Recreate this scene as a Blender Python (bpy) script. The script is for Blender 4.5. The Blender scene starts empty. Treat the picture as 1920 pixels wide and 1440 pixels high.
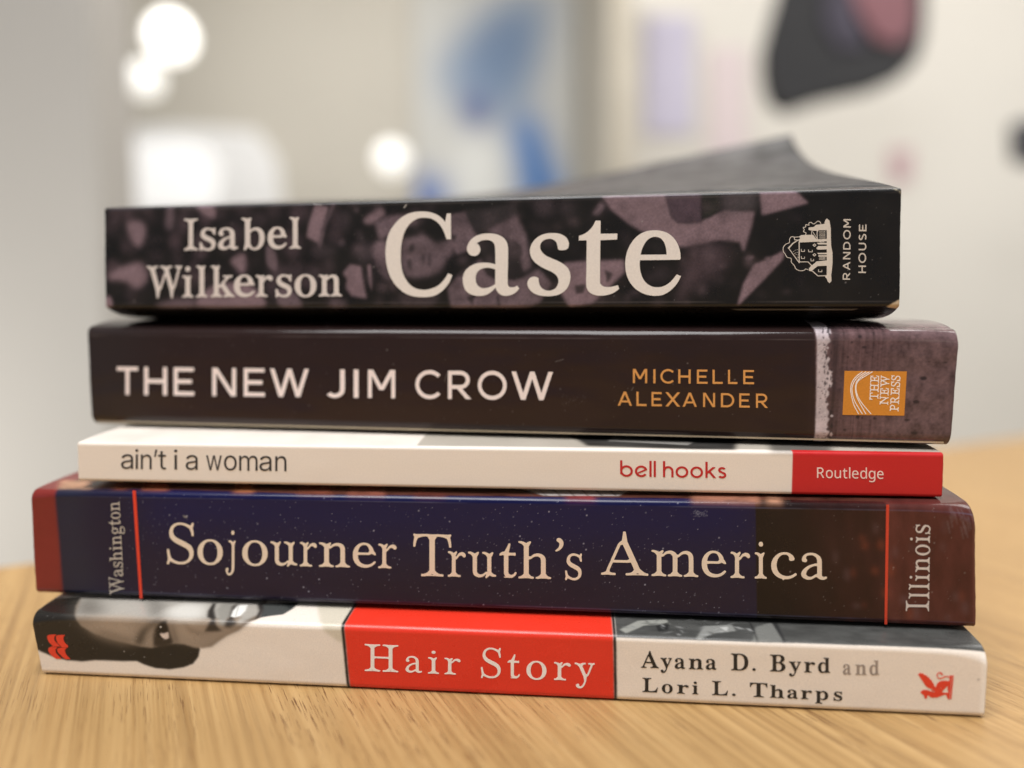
import bpy, math, random
import numpy as np
from mathutils import Vector, Matrix

random.seed(7)
RNG = np.random.default_rng(11)
scene = bpy.context.scene
COL = scene.collection
R = math.radians

# ------------------------------------------------------------------ camera
F_PX = 1400.0                      # focal length of the photograph in its own pixels (1920 wide)
PITCH = math.atan(130 / F_PX)
CAM_Z = 0.097
cam_data = bpy.data.cameras.new('camera')
cam_data.sensor_width = 36.0
cam_data.lens = F_PX / 1920 * 36.0
cam_data.clip_start = 0.01
cam_data.clip_end = 100
cam_data.dof.use_dof = True
cam_data.dof.focus_distance = 0.192
cam_data.dof.aperture_fstop = 2.85
cam = bpy.data.objects.new('camera', cam_data)
COL.objects.link(cam)
cam.location = (0, 0, CAM_Z)
cam.rotation_euler = (math.pi / 2 - PITCH, 0, 0)
scene.camera = cam

# ------------------------------------------------------------------ world and lamps
world = bpy.data.worlds.new('World')
scene.world = world
world.use_nodes = True
world.node_tree.nodes['Background'].inputs[0].default_value = (0.96, 0.98, 1.0, 1)
world.node_tree.nodes['Background'].inputs[1].default_value = 0.24


def area(name, loc, target, sx, sy, power, colour):
    d = bpy.data.lights.new(name, 'AREA')
    d.shape = 'RECTANGLE'
    d.size, d.size_y, d.energy, d.color = sx, sy, power, colour
    o = bpy.data.objects.new(name, d)
    COL.objects.link(o)
    o.location = loc
    o.rotation_euler = (Vector(target) - Vector(loc)).to_track_quat('-Z', 'Y').to_euler()
    return o


area('ceiling_light_over_table', (-0.2, -0.14, 1.25), (0.0, 0.2, 0.0), 0.8, 0.8, 25, (1.0, 0.99, 0.985))
area('ceiling_light_behind_books', (0.3, 1.1, 1.55), (0.2, 0.5, 0.0), 1.2, 0.7, 16, (1.0, 0.985, 0.97))
area('room_light_right', (1.7, 0.9, 1.5), (1.1, 2.6, 0.1), 1.2, 1.2, 29, (1.0, 0.975, 0.94))
area('room_light_left', (-0.8, 2.3, 1.8), (-0.4, 4.0, 0.3), 1.6, 0.8, 40, (1.0, 0.98, 0.95))
area('low_light_by_partition', (-1.25, 0.62, -0.25), (-0.85, 1.2, -0.12), 0.5, 0.4, 6.5, (1.0, 0.97, 0.91))

scene.view_settings.view_transform = 'Standard'
scene.view_settings.look = 'None'
scene.view_settings.exposure = 0
scene.view_settings.gamma = 1
scene.view_settings.use_curve_mapping = False
scene.cycles.max_bounces = 8

# ------------------------------------------------------------------ helpers


def lin(r, g, b):
    f = lambda c: c / 12.92 if c <= 0.04045 else ((c + 0.055) / 1.055) ** 2.4
    return (f(r / 255), f(g / 255), f(b / 255))


def ray(px, py):
    """direction (world) through a point measured on the photograph"""
    cx, cz = (px - 960) / F_PX, -(py - 720) / F_PX
    return np.array([cx, math.cos(PITCH) + math.sin(PITCH) * cz, -math.sin(PITCH) + math.cos(PITCH) * cz])


def at(px, py, y):
    d = ray(px, py)
    return np.array([0, 0, CAM_Z]) + d * (y / d[1])


def describe(o, label=None, cat=None, group=None, kind=None):
    if label: o['label'] = label
    if cat: o['category'] = cat
    if group: o['group'] = group
    if kind: o['kind'] = kind
    return o


def empty(name, loc=(0, 0, 0), rz=0.0):
    o = bpy.data.objects.new(name, None)
    COL.objects.link(o)
    o.location = loc
    o.rotation_euler = (0, 0, rz)
    o.empty_display_size = 0.02
    return o


def link(name, me, mat, parent=None, smooth=False):
    o = bpy.data.objects.new(name, me)
    COL.objects.link(o)
    if mat: me.materials.append(mat)
    if parent: o.parent = parent
    if smooth: me.polygons.foreach_set('use_smooth', [True] * len(me.polygons))
    return o


def mesh(name, verts, faces):
    me = bpy.data.meshes.new(name)
    me.from_pydata([tuple(map(float, v)) for v in verts], [], faces)
    me.update()
    return me


def box(name, lo, hi, mat, parent=None, bevel=0.0):
    (a, b, c), (d, e, f) = lo, hi
    v = [(a, b, c), (d, b, c), (d, e, c), (a, e, c), (a, b, f), (d, b, f), (d, e, f), (a, e, f)]
    q = [(0, 3, 2, 1), (4, 5, 6, 7), (0, 1, 5, 4), (1, 2, 6, 5), (2, 3, 7, 6), (3, 0, 4, 7)]
    o = link(name, mesh(name, v, q), mat, parent)
    if bevel:
        m = o.modifiers.new('bevel', 'BEVEL')
        m.width, m.segments = bevel, 3
    return o


def slab(name, pts, y, depth, mat, parent=None, bevel=0.0):
    """outline measured on the photograph, standing upright at distance y, with real thickness"""
    P = [at(px, py, y) for px, py in pts]
    n = len(P)
    v = [(p[0], y, p[2]) for p in P] + [(p[0], y + depth, p[2]) for p in P]
    f = [tuple(range(n)), tuple(range(2 * n - 1, n - 1, -1))] + [(i, i + n, (i + 1) % n + n, (i + 1) % n) for i in range(n)]
    o = link(name, mesh(name, v, f), mat, parent)
    import bmesh
    bm = bmesh.new(); bm.from_mesh(o.data); bmesh.ops.recalc_face_normals(bm, faces=bm.faces); bm.to_mesh(o.data); bm.free()
    if bevel:
        m = o.modifiers.new('bevel', 'BEVEL')
        m.width, m.segments = bevel, 3
    return o


def grid_mesh(name, X, Y, Z, colours=None):
    """regular grid of points as one mesh; colours go to the point attribute print_ink"""
    ns, nu = X.shape
    me = bpy.data.meshes.new(name)
    co = np.stack([X, Y, Z], -1).reshape(-1, 3).astype(np.float32)
    me.vertices.add(ns * nu)
    me.vertices.foreach_set('co', co.ravel())
    i = np.arange((ns - 1) * nu).reshape(ns - 1, nu)[:, :-1]
    q = np.stack([i, i + 1, i + nu + 1, i + nu], -1).reshape(-1, 4).astype(np.int32)
    me.loops.add(q.size)
    me.loops.foreach_set('vertex_index', q.ravel())
    me.polygons.add(len(q))
    me.polygons.foreach_set('loop_start', np.arange(0, q.size, 4, dtype=np.int32))
    me.polygons.foreach_set('use_smooth', np.ones(len(q), bool))
    me.update(calc_edges=True)
    if colours is not None:
        a = me.attributes.new('print_ink', 'FLOAT_COLOR', 'POINT')
        c = np.ones((ns * nu, 4), np.float32)
        c[:, :3] = colours.reshape(-1, 3)
        a.data.foreach_set('color', c.ravel())
    return me


# ------------------------------------------------------------------ materials


class Nodes:
    def __init__(self, name):
        self.m = bpy.data.materials.new(name)
        self.m.use_nodes = True
        self.t = self.m.node_tree
        self.b = self.t.nodes['Principled BSDF']

    def n(self, kind, **k):
        x = self.t.nodes.new(kind)
        for a, v in k.items():
            if a.startswith('i_'):
                x.inputs[a[2:].replace('_', ' ')].default_value = v
            else:
                setattr(x, a, v)
        return x

    def l(self, a, b): self.t.links.new(a, b)

    def noise(self, vec, scale, detail=4.0, rough=0.55):
        x = self.n('ShaderNodeTexNoise')
        x.inputs['Scale'].default_value = scale
        x.inputs['Detail'].default_value = detail
        x.inputs['Roughness'].default_value = rough
        if vec is not None: self.l(vec, x.inputs['Vector'])
        return x.outputs['Fac']

    def obj(self, scale=(1, 1, 1)):
        c = self.n('ShaderNodeTexCoord')
        m = self.n('ShaderNodeMapping')
        m.inputs['Scale'].default_value = scale
        self.l(c.outputs['Object'], m.inputs['Vector'])
        return m.outputs['Vector']

    def ramp(self, fac, stops):
        r = self.n('ShaderNodeValToRGB')
        el = r.color_ramp.elements
        while len(el) < len(stops): el.new(0.5)
        for e, (p, c) in zip(el, stops):
            e.position = p
            e.color = (*c, 1) if len(c) == 3 else c
        self.l(fac, r.inputs['Fac'])
        return r.outputs['Color']

    def mix(self, fac, a, b, mode='MIX'):
        x = self.n('ShaderNodeMix', data_type='RGBA', blend_type=mode)
        for s, v in ((x.inputs[0], fac), (x.inputs[6], a), (x.inputs[7], b)):
            if isinstance(v, (int, float)): s.default_value = v
            elif isinstance(v, tuple): s.default_value = (*v, 1)
            else: self.l(v, s)
        return x.outputs[2]

    def rng(self, fac, a, b, c, d):
        x = self.n('ShaderNodeMapRange')
        for i, v in enumerate((a, b, c, d)): x.inputs[i + 1].default_value = v
        self.l(fac, x.inputs[0])
        return x.outputs[0]

    def bump(self, height, strength, dist):
        x = self.n('ShaderNodeBump')
        x.inputs['Strength'].default_value = strength
        x.inputs['Distance'].default_value = dist
        self.l(height, x.inputs['Height'])
        return x.outputs['Normal']


def printed(name, rough=0.25, wave=0.5, grain=0.06, coat=0.0, spec=0.4):
    """laminated paper: the ink comes from the print, the gloss and the slight ripple from noise"""
    k = Nodes(name)
    a = k.n('ShaderNodeAttribute', attribute_name='print_ink')
    v = k.obj()
    g = k.rng(k.noise(v, 2600, 2), 0.3, 0.7, 1 - grain, 1 + grain)
    k.l(k.mix(1.0, a.outputs['Color'], g, 'MULTIPLY'), k.b.inputs['Base Color'])
    k.l(k.rng(k.noise(v, 90, 5), 0.35, 0.7, rough * 0.75, rough * 1.35), k.b.inputs['Roughness'])
    b1 = k.n('ShaderNodeBump'); b1.inputs['Strength'].default_value = wave; b1.inputs['Distance'].default_value = 0.0006
    k.l(k.noise(k.obj((24, 30, 60)), 1.0, 2), b1.inputs['Height'])
    b2 = k.n('ShaderNodeBump'); b2.inputs['Strength'].default_value = 0.12; b2.inputs['Distance'].default_value = 0.0001
    k.l(k.noise(v, 1500, 3), b2.inputs['Height'])
    k.l(b1.outputs['Normal'], b2.inputs['Normal'])
    k.l(b2.outputs['Normal'], k.b.inputs['Normal'])
    k.b.inputs['Specular IOR Level'].default_value = spec
    if coat:
        k.b.inputs['Coat Weight'].default_value = coat
        k.b.inputs['Coat Roughness'].default_value = 0.08
    return k.m


def ink(name, rgb, rough=0.35, var=0.05):
    k = Nodes(name)
    v = k.obj()
    f = k.rng(k.noise(v, 1800, 3), 0.3, 0.7, 1 - var, 1 + var)
    k.l(k.mix(1.0, lin(*rgb), f, 'MULTIPLY'), k.b.inputs['Base Color'])
    k.b.inputs['Roughness'].default_value = rough
    return k.m


def plain(name, rgb, rough=0.6, var=0.06, scale=6.0, bump=0.0):
    k = Nodes(name)
    v = k.obj()
    f = k.rng(k.noise(v, scale, 4), 0.3, 0.7, 1 - var, 1 + var)
    k.l(k.mix(1.0, lin(*rgb), f, 'MULTIPLY'), k.b.inputs['Base Color'])
    k.b.inputs['Roughness'].default_value = rough
    if bump: k.l(k.bump(k.noise(v, scale * 40, 4), bump, 0.001), k.b.inputs['Normal'])
    return k.m


def glow(name, rgb, strength):
    k = Nodes(name)
    e = k.b
    e.inputs['Base Color'].default_value = (0.8, 0.8, 0.8, 1)
    e.inputs['Emission Color'].default_value = (*rgb, 1)
    e.inputs['Emission Strength'].default_value = strength
    return k.m


def page_paper():
    k = Nodes('page_edges')
    v = k.obj((2, 30, 3500))
    f = k.noise(v, 1.0, 3)
    k.l(k.ramp(f, [(0.3, lin(150, 132, 105)), (0.7, lin(226, 212, 186))]), k.b.inputs['Base Color'])
    k.b.inputs['Roughness'].default_value = 0.9
    k.l(k.bump(f, 0.4, 0.0003), k.b.inputs['Normal'])
    return k.m


def oak():
    k = Nodes('oak_veneer')
    broad = k.noise(k.obj((9, 0.5, 1)), 1.0, 3)
    lines = k.noise(k.obj((620, 5.0, 1)), 1.0, 6, 0.6)
    fine = k.noise(k.obj((1500, 12, 1)), 1.0, 3, 0.6)
    pores = k.noise(k.obj((3200, 95, 1)), 1.0, 2, 0.5)
    gate = k.noise(k.obj((60, 2.0, 1)), 1.0, 3)
    c = k.ramp(lines, [(0.30, lin(126, 93, 54)), (0.5, lin(164, 129, 81)), (0.70, lin(190, 156, 106))])
    c = k.mix(k.rng(broad, 0.35, 0.7, 0, 0.55), c, lin(158, 119, 70), 'MIX')
    c = k.mix(k.rng(fine, 0.25, 0.75, 0.0, 0.45), c, lin(194, 161, 110))
    p = k.n('ShaderNodeMath', operation='MULTIPLY')
    k.l(k.rng(pores, 0.61, 0.66, 0, 1), p.inputs[0])
    k.l(k.rng(gate, 0.40, 0.62, 0.15, 0.95), p.inputs[1])
    c = k.mix(p.outputs[0], c, lin(108, 72, 40))
    k.l(c, k.b.inputs['Base Color'])
    k.l(k.rng(lines, 0.3, 0.7, 0.42, 0.55), k.b.inputs['Roughness'])
    inv = k.n('ShaderNodeMath', operation='SUBTRACT'); inv.inputs[0].default_value = 1.0
    k.l(p.outputs[0], inv.inputs[1])
    b1 = k.n('ShaderNodeBump'); b1.inputs['Strength'].default_value = 0.5; b1.inputs['Distance'].default_value = 0.0002
    k.l(inv.outputs[0], b1.inputs['Height'])
    b2 = k.n('ShaderNodeBump'); b2.inputs['Strength'].default_value = 0.3; b2.inputs['Distance'].default_value = 0.0002
    k.l(lines, b2.inputs['Height']); k.l(b1.outputs['Normal'], b2.inputs['Normal'])
    k.l(b2.outputs['Normal'], k.b.inputs['Normal'])
    return k.m


# ------------------------------------------------------------------ letter outlines (thousandths of an em) and printed marks (tenths of a photo pixel)
GLYPHS = {
 'gar': {
  'S': '73 -21 -5 2 -5 3 -3 10 6 36 13 40 -12 86 -7 67 2 9 6 6 7 2 14 -1 6 -4 3 -5 3 -22 9 -45 10 -36 15 -40 30 -23 22 -13 24 -12 24 -9 45 -7 24 0 21 3 17 4 16 5 17 8 15 11 16 14 13 19 13 28 5 36 -1 24 -11 33 -12 22 -19 19 -19 14 -31 17 -95 46 -55 31 -42 32 -15 17 -10 14 -12 20 -9 24 -7 25 -1 22 4 50 11 33 12 24 12 17 14 14 32 24 28 12 33 10 62 0 45 -7 31 -10 57 -24 12 -3 5 2 5 6 7 14 4 14 5 6 5 3 10 1 7 -1 5 -2 3 -5 2 -4 -2 -20 -6 -23 -10 -29 10 -52 8 -65 -1 -16 -2 -5 -5 -4 -16 -1 -5 3 -4 4 -14 58 -13 36 -12 26 -38 26 -24 13 -29 13 -19 6 -28 4 -26 0 -31 -5 -34 -16 -20 -18 -13 -19 -10 -24 -4 -38 4 -26 8 -21 14 -22 19 -19 26 -19 26 -14 117 -56 36 -20 39 -29 23 -24 14 -24 12 -30 7 -31 1 -22 -2 -33 -4 -19 -8 -26 -14 -27 -20 -26 -20 -18 -19 -14 -31 -17 -35 -12 -41 -5 -55 0 -21 2 -43 13 -74 31 -5 -1 -9 -12 -12 -34 -7 -4',
  'o': '215 -16 -19 5 -21 8 -31 19 -12 10 -19 20 -25 36 -17 41 -8 35 -2 29 2 57 8 38 16 38 21 33 29 29 17 13 21 13 21 7 27 6 42 -1 17 -3 17 -5 35 -18 34 -31 23 -31 11 -19 10 -24 10 -43 3 -33 -2 -50 -8 -38 -14 -36 -13 -24 -30 -35 -33 -26 -21 -11 -15 -4 -21 -5|228 20 21 -1 24 5 21 11 17 16 10 17 16 38 7 31 4 31 1 38 -3 48 -8 35 -6 22 -16 33 -13 17 -18 15 -15 7 -12 3 -28 0 -12 -2 -22 -11 -16 -15 -15 -22 -10 -23 -14 -50 -3 -26 -1 -45 3 -43 7 -36 11 -31 15 -26 19 -20 16 -10',
  'j': '23 -185 -19 6 -12 6 -17 12 -15 17 -9 14 -8 22 -1 19 4 14 12 11 24 7 14 0 12 -4 10 -9 4 -12 -3 -14 -14 -17 2 -12 6 -14 6 -5 13 -5 29 0 24 10 9 9 10 14 7 15 8 21 3 19 2 29 0 357 -4 7 -12 17 -21 20 -24 9 -26 4 -5 3 -5 7 1 12 4 4 7 3 36 0 14 -2 26 -7 46 -19 7 2 43 24 7 2 9 -1 5 -4 2 -5 0 -12 -32 -57 -2 -7 0 -340 -4 -50 -5 -22 -8 -19 -15 -22 -12 -14 -31 -24 -24 -12 -26 -7|151 506 -21 4 -13 8 -5 7 -4 9 1 17 8 14 15 11 19 3 22 -2 12 -7 10 -12 4 -12 -1 -14 -6 -12 -10 -8 -14 -5',
  'u': '339 -13 -4 1 -5 4 -3 12 2 9 13 29 0 4 -3 2 -9 -1 -26 -24 -22 -12 -36 -11 -23 -3 -24 1 -38 11 -22 11 -14 11 -7 8 -8 12 -7 19 -5 34 -1 221 -10 18 -24 24 -12 7 -31 9 -5 4 -2 5 0 7 1 5 4 4 7 3 26 0 19 -3 22 -7 43 -19 4 1 48 27 12 1 7 -5 3 -7 -2 -12 -33 -60 0 -223 3 -24 10 -15 12 -9 14 -7 10 -3 14 -2 28 4 20 6 19 11 21 19 19 7 14 -1 3 1 1 3 -1 231 -6 12 -8 9 -13 15 -9 7 -21 9 -29 8 -4 4 -1 5 0 7 2 5 5 4 8 1 30 0 15 -2 24 -7 42 -19 8 2 45 25 12 1 7 -5 3 -7 -2 -12 -33 -60 0 -235 1 -5 5 -6 21 -21 17 -9 19 -6 12 -2 4 -2 7 -9 1 -9 -3 -5 -7 -5 -38 -1 -29 5 -40 13 -14 -9 -38 -30 -8 -4',
  'r': '35 -4 -8 3 -4 5 -1 9 3 7 5 4 24 6 19 9 20 19 13 19 1 191 2 21 -4 41 -12 19 -13 15 -12 8 -17 6 -16 2 -5 2 -4 5 -1 7 1 5 4 6 5 4 7 2 28 -1 36 -9 26 -13 12 -4 45 25 7 2 10 -1 6 -6 1 -12 -2 -7 -28 -48 -1 -5 7 -2 12 1 7 4 17 21 14 14 12 9 24 11 20 6 16 3 28 -2 24 -8 14 -9 13 -17 5 -14 -1 -10 -3 -7 -5 -7 -6 -5 -12 -5 -14 1 -15 6 -19 15 -16 7 -17 1 -17 -3 -20 -12 -23 -27 -20 -16 -20 -12 -3 -5 0 -190 9 -15 13 -14 19 -14 19 -7 36 -5 5 -2 3 -5 2 -5 -1 -7 -2 -5 -5 -4 -5 -1 -42 0 -58 6 -54 1 -31 -3 -27 -4',
  'n': '35 -4 -8 3 -4 5 -1 9 3 7 5 4 24 6 19 9 20 19 12 17 2 5 0 245 -1 5 -10 14 -19 20 -16 10 -12 5 -19 4 -5 4 -2 5 -1 7 1 5 4 4 8 3 26 0 19 -3 24 -7 38 -18 4 0 48 26 14 2 8 -5 2 -5 0 -7 -1 -7 -16 -29 1 -2 4 -1 9 2 20 19 26 16 28 10 31 5 24 -1 31 -8 19 -9 27 -21 16 -26 4 -12 3 -22 2 -228 16 -24 18 -17 21 -10 19 -5 5 -4 2 -5 1 -7 -1 -4 -4 -5 -8 -3 -26 0 -50 6 -52 1 -29 -2 -28 -5 -24 0 -10 1 -5 4 -2 10 3 9 4 4 15 2 16 7 13 9 20 21 10 14 1 8 0 197 -4 36 -6 14 -12 14 -17 9 -21 5 -29 -4 -17 -6 -16 -10 -19 -17 -17 -9 -26 -7 -2 -2 -2 -4 1 -224 10 -16 21 -22 20 -10 24 -6 3 -5 1 -5 -2 -12 -5 -4 -7 -1 -26 0 -31 5 -31 2 -43 -1 -53 -6',
  'e': '235 -1 -39 5 -28 10 -29 16 -24 21 -22 29 -16 33 -8 22 -4 16 -4 38 2 60 4 24 5 16 10 24 17 32 21 26 29 25 13 8 25 10 28 7 34 -1 24 -5 31 -13 22 -17 17 -20 18 -26 9 -19 9 -35 14 -20 15 -26 4 -14 -1 -6 -5 -4 -7 -2 -7 0 -41 20 -5 1 -21 -11 -21 -7 -129 0 -24 -5 -13 0 -1 -3 0 -9 6 -45 6 -19 12 -27 7 -12 14 -16 17 -12 16 -9 36 -9 31 0 12 1 26 8 26 14 41 38 9 0 15 -12 0 -10 -15 -19 -21 -23 -29 -21 -19 -10 -33 -12 -33 -5|165 254 120 -1 9 3 5 3 7 9 6 12 -3 28 -13 35 -7 13 -10 12 -9 7 -19 8 -31 1 -19 -7 -23 -16 -10 -14 -14 -27 -6 -16 -9 -41 0 -5 3 -2',
  'T': '146 -4 -7 3 -4 7 0 14 4 7 7 3 36 4 33 10 15 9 12 10 20 22 7 11 0 491 -25 45 -7 7 -7 3 -29 1 -33 -4 -31 -7 -38 -14 -12 -6 -4 -4 -17 -38 -6 -19 -7 -28 -6 -43 -3 -5 -7 -4 -10 -1 -7 1 -5 4 -2 7 1 43 7 55 9 47 -16 34 -1 9 2 7 5 4 7 2 22 -5 21 -2 129 5 38 0 50 -5 57 0 45 5 165 -5 26 2 19 4 12 -2 4 -7 0 -12 -17 -34 10 -47 6 -55 2 -45 -3 -7 -5 -4 -16 -1 -5 2 -4 5 -3 10 -2 21 -9 43 -15 44 -11 18 -18 9 -36 12 -31 7 -23 3 -41 0 -7 -3 -7 -7 -25 -45 0 -491 2 -4 23 -28 26 -20 33 -10 41 -4 7 -2 4 -5 1 -5 0 -10 -2 -7 -5 -4 -8 -1 -35 0 -91 7 -90 -1 -81 -6|301 18 24 0 8 2 1 3 -11 6 -12 4 -22 -10 1 -3',
  'h': '35 -4 -8 3 -4 5 -1 9 3 7 5 4 24 6 19 9 20 19 12 17 2 5 0 433 -2 10 -25 29 -19 12 -34 11 -4 7 0 10 2 5 7 4 33 0 39 -10 38 -17 4 -1 48 27 14 1 5 -2 4 -5 0 -14 -33 -62 -1 -150 2 -9 14 -4 12 0 6 3 24 22 24 14 39 12 19 2 21 -2 31 -8 19 -9 27 -21 16 -26 4 -12 3 -22 2 -228 16 -24 18 -17 19 -10 24 -6 4 -8 0 -9 -4 -7 -10 -3 -26 0 -31 5 -36 2 -43 -1 -47 -6 -26 0 -8 1 -5 4 -2 10 3 9 4 4 15 2 16 7 13 9 20 21 10 14 1 8 0 197 -4 36 -6 14 -12 14 -17 9 -21 5 -31 -5 -15 -5 -20 -13 -15 -14 -17 -9 -26 -7 -2 -2 -2 -4 1 -224 10 -16 21 -22 20 -10 24 -6 3 -5 1 -5 -2 -12 -5 -4 -7 -1 -26 0 -31 5 -31 2 -43 -1 -53 -6',
  'A': '-4 -4 -7 3 -4 7 0 12 4 9 7 4 15 2 21 8 19 10 5 5 15 48 42 104 12 24 6 24 90 224 11 21 10 14 16 16 25 18 16 114 0 17 2 7 3 5 7 4 14 0 7 -1 6 -6 3 -7 1 -14 20 -133 68 -160 110 -269 6 -8 28 -25 34 -27 27 -12 16 -3 7 -4 5 -9 -1 -14 -4 -5 -9 -3 -88 7 -100 -1 -84 -6 -28 0 -7 3 -4 5 -2 9 2 10 4 5 19 4 26 2 31 10 21 17 10 12 7 12 0 7 -8 23 -31 79 -4 7 -7 2 -38 -5 -212 0 -5 -6 -36 -91 -5 -16 -4 -31 2 -5 5 -3 22 -10 14 -3 36 -3 4 -2 4 -5 1 -5 0 -12 -2 -5 -5 -4 -7 -1 -31 0 -72 6 -66 -6|496 18 12 -1 17 1 10 2 0 3 -29 11 -19 -11 0 -3|171 239 9 -1 174 0 16 5 19 13 0 7 -15 36 -71 171 -6 12 -3 3 -7 0 -14 -4 -7 -4 -4 -4 -90 -227',
  'm': '35 -4 -8 3 -4 5 -1 9 3 7 7 5 24 6 14 6 7 5 16 16 12 17 2 10 0 242 -11 17 -19 20 -16 10 -12 5 -19 4 -5 4 -3 7 1 10 7 6 7 1 26 0 19 -4 24 -7 38 -17 48 26 7 2 9 -1 7 -6 1 -10 -3 -9 -16 -29 2 -4 5 -1 7 2 31 28 17 11 28 10 21 5 31 -1 24 -5 14 -7 17 -9 17 -12 11 -12 8 -14 5 -2 26 2 14 15 21 19 24 13 26 9 22 4 26 0 29 -7 19 -8 21 -16 11 -11 11 -19 8 -23 3 -24 2 -38 0 -184 8 -14 21 -22 8 -5 14 -7 24 -6 4 -5 1 -7 -3 -10 -5 -4 -7 -1 -26 0 -31 5 -36 2 -40 -1 -48 -6 -26 0 -7 1 -5 4 -3 10 3 9 5 4 21 5 22 12 21 22 10 16 1 6 0 166 -2 38 -3 26 -5 15 -11 14 -18 11 -20 4 -33 -4 -14 -6 -22 -14 -23 -22 -19 -10 -12 -4 -2 -5 0 -219 11 -17 22 -21 19 -8 21 -6 4 -5 1 -5 -2 -12 -5 -4 -10 -1 -24 0 -28 5 -29 2 -50 -1 -47 -6 -27 0 -7 3 -4 5 -1 4 1 7 2 5 5 4 28 8 13 7 22 24 8 12 2 7 0 212 -3 21 -5 15 -15 16 -15 9 -19 4 -26 -3 -17 -5 -26 -16 -15 -15 -11 -7 -28 -7 -4 -5 1 -224 14 -22 17 -16 17 -8 26 -8 4 -5 1 -5 -2 -12 -5 -4 -8 -1 -26 0 -28 5 -34 2 -43 -1 -50 -6',
  'i': '35 -4 -8 3 -4 5 -1 9 3 7 7 5 29 7 13 7 20 21 11 15 2 5 0 245 -2 7 -13 19 -14 14 -8 6 -14 6 -21 3 -5 2 -5 7 1 10 4 6 7 5 31 1 19 -4 19 -6 36 -17 4 -1 48 26 7 2 10 -1 4 -4 3 -5 -1 -12 -33 -62 0 -247 5 -12 24 -26 19 -11 27 -8 4 -8 -1 -11 -4 -5 -9 -3 -26 0 -27 4 -33 3 -45 -1 -53 -6|127 506 -9 4 -6 5 -8 15 -2 9 1 10 7 14 11 10 16 4 24 -1 14 -7 10 -11 5 -14 -1 -14 -6 -12 -10 -9 -12 -4 -17 -1',
  'c': '220 -16 -5 5 -2 10 -2 2 -15 3 -28 12 -29 17 -26 23 -24 31 -16 34 -10 33 -5 50 4 42 12 43 16 34 21 30 16 18 24 20 29 17 21 7 19 5 34 1 28 -2 24 -9 17 -9 21 -17 13 -14 11 -16 10 -24 1 -12 -3 -12 -8 -10 -12 -5 -24 -4 -9 1 -8 4 -6 7 -5 9 -1 10 3 17 -6 19 -11 16 -16 11 -12 3 -31 0 -17 -4 -19 -11 -19 -17 -12 -17 -12 -24 -12 -38 -5 -36 -1 -29 3 -28 8 -36 8 -19 14 -24 12 -14 15 -14 30 -17 31 -9 23 -2 27 3 19 5 14 6 17 10 35 26 7 0 10 -7 3 -3 1 -8 -5 -12 -23 -22 -28 -19 -15 -8 -26 -10 -31 -7 -43 -2 -8 -12 -6 -2',
  'a': '158 1 -31 8 -23 11 -19 14 -12 12 -7 15 -4 21 4 24 6 14 19 29 17 18 17 15 40 28 39 18 31 10 64 18 7 0 9 -2 3 1 -1 41 -2 22 -9 20 -7 11 -12 12 -22 14 -16 6 -26 3 -17 0 -31 -5 -12 -4 -9 -6 -10 -11 -5 -14 0 -12 14 -14 5 -10 0 -9 -2 -10 -5 -7 -9 -7 -10 -3 -9 0 -29 6 -8 4 -7 7 -5 10 -1 9 1 15 4 16 11 22 19 23 24 18 22 9 31 7 21 3 17 0 35 -2 34 -8 28 -13 29 -18 13 -12 12 -14 8 -15 5 -14 4 -24 2 -33 0 -193 2 -10 11 -11 17 -8 19 3 16 6 7 -1 10 -11 1 -8 -2 -5 -9 -9 -21 -12 -19 -6 -24 -1 -28 4 -17 7 -21 12 -15 15 -24 3 -9 -4 -10 -7 -26 -16 -26 -11 -26 -5|197 44 18 0 20 5 26 14 21 15 36 14 1 14 0 100 -1 11 -3 1 -11 -3 -22 2 -21 -6 -19 -7 -27 -12 -22 -15 -20 -19 -11 -14 -10 -17 -5 -12 -6 -23 -1 -10 9 -12 14 -13 14 -8',
  's': '61 -16 -5 1 -5 4 -3 10 1 14 10 33 -7 41 -4 31 1 14 2 5 5 4 17 1 7 -5 14 -48 12 -28 43 -25 21 -8 19 -5 22 -1 24 2 19 7 9 6 14 12 8 12 7 31 -1 12 -4 14 -7 13 -10 11 -23 14 -89 40 -22 12 -23 17 -24 26 -10 22 -3 19 -1 12 5 31 7 18 10 17 14 16 16 13 27 13 21 7 26 2 24 -1 40 -8 39 -13 9 -2 3 2 10 14 9 8 9 2 7 -3 5 -7 0 -14 -8 -34 7 -38 1 -26 -1 -7 -6 -6 -7 -1 -7 1 -9 6 -5 10 -12 35 -8 14 -21 13 -22 10 -31 8 -35 -1 -22 -7 -12 -8 -7 -7 -7 -10 -4 -14 -3 -19 1 -12 5 -12 6 -9 9 -8 17 -11 17 -8 95 -44 26 -18 20 -21 9 -15 6 -18 3 -15 1 -19 -3 -28 -8 -22 -9 -17 -17 -19 -21 -16 -31 -15 -14 -3 -31 -5 -10 2 -23 2 -27 6 -47 19 -15 3 -6 -4 -13 -22 -7 -4',
  "'": '68 446 -5 1 -5 4 -2 5 1 7 32 38 9 14 7 24 4 34 -6 16 -20 17 -7 9 -5 12 1 12 4 12 9 10 11 5 15 0 9 -4 10 -7 12 -16 10 -16 6 -19 3 -22 -3 -31 -8 -28 -20 -35 -15 -15 -14 -12 -24 -13',
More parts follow.
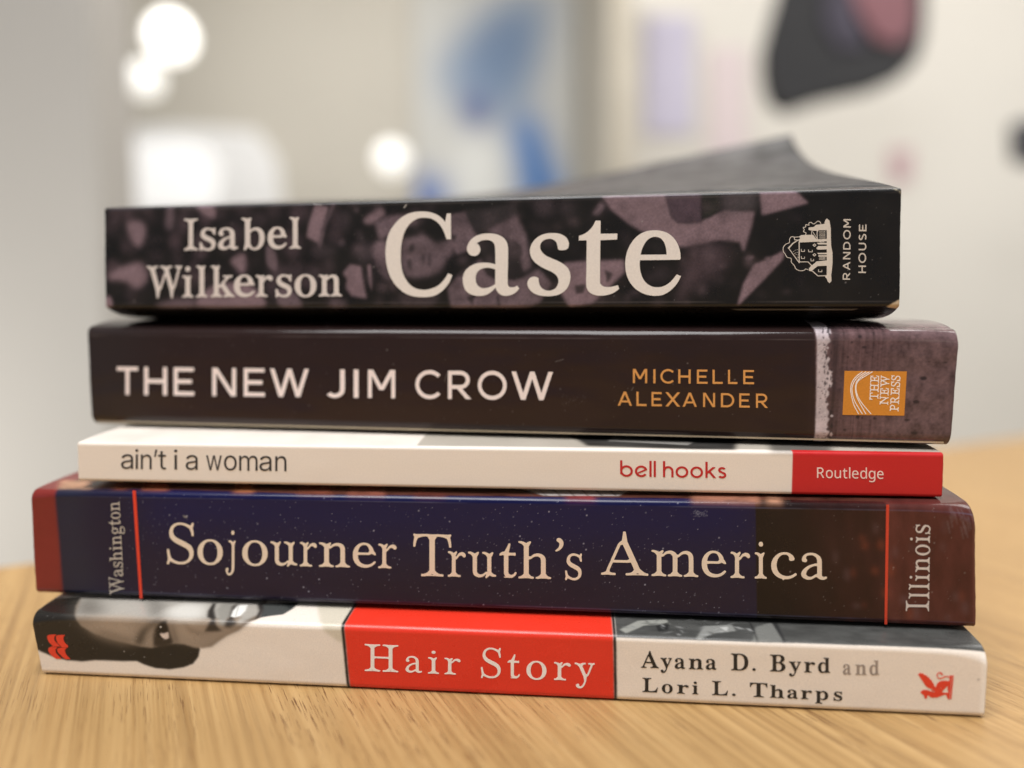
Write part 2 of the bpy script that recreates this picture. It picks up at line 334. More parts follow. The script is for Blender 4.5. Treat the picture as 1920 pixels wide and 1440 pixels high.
  'H': '32 -4 -7 3 -5 7 0 14 5 7 5 3 43 6 26 10 13 8 15 14 18 21 3 7 3 19 0 453 -2 14 -4 7 -22 25 -13 11 -18 10 -19 7 -15 3 -28 4 -5 2 -4 5 -1 9 1 10 4 5 7 2 24 1 81 -7 95 0 91 6 23 1 10 -2 5 -3 2 -6 0 -11 -1 -5 -4 -5 -4 -2 -50 -7 -19 -8 -16 -9 -11 -10 -20 -23 -5 -7 0 -203 4 -3 21 -5 19 -2 234 0 33 7 4 3 -1 203 -18 23 -11 12 -22 14 -19 8 -52 7 -5 2 -4 5 -1 9 1 10 4 5 7 2 29 1 83 -7 93 0 88 6 22 1 9 -2 5 -3 2 -6 1 -11 -2 -5 -3 -5 -5 -2 -29 -4 -14 -3 -29 -11 -16 -12 -13 -13 -16 -20 -2 -11 1 -476 6 -11 17 -20 28 -22 26 -10 41 -6 5 -3 3 -4 2 -10 -1 -9 -4 -5 -8 -3 -23 0 -81 6 -93 1 -93 -7 -29 0 -7 3 -4 5 -1 9 1 10 4 5 7 2 34 4 33 10 22 14 25 29 6 9 1 224 -4 3 -36 8 -233 0 -12 -1 -26 -7 -4 -3 0 -224 8 -11 17 -20 12 -11 15 -8 21 -9 48 -7 4 -2 4 -5 1 -5 0 -10 -2 -7 -5 -4 -7 -1 -26 0 -93 7 -88 -1 -81 -6|180 18 24 0 9 2 0 3 -17 8 -7 2 -19 -10 0 -3|579 18 25 0 7 2 0 3 -17 8 -7 1 -20 -9 1 -3',
  't': '175 1 -60 2 -16 10 0 3 28 2 6 2 0 3 -14 12 -6 7 -6 12 -4 19 -1 28 -1 260 -5 5 -16 3 -36 -8 -9 0 -8 4 -2 5 0 7 5 14 9 10 26 14 24 8 22 4 3 3 43 74 22 47 8 7 12 1 7 -2 5 -3 2 -5 0 -7 -6 -36 -22 -88 0 -5 11 -4 15 -2 59 0 15 4 9 0 5 -3 5 -7 0 -26 -3 -10 -5 -3 -4 -2 -7 1 -15 4 -59 0 -31 -5 -2 -2 -1 -247 2 -31 3 -6 7 -8 12 -10 14 -5 17 -2 14 3 17 8 14 12 15 21 4 4 8 1 9 -4 5 -5 3 -7 -7 -17 -12 -19 -17 -18 -29 -20 -19 -7 -33 -1',
  'y': '87 -175 -19 5 -14 6 -22 15 -11 14 -4 10 -1 17 3 12 8 10 17 11 14 4 12 -1 11 -5 7 -10 3 -14 -4 -14 7 -10 7 -4 12 -2 14 2 10 4 13 12 14 19 11 17 13 28 12 36 2 14 -6 45 -11 55 -15 31 -82 188 -30 29 -19 15 -21 12 -19 4 -5 3 -3 4 -2 7 0 7 3 5 4 4 5 1 29 0 47 -14 41 -14 33 18 17 6 17 3 40 1 5 -1 5 -4 2 -5 0 -9 -1 -5 -4 -5 -5 -2 -26 -3 -16 -7 -15 -14 -8 -14 -1 -5 73 -172 7 -14 5 -2 10 1 7 3 8 12 66 164 6 20 2 16 -2 5 -16 7 -26 3 -6 2 -4 5 -2 5 0 9 3 5 4 4 8 1 38 0 28 -7 36 7 19 0 7 -3 4 -4 1 -5 0 -10 -2 -5 -5 -3 -10 -2 -16 -7 -10 -7 -4 -4 -14 -41 -75 -185 -14 -18 -31 -28 -11 -88 -5 -19 -23 -59 -15 -29 -9 -14 -16 -19 -16 -17 -12 -8 -10 -5 -14 -4 -21 -3',
  'W': '261 -21 -7 3 -4 5 -6 28 2 10 -3 38 -12 102 -12 31 -88 258 -41 123 -5 8 -20 20 -32 27 -25 12 -26 5 -5 2 -4 5 -1 5 1 11 2 6 5 3 7 2 19 -1 26 -3 38 -11 57 -22 41 21 40 12 24 3 26 1 7 -2 5 -4 3 -7 0 -9 -1 -5 -4 -5 -5 -2 -33 -4 -10 -4 -14 -8 -20 -20 -11 -19 -1 -5 10 -40 109 -319 6 -12 5 -2 16 3 8 4 5 4 99 253 17 25 31 26 2 4 -13 45 -15 19 -24 22 -24 16 -14 5 -46 7 -4 2 -4 5 -2 9 2 10 4 5 7 2 24 1 38 -4 45 -13 50 -19 43 21 36 11 28 3 31 1 7 -2 5 -4 3 -7 0 -9 -2 -5 -3 -5 -8 -2 -33 -4 -17 -5 -11 -7 -10 -7 -14 -15 -9 -15 0 -4 16 -60 14 -33 76 -224 13 -36 4 -4 2 -1 12 2 10 4 6 4 2 5 101 307 12 48 2 21 -2 6 -9 6 -15 5 -14 4 -26 3 -5 2 -5 7 1 17 4 5 5 2 29 0 30 -3 34 -9 36 9 23 3 12 0 8 -2 3 -5 2 -7 -2 -10 -4 -6 -7 -5 -12 -3 -21 -8 -14 -11 -18 -60 -111 -335 -7 -15 -10 -12 -39 -35 -15 -141 1 -12 -4 -23 -3 -7 -9 -5 -14 0 -9 5 -4 7 -22 185 -18 46 -85 244 -2 4 -5 2 -12 -2 -10 -3 -5 -5 -4 -6 -94 -239 -10 -19 -15 -19 -38 -31 -8 -57 -4 -17 -7 -50 2 -10 -5 -26 -4 -6 -5 -3',
  'g': '170 -185 -26 4 -24 6 -24 9 -16 9 -17 12 -14 15 -8 12 -4 10 -1 16 6 15 19 21 31 21 4 5 2 10 1 12 -2 4 -24 21 -5 7 -4 11 -1 16 8 22 14 24 16 18 22 19 21 15 -1 5 -23 16 -19 17 -18 21 -13 24 -6 19 -1 29 1 24 6 17 17 28 14 17 22 19 23 15 19 10 36 10 48 1 21 -5 26 -9 41 -24 28 10 15 2 45 1 17 5 12 -1 6 -6 1 -7 -2 -12 2 -17 -1 -4 -4 -5 -5 -3 -7 0 -17 6 -38 0 -9 -3 -8 -7 -1 -7 9 -17 8 -24 3 -24 0 -12 -4 -21 -9 -22 -11 -16 -19 -22 -33 -24 -21 -11 -19 -7 -29 -3 -42 0 -19 2 -5 -1 -25 -20 -10 -12 -10 -19 -3 -14 1 -7 4 -6 9 -6 12 -3 22 -3 102 -1 55 -3 38 -8 26 -11 12 -9 12 -13 8 -13 6 -20 3 -16 -1 -19 -2 -17 -6 -14 -7 -14 -10 -12 -27 -24 -21 -12 -24 -9 -31 -8 -45 -5|202 -149 44 -1 43 4 36 8 26 9 22 15 11 18 4 14 1 12 -5 19 -9 12 -7 4 -19 6 -22 4 -23 2 -129 0 -17 1 -9 -1 -22 -30 -28 -32 -6 -11 1 -5 12 -17 12 -9 14 -7 29 -10|217 168 13 -2 21 4 14 5 17 12 16 21 7 12 10 29 2 12 0 9 -3 26 -10 39 -17 23 -13 12 -13 8 -17 6 -36 0 -19 -8 -9 -6 -17 -18 -12 -19 -8 -18 -7 -23 -1 -15 2 -21 6 -19 14 -29 25 -31 24 -8|35 270 -6 5 -1 5 1 5 6 5 4 1 5 -1 5 -5 1 -5 -1 -5 -5 -5 -5 -1',
  'I': '27 -4 -7 3 -4 7 0 14 4 7 15 5 33 5 21 6 15 7 23 18 17 19 6 9 1 484 -3 9 -13 18 -19 18 -15 9 -21 9 -15 2 -38 4 -7 2 -4 7 0 17 4 5 10 3 35 -1 89 -6 88 0 81 7 38 -2 5 -4 2 -7 0 -12 -5 -7 -7 -2 -38 -4 -17 -4 -19 -7 -16 -11 -12 -12 -16 -19 -5 -10 0 -478 2 -10 11 -15 18 -18 13 -10 27 -11 31 -7 16 -1 14 -4 5 -8 -1 -16 -4 -5 -9 -3 -124 7 -90 -1 -93 -6|181 18 25 0 7 2 1 3 -15 8 -7 1 -22 -9 0 -3',
  'l': '35 -4 -8 3 -4 5 -1 9 3 7 7 5 29 7 13 7 20 21 11 15 2 5 0 433 -2 10 -11 15 -14 15 -17 11 -33 11 -5 7 0 10 2 5 8 4 33 0 33 -8 41 -19 4 -1 48 27 14 1 5 -2 4 -5 0 -14 -32 -57 -2 -8 1 -435 5 -12 24 -26 19 -11 27 -8 4 -8 0 -9 -5 -7 -9 -3 -26 0 -27 4 -33 3 -45 -1 -53 -6',
 },
 'bold': {
  'A': '-8 -4 -6 5 -3 7 1 12 4 7 6 4 17 5 16 8 18 14 7 12 170 424 15 28 25 34 38 131 4 6 7 4 9 1 12 -2 7 -6 5 -10 40 -134 181 -431 26 -38 26 -28 20 -13 15 -4 7 -5 5 -9 -1 -15 -5 -6 -9 -2 -41 0 -47 5 -55 2 -86 -7 -76 1 -6 5 -2 7 0 12 4 7 6 4 41 6 19 8 9 6 6 7 6 10 3 9 1 10 -8 21 -32 81 -4 3 -7 1 -215 0 -7 -1 -2 -3 -35 -85 -5 -19 -1 -27 2 -4 3 -4 17 -11 17 -5 31 -3 4 -2 4 -4 2 -7 0 -12 -3 -7 -5 -3 -7 -1 -67 0 -33 4 -38 -4|179 244 175 -1 7 3 4 5 0 5 -14 33 -71 174 -5 7 -7 0 -5 -7 -84 -209 -1 -8',
  'y': '70 -187 -24 7 -14 7 -17 14 -9 13 -7 14 -3 19 3 17 8 14 13 13 19 8 22 3 16 -2 15 -8 12 -14 4 -14 -2 -19 2 -6 7 -5 8 -2 14 3 14 10 27 35 17 38 7 27 2 11 -32 98 -100 224 -23 33 -19 22 -15 12 -19 4 -4 3 -4 9 0 10 2 4 4 4 7 3 43 0 76 -12 57 12 55 0 9 -4 3 -5 1 -7 0 -7 -3 -7 -7 -4 -15 -1 -18 -5 -7 -7 -5 -7 -4 -14 12 -31 60 -142 7 -15 5 -1 4 3 4 7 59 145 7 19 6 26 -1 10 -7 8 -17 4 -17 1 -6 4 -4 9 0 10 2 4 6 5 7 2 52 0 17 -2 17 2 36 0 9 -3 6 -8 -1 -15 -5 -6 -12 -4 -12 -7 -11 -14 -27 -61 -63 -158 -15 -28 -22 -31 -29 -102 -18 -45 -27 -53 -28 -38 -14 -14 -20 -13 -19 -7 -19 -3 -21 -1',
  'n': '30 -4 -5 3 -3 7 -1 7 3 7 6 5 21 5 10 5 14 16 12 26 1 255 -1 7 -7 17 -15 21 -11 8 -22 4 -6 5 -2 5 0 9 4 10 9 4 50 -1 62 -11 45 11 19 0 7 -4 4 -9 0 -14 -4 -19 0 -5 5 2 29 24 21 14 24 9 33 6 29 1 19 -2 16 -5 31 -13 22 -17 14 -18 9 -20 6 -19 3 -24 3 -35 1 -198 7 -19 15 -19 8 -6 22 -6 6 -5 2 -12 -4 -9 -9 -4 -45 0 -67 7 -64 -7 -43 0 -9 1 -7 5 -2 10 2 9 7 5 21 5 17 14 9 14 6 15 2 9 0 210 -1 23 -6 22 -10 13 -17 9 -17 2 -12 -1 -14 -4 -21 -8 -18 -13 -16 -16 -14 -11 -3 -7 0 -221 9 -24 14 -19 11 -7 21 -5 7 -5 2 -9 -2 -10 -7 -5 -7 -1 -47 0 -34 5 -28 2 -64 -7',
  'a': '137 -9 -29 9 -23 10 -18 13 -12 14 -11 21 -3 19 1 24 6 22 15 23 24 24 26 20 29 17 43 20 54 17 46 12 16 10 3 4 0 7 -3 60 -5 14 -9 14 -17 15 -12 6 -19 4 -28 0 -17 0 -19 -4 -6 -4 -8 -8 -4 -6 -1 -7 2 -11 13 -15 7 -17 0 -17 -5 -15 -12 -13 -17 -8 -19 -3 -24 1 -14 3 -12 7 -10 10 -7 13 -2 15 1 14 3 14 8 19 8 12 13 15 12 10 17 11 21 11 50 11 26 3 62 0 41 -9 43 -17 26 -18 14 -14 14 -25 8 -25 4 -34 0 -212 1 -9 7 -10 11 -7 10 0 17 5 9 -2 5 -5 4 -7 0 -10 -6 -7 -29 -21 -19 -8 -26 -5 -19 0 -19 2 -29 8 -19 12 -17 21 -12 5 -35 -24 -36 -16 -38 -8 -17 -1|207 51 25 -1 24 8 16 10 32 28 0 112 -1 5 -9 7 -7 0 -19 -6 -17 -5 -21 -11 -17 -12 -12 -11 -10 -12 -12 -19 -9 -24 -3 -24 1 -9 14 -22 10 -7',
  'D': '35 -4 -5 3 -4 7 0 14 4 7 7 4 35 6 15 7 18 17 10 18 6 15 0 483 -1 10 -8 17 -9 14 -14 13 -13 8 -13 5 -17 3 -19 1 -7 4 -3 6 -1 7 1 8 3 6 10 4 66 1 53 -6 43 -2 88 7 62 1 64 -6 57 -12 41 -16 38 -20 21 -15 22 -18 25 -24 13 -18 21 -35 12 -26 11 -33 8 -34 4 -26 4 -55 -4 -76 -8 -43 -12 -42 -8 -18 -17 -32 -30 -42 -36 -31 -43 -27 -60 -24 -59 -13 -36 -1 -16 -2 -67 0 -98 7 -38 -2 -50 -5|314 42 32 -1 19 2 17 4 31 10 29 17 29 27 15 19 13 22 16 40 11 41 8 66 0 103 -6 47 -4 24 -9 33 -14 34 -7 13 -15 25 -16 18 -23 20 -13 9 -33 15 -26 7 -31 3 -19 0 -14 -3 -19 -8 -9 -9 -7 -12 -9 -23 0 -491 7 -19 13 -19 14 -9',
  '.': '99 -1 -17 6 -14 13 -10 19 -2 19 4 14 8 15 10 9 16 8 7 11 7 3 7 -3 8 -10 16 -9 12 -11 9 -18 2 -19 -6 -21 -7 -10 -7 -7 -10 -5 -9 -4 -12 -1',
  'B': '27 -4 -4 3 -4 7 0 14 4 7 7 4 31 4 14 5 12 8 13 10 8 12 9 15 4 11 3 22 0 438 -4 31 -8 17 -9 14 -16 15 -17 9 -7 2 -31 4 -7 2 -4 4 -2 7 0 9 2 7 6 5 10 2 62 -1 47 -4 43 -3 41 3 43 4 64 1 17 -3 31 0 42 -8 43 -12 10 -5 5 -5 21 -11 17 -11 18 -16 10 -12 11 -16 8 -19 5 -20 1 -19 -1 -23 -5 -27 -7 -17 -9 -16 -22 -23 -33 -25 -55 -26 -2 -2 62 -26 39 -24 32 -30 12 -15 9 -17 7 -19 4 -22 1 -33 -2 -17 -3 -19 -7 -21 -7 -14 -15 -24 -12 -14 -25 -22 -26 -17 -29 -16 -36 -11 -38 -8 -28 -4 -93 0 -98 7 -43 -2 -50 -5|314 42 30 -1 19 3 24 6 17 8 22 19 18 29 12 33 4 26 0 53 -10 36 -15 29 -20 22 -23 17 -17 8 -45 8 -55 -1 -12 -6 -3 -6 0 -233 7 -19 13 -17 15 -10|273 380 45 1 40 8 17 6 16 13 15 17 16 26 5 12 7 26 2 31 -1 22 -7 26 -15 30 -9 12 -19 16 -22 10 -19 4 -36 0 -7 0 -12 -4 -9 -7 -6 -6 -13 -29 -1 -9 0 -193 2 -5',
  'r': '30 -4 -5 3 -3 7 -1 7 3 7 6 5 21 5 10 5 16 19 10 23 1 219 -1 43 -8 22 -7 12 -9 8 -9 4 -19 4 -5 3 -3 4 -1 8 0 7 4 6 9 5 48 0 62 -11 43 10 21 -1 7 -7 2 -12 -1 -12 -10 -38 1 -5 1 -1 5 2 18 26 22 20 19 12 31 13 29 4 21 -1 28 -8 19 -12 8 -9 8 -15 4 -12 0 -11 -2 -12 -5 -12 -7 -10 -9 -7 -10 -5 -12 -3 -22 1 -22 9 -23 22 -7 4 -12 3 -21 -1 -10 -5 -11 -8 -39 -53 -1 -190 2 -12 13 -26 15 -13 9 -4 36 -6 6 -3 4 -5 1 -7 -1 -7 -3 -5 -5 -3 -7 -1 -64 0 -67 7 -24 -2 -42 -5',
  'd': '199 -16 -38 10 -22 10 -16 10 -25 21 -11 12 -16 23 -13 26 -9 27 -5 19 -6 59 7 60 7 31 9 23 20 36 23 28 19 16 19 13 38 15 21 5 12 1 17 1 21 -3 22 -5 23 -12 34 -24 5 0 4 3 1 138 -3 15 -11 19 -15 13 -15 6 -28 4 -7 3 -3 5 -1 9 2 7 4 4 10 2 66 0 65 -11 45 11 21 -1 8 -7 1 -14 -14 -65 0 -431 2 -9 4 -10 13 -19 17 -11 22 -5 4 -3 4 -9 -1 -12 -3 -5 -7 -3 -26 -1 -12 -2 -69 4 -57 -23 -17 -4 -7 3 -6 9 1 38 -23 -21 -18 -12 -13 -6 -15 -5 -23 -5|233 44 11 -2 21 1 18 6 20 14 18 22 16 14 3 5 0 221 -3 5 -11 7 -15 16 -10 7 -14 7 -17 4 -24 1 -14 -3 -17 -7 -13 -11 -12 -16 -12 -27 -10 -47 -1 -46 0 -59 8 -43 10 -27 10 -18 16 -14 9 -6',
  'L': '27 -4 -4 3 -4 7 0 14 4 7 7 4 38 6 23 12 8 7 11 14 12 26 2 19 0 453 -4 21 -9 17 -12 17 -12 9 -17 9 -12 3 -28 4 -5 2 -6 8 1 17 5 6 10 3 64 -1 47 -4 46 -3 40 2 50 5 79 1 7 -2 6 -5 2 -7 0 -12 -4 -7 -9 -3 -24 -1 -16 -3 -15 -3 -9 -5 -22 -18 -12 -20 -5 -13 0 -481 1 -12 8 -17 11 -14 14 -9 14 -4 34 -3 26 1 14 2 19 0 36 5 40 11 31 13 15 9 7 6 21 28 12 20 21 40 21 50 8 5 14 0 7 -3 3 -4 1 -15 -16 -88 -19 -76 2 -34 -2 -11 -7 -7 -9 -2 -10 0 -28 5 -112 -4 -133 -1 -112 7 -43 -2 -53 -5',
  'o': '237 -18 -19 1 -29 6 -16 6 -24 11 -34 24 -27 28 -23 36 -9 19 -9 24 -7 33 -2 22 0 31 3 26 6 26 5 17 11 26 10 17 15 21 27 28 34 23 28 14 50 10 43 0 38 -6 36 -14 34 -22 26 -23 11 -14 27 -43 11 -32 8 -50 1 -38 -3 -26 -5 -24 -6 -19 -9 -20 -19 -33 -19 -23 -14 -14 -29 -20 -19 -11 -16 -7 -38 -9 -29 -2|247 20 23 2 13 5 18 15 13 19 8 19 7 26 4 31 2 33 1 43 -2 57 -8 45 -7 24 -9 19 -11 15 -19 16 -19 6 -24 0 -17 -6 -14 -10 -13 -16 -12 -26 -7 -24 -4 -24 -5 -47 -1 -41 2 -45 8 -57 10 -31 6 -12 9 -11 13 -13 18 -9',
  'i': '30 -4 -5 3 -3 7 -1 7 3 7 6 5 21 5 10 5 16 19 10 23 1 255 -2 12 -6 15 -8 14 -7 7 -7 4 -21 4 -7 4 -4 7 1 14 5 6 10 3 50 -1 57 -11 47 11 22 -1 7 -7 1 -14 -13 -62 0 -260 6 -19 11 -16 12 -10 23 -7 5 -3 4 -9 -1 -9 -5 -7 -10 -2 -45 0 -62 7 -24 -2 -42 -5|142 494 -17 3 -12 5 -9 7 -9 9 -7 12 -3 12 -1 14 1 12 5 12 6 9 10 9 12 7 12 5 14 2 26 -2 12 -5 11 -6 8 -7 8 -10 4 -9 3 -12 0 -12 -2 -12 -9 -19 -16 -14 -12 -6 -12 -3',
  'T': '142 -4 -6 5 -3 7 1 12 4 7 6 4 14 0 27 5 21 10 12 10 9 9 11 20 4 11 0 496 -11 43 -6 5 -21 0 -34 -5 -31 -9 -26 -13 -20 -14 -20 -34 -18 -47 -5 -33 -3 -8 -5 -4 -5 -3 -10 -1 -7 1 -6 5 -2 10 0 69 6 73 -6 31 0 12 2 7 6 5 10 2 38 -5 78 4 100 1 34 -6 31 -1 33 1 33 6 100 -1 84 -4 31 4 12 0 7 -2 5 -6 1 -7 -1 -14 -5 -27 6 -73 0 -69 -2 -10 -7 -7 -16 -1 -9 6 -4 12 -6 34 -17 46 -11 22 -9 12 -21 14 -30 13 -31 9 -41 5 -14 0 -6 -5 -11 -43 -1 -496 15 -31 10 -11 9 -8 22 -10 26 -5 19 0 7 -4 4 -9 0 -10 -2 -7 -6 -5 -8 -1 -73 0 -48 5 -43 2 -43 -2 -52 -5',
  'h': '30 -4 -5 3 -3 7 -1 7 3 7 6 5 24 6 9 6 9 9 5 8 10 26 1 445 -2 10 -4 11 -13 22 -6 6 -7 5 -10 3 -11 2 -7 3 -4 7 1 12 5 6 9 2 50 0 60 -11 45 11 21 -1 8 -7 1 -14 -14 -62 0 -155 1 -7 4 -3 5 0 22 22 21 16 19 10 19 7 31 5 29 1 19 -2 16 -5 31 -13 22 -17 11 -14 8 -14 7 -17 4 -21 5 -50 0 -188 1 -12 3 -10 6 -11 14 -17 9 -5 18 -4 7 -4 3 -9 -1 -9 -7 -8 -10 -1 -42 0 -62 7 -27 -2 -40 -5 -45 0 -7 1 -7 5 -2 10 2 9 7 5 21 5 17 14 9 14 6 15 2 9 0 210 -1 23 -6 22 -10 13 -17 9 -17 2 -26 -5 -21 -8 -19 -14 -14 -16 -15 -10 -3 -4 0 -224 9 -24 14 -19 11 -7 21 -5 7 -5 2 -9 -2 -10 -7 -5 -7 -1 -47 0 -34 5 -28 2 -64 -7',
  'p': '30 -189 -5 3 -3 6 -1 7 3 8 6 4 14 3 10 3 16 13 9 15 8 23 1 415 -2 28 -5 15 -6 11 -5 8 -11 9 -10 5 -12 2 -8 5 -5 10 0 7 2 4 4 4 7 3 48 0 59 -11 43 10 19 0 7 -4 4 -9 -1 -16 -6 -27 1 -3 2 0 19 23 12 12 14 11 17 9 31 10 40 5 10 -4 14 -2 22 -7 19 -8 16 -10 29 -26 9 -11 16 -25 12 -24 8 -23 9 -46 2 -42 -3 -29 -8 -43 -13 -38 -22 -38 -22 -26 -29 -21 -16 -10 -14 -5 -43 -10 -29 1 -33 7 -18 9 -18 12 -14 12 -10 10 -5 1 -4 -4 -1 -117 4 -23 12 -24 18 -18 17 -6 26 -4 7 -4 3 -6 1 -7 -3 -8 -3 -3 -10 -3 -64 1 -69 11 -62 -11|276 44 28 -2 9 2 17 6 16 11 14 16 10 22 8 28 4 22 3 28 0 62 -3 31 -7 34 -10 26 -11 16 -17 15 -10 4 -12 3 -33 -2 -20 -8 -18 -15 -34 -44 1 -200 19 -19 16 -21 15 -9',
  's': '215 -18 -30 4 -24 6 -34 12 -23 4 -9 -2 -15 -18 -7 -4 -10 -1 -7 1 -7 8 -2 31 3 23 -3 43 1 43 2 7 6 5 17 1 9 -4 22 -54 11 -18 27 -22 14 -9 29 -11 19 -3 14 0 21 4 19 7 12 9 11 14 5 12 1 17 -1 12 -5 12 -7 9 -13 12 -46 24 -66 30 -19 11 -26 18 -19 19 -10 13 -7 14 -7 26 0 28 6 27 11 23 11 17 12 12 12 11 14 9 27 11 31 6 45 0 19 -3 55 -13 16 -1 10 4 14 14 7 1 7 -1 8 -7 1 -14 -2 -34 2 -26 0 -45 -3 -7 -6 -5 -12 -1 -10 6 -20 40 -13 19 -26 18 -26 12 -28 5 -29 -4 -10 -4 -14 -10 -8 -10 -4 -7 -2 -31 4 -12 7 -9 29 -20 89 -40 26 -13 21 -14 17 -15 14 -19 8 -17 7 -31 -1 -36 -5 -26 -15 -31 -13 -17 -27 -21 -13 -8 -19 -8 -29 -7 -26 -2',
 },
 'lyon': {
  'I': '25 -6 -7 3 -5 9 0 14 5 9 7 4 38 8 33 15 19 17 18 26 1 478 -2 10 -14 21 -11 12 -18 12 -9 5 -19 5 -36 4 -7 3 -5 9 -1 12 2 7 6 6 10 2 74 0 40 -6 41 -3 50 2 47 7 72 0 9 -2 6 -6 2 -7 -1 -14 -5 -7 -7 -3 -14 -1 -29 -5 -11 -4 -17 -8 -17 -16 -14 -19 -6 -11 0 -476 1 -10 10 -14 13 -17 11 -8 19 -10 14 -5 43 -9 7 -4 5 -9 0 -12 -2 -7 -6 -6 -9 -2 -67 0 -45 7 -45 3 -55 -3 -52 -7',
  's': '204 -21 -34 8 -45 17 -21 4 -7 -2 -16 -19 -8 -5 -17 0 -7 5 -2 5 -1 33 5 26 -5 48 0 50 3 9 7 5 19 1 10 -6 21 -62 12 -25 40 -29 24 -10 19 -3 17 0 24 4 21 10 10 8 9 14 5 12 3 19 -1 12 -4 17 -8 15 -11 14 -29 18 -79 39 -23 14 -27 20 -15 16 -18 28 -9 29 -1 31 5 31 13 31 15 24 13 12 18 14 15 8 14 6 27 5 45 0 90 -20 5 2 19 17 7 2 7 -1 5 -3 5 -7 1 -14 0 -19 -4 -19 4 -29 0 -50 -4 -9 -7 -5 -14 -1 -9 6 -15 34 -14 30 -5 6 -26 18 -24 12 -19 4 -26 -1 -12 -3 -22 -12 -10 -10 -6 -12 -3 -21 -1 -14 6 -19 10 -12 10 -10 23 -14 76 -37 22 -12 33 -24 18 -20 9 -17 9 -23 6 -27 0 -21 -2 -24 -6 -28 -8 -19 -12 -19 -15 -17 -25 -19 -19 -10 -19 -6 -22 -4',
  'a': '173 -8 -29 2 -26 8 -26 12 -19 16 -15 21 -7 24 -2 26 5 29 14 28 12 17 26 26 45 34 43 22 93 30 23 12 2 5 0 9 -4 62 -9 19 -12 15 -12 9 -19 10 -26 5 -19 1 -24 -3 -12 -4 -6 -4 -9 -10 -6 -17 2 -16 10 -17 5 -12 1 -14 -3 -12 -8 -13 -12 -9 -12 -5 -17 -1 -19 2 -9 3 -11 6 -9 10 -5 9 -4 12 0 26 1 12 12 31 13 18 23 23 23 13 33 11 26 5 24 3 52 0 29 -6 21 -7 26 -13 19 -12 24 -22 15 -24 9 -24 3 -22 3 -26 1 -250 2 -5 7 -7 13 -5 12 0 19 7 9 -2 5 -4 4 -8 3 -12 -5 -8 -24 -22 -16 -8 -26 -7 -22 -1 -19 2 -38 11 -17 11 -12 20 -14 5 -7 -2 -38 -28 -19 -10 -24 -6 -26 -4|200 58 15 -2 17 1 19 7 19 12 17 16 24 14 1 124 0 5 -4 3 -12 5 -7 1 -24 -8 -23 -10 -36 -27 -12 -12 -16 -22 -8 -16 -7 -17 -4 -24 1 -14 4 -9 11 -14 14 -9',
  'b': '70 -23 -7 3 -5 7 -1 28 3 15 21 93 0 469 -11 21 -11 14 -21 15 -8 3 -12 1 -8 5 -5 10 0 12 6 9 7 3 47 0 24 -4 46 -15 45 18 21 1 7 -3 4 -5 2 -7 0 -12 -2 -9 -20 -48 -2 -7 0 -157 1 -7 8 -4 7 1 26 22 22 13 28 10 24 3 33 -2 24 -6 22 -8 13 -8 22 -16 22 -23 17 -25 12 -26 11 -34 7 -40 2 -36 -1 -38 -5 -40 -11 -38 -11 -29 -12 -24 -16 -24 -17 -20 -17 -16 -24 -18 -22 -12 -28 -10 -21 -3 -38 0 -25 6 -20 6 -34 17 -12 9 -23 25 -5 3 -12 -10 -33 -41 -22 -16|253 30 29 -2 19 5 22 11 19 19 13 22 11 28 9 38 5 34 1 26 0 71 -4 31 -10 36 -11 24 -17 19 -21 14 -12 4 -12 1 -33 -2 -15 -5 -10 -8 -25 -23 -19 -10 -2 -5 0 -233 19 -48 11 -22 14 -16 10 -6',
  'e': '237 -11 -26 3 -17 4 -31 11 -28 18 -22 19 -13 14 -24 38 -13 31 -12 50 -4 48 1 40 5 36 4 19 14 41 19 35 25 31 27 24 21 13 22 10 33 7 36 -1 19 -2 23 -6 22 -10 18 -13 13 -12 25 -31 15 -29 9 -28 6 -29 20 -38 4 -14 0 -12 -2 -7 -4 -5 -7 -3 -21 1 -36 12 -21 -8 -22 -5 -135 0 -12 -3 -11 -6 1 -24 4 -31 8 -31 7 -16 11 -19 9 -12 13 -12 17 -11 22 -8 16 -4 29 0 26 6 24 11 17 12 32 32 6 4 7 0 5 -1 10 -8 5 -7 1 -7 -3 -10 -27 -38 -27 -26 -16 -12 -34 -17 -26 -8 -31 -4|172 294 10 -1 110 0 7 1 4 5 6 12 1 7 -2 28 -6 27 -14 33 -8 11 -10 9 -12 7 -12 2 -21 -2 -17 -10 -12 -10 -8 -9 -13 -27 -12 -40 -3 -36 3 -3',
  'l': '32 -6 -7 3 -5 7 -1 11 4 10 7 5 25 7 15 11 17 21 9 18 0 502 -2 7 -7 15 -17 21 -13 10 -20 5 -8 7 -4 9 0 12 5 7 7 3 48 0 19 -3 45 -15 45 17 23 1 6 -3 3 -5 2 -16 -2 -12 -20 -48 -2 -7 0 -509 2 -8 13 -19 16 -16 11 -7 19 -5 7 -5 4 -7 -1 -14 -5 -8 -9 -3 -48 0 -33 7 -31 2 -34 -2 -30 -7',
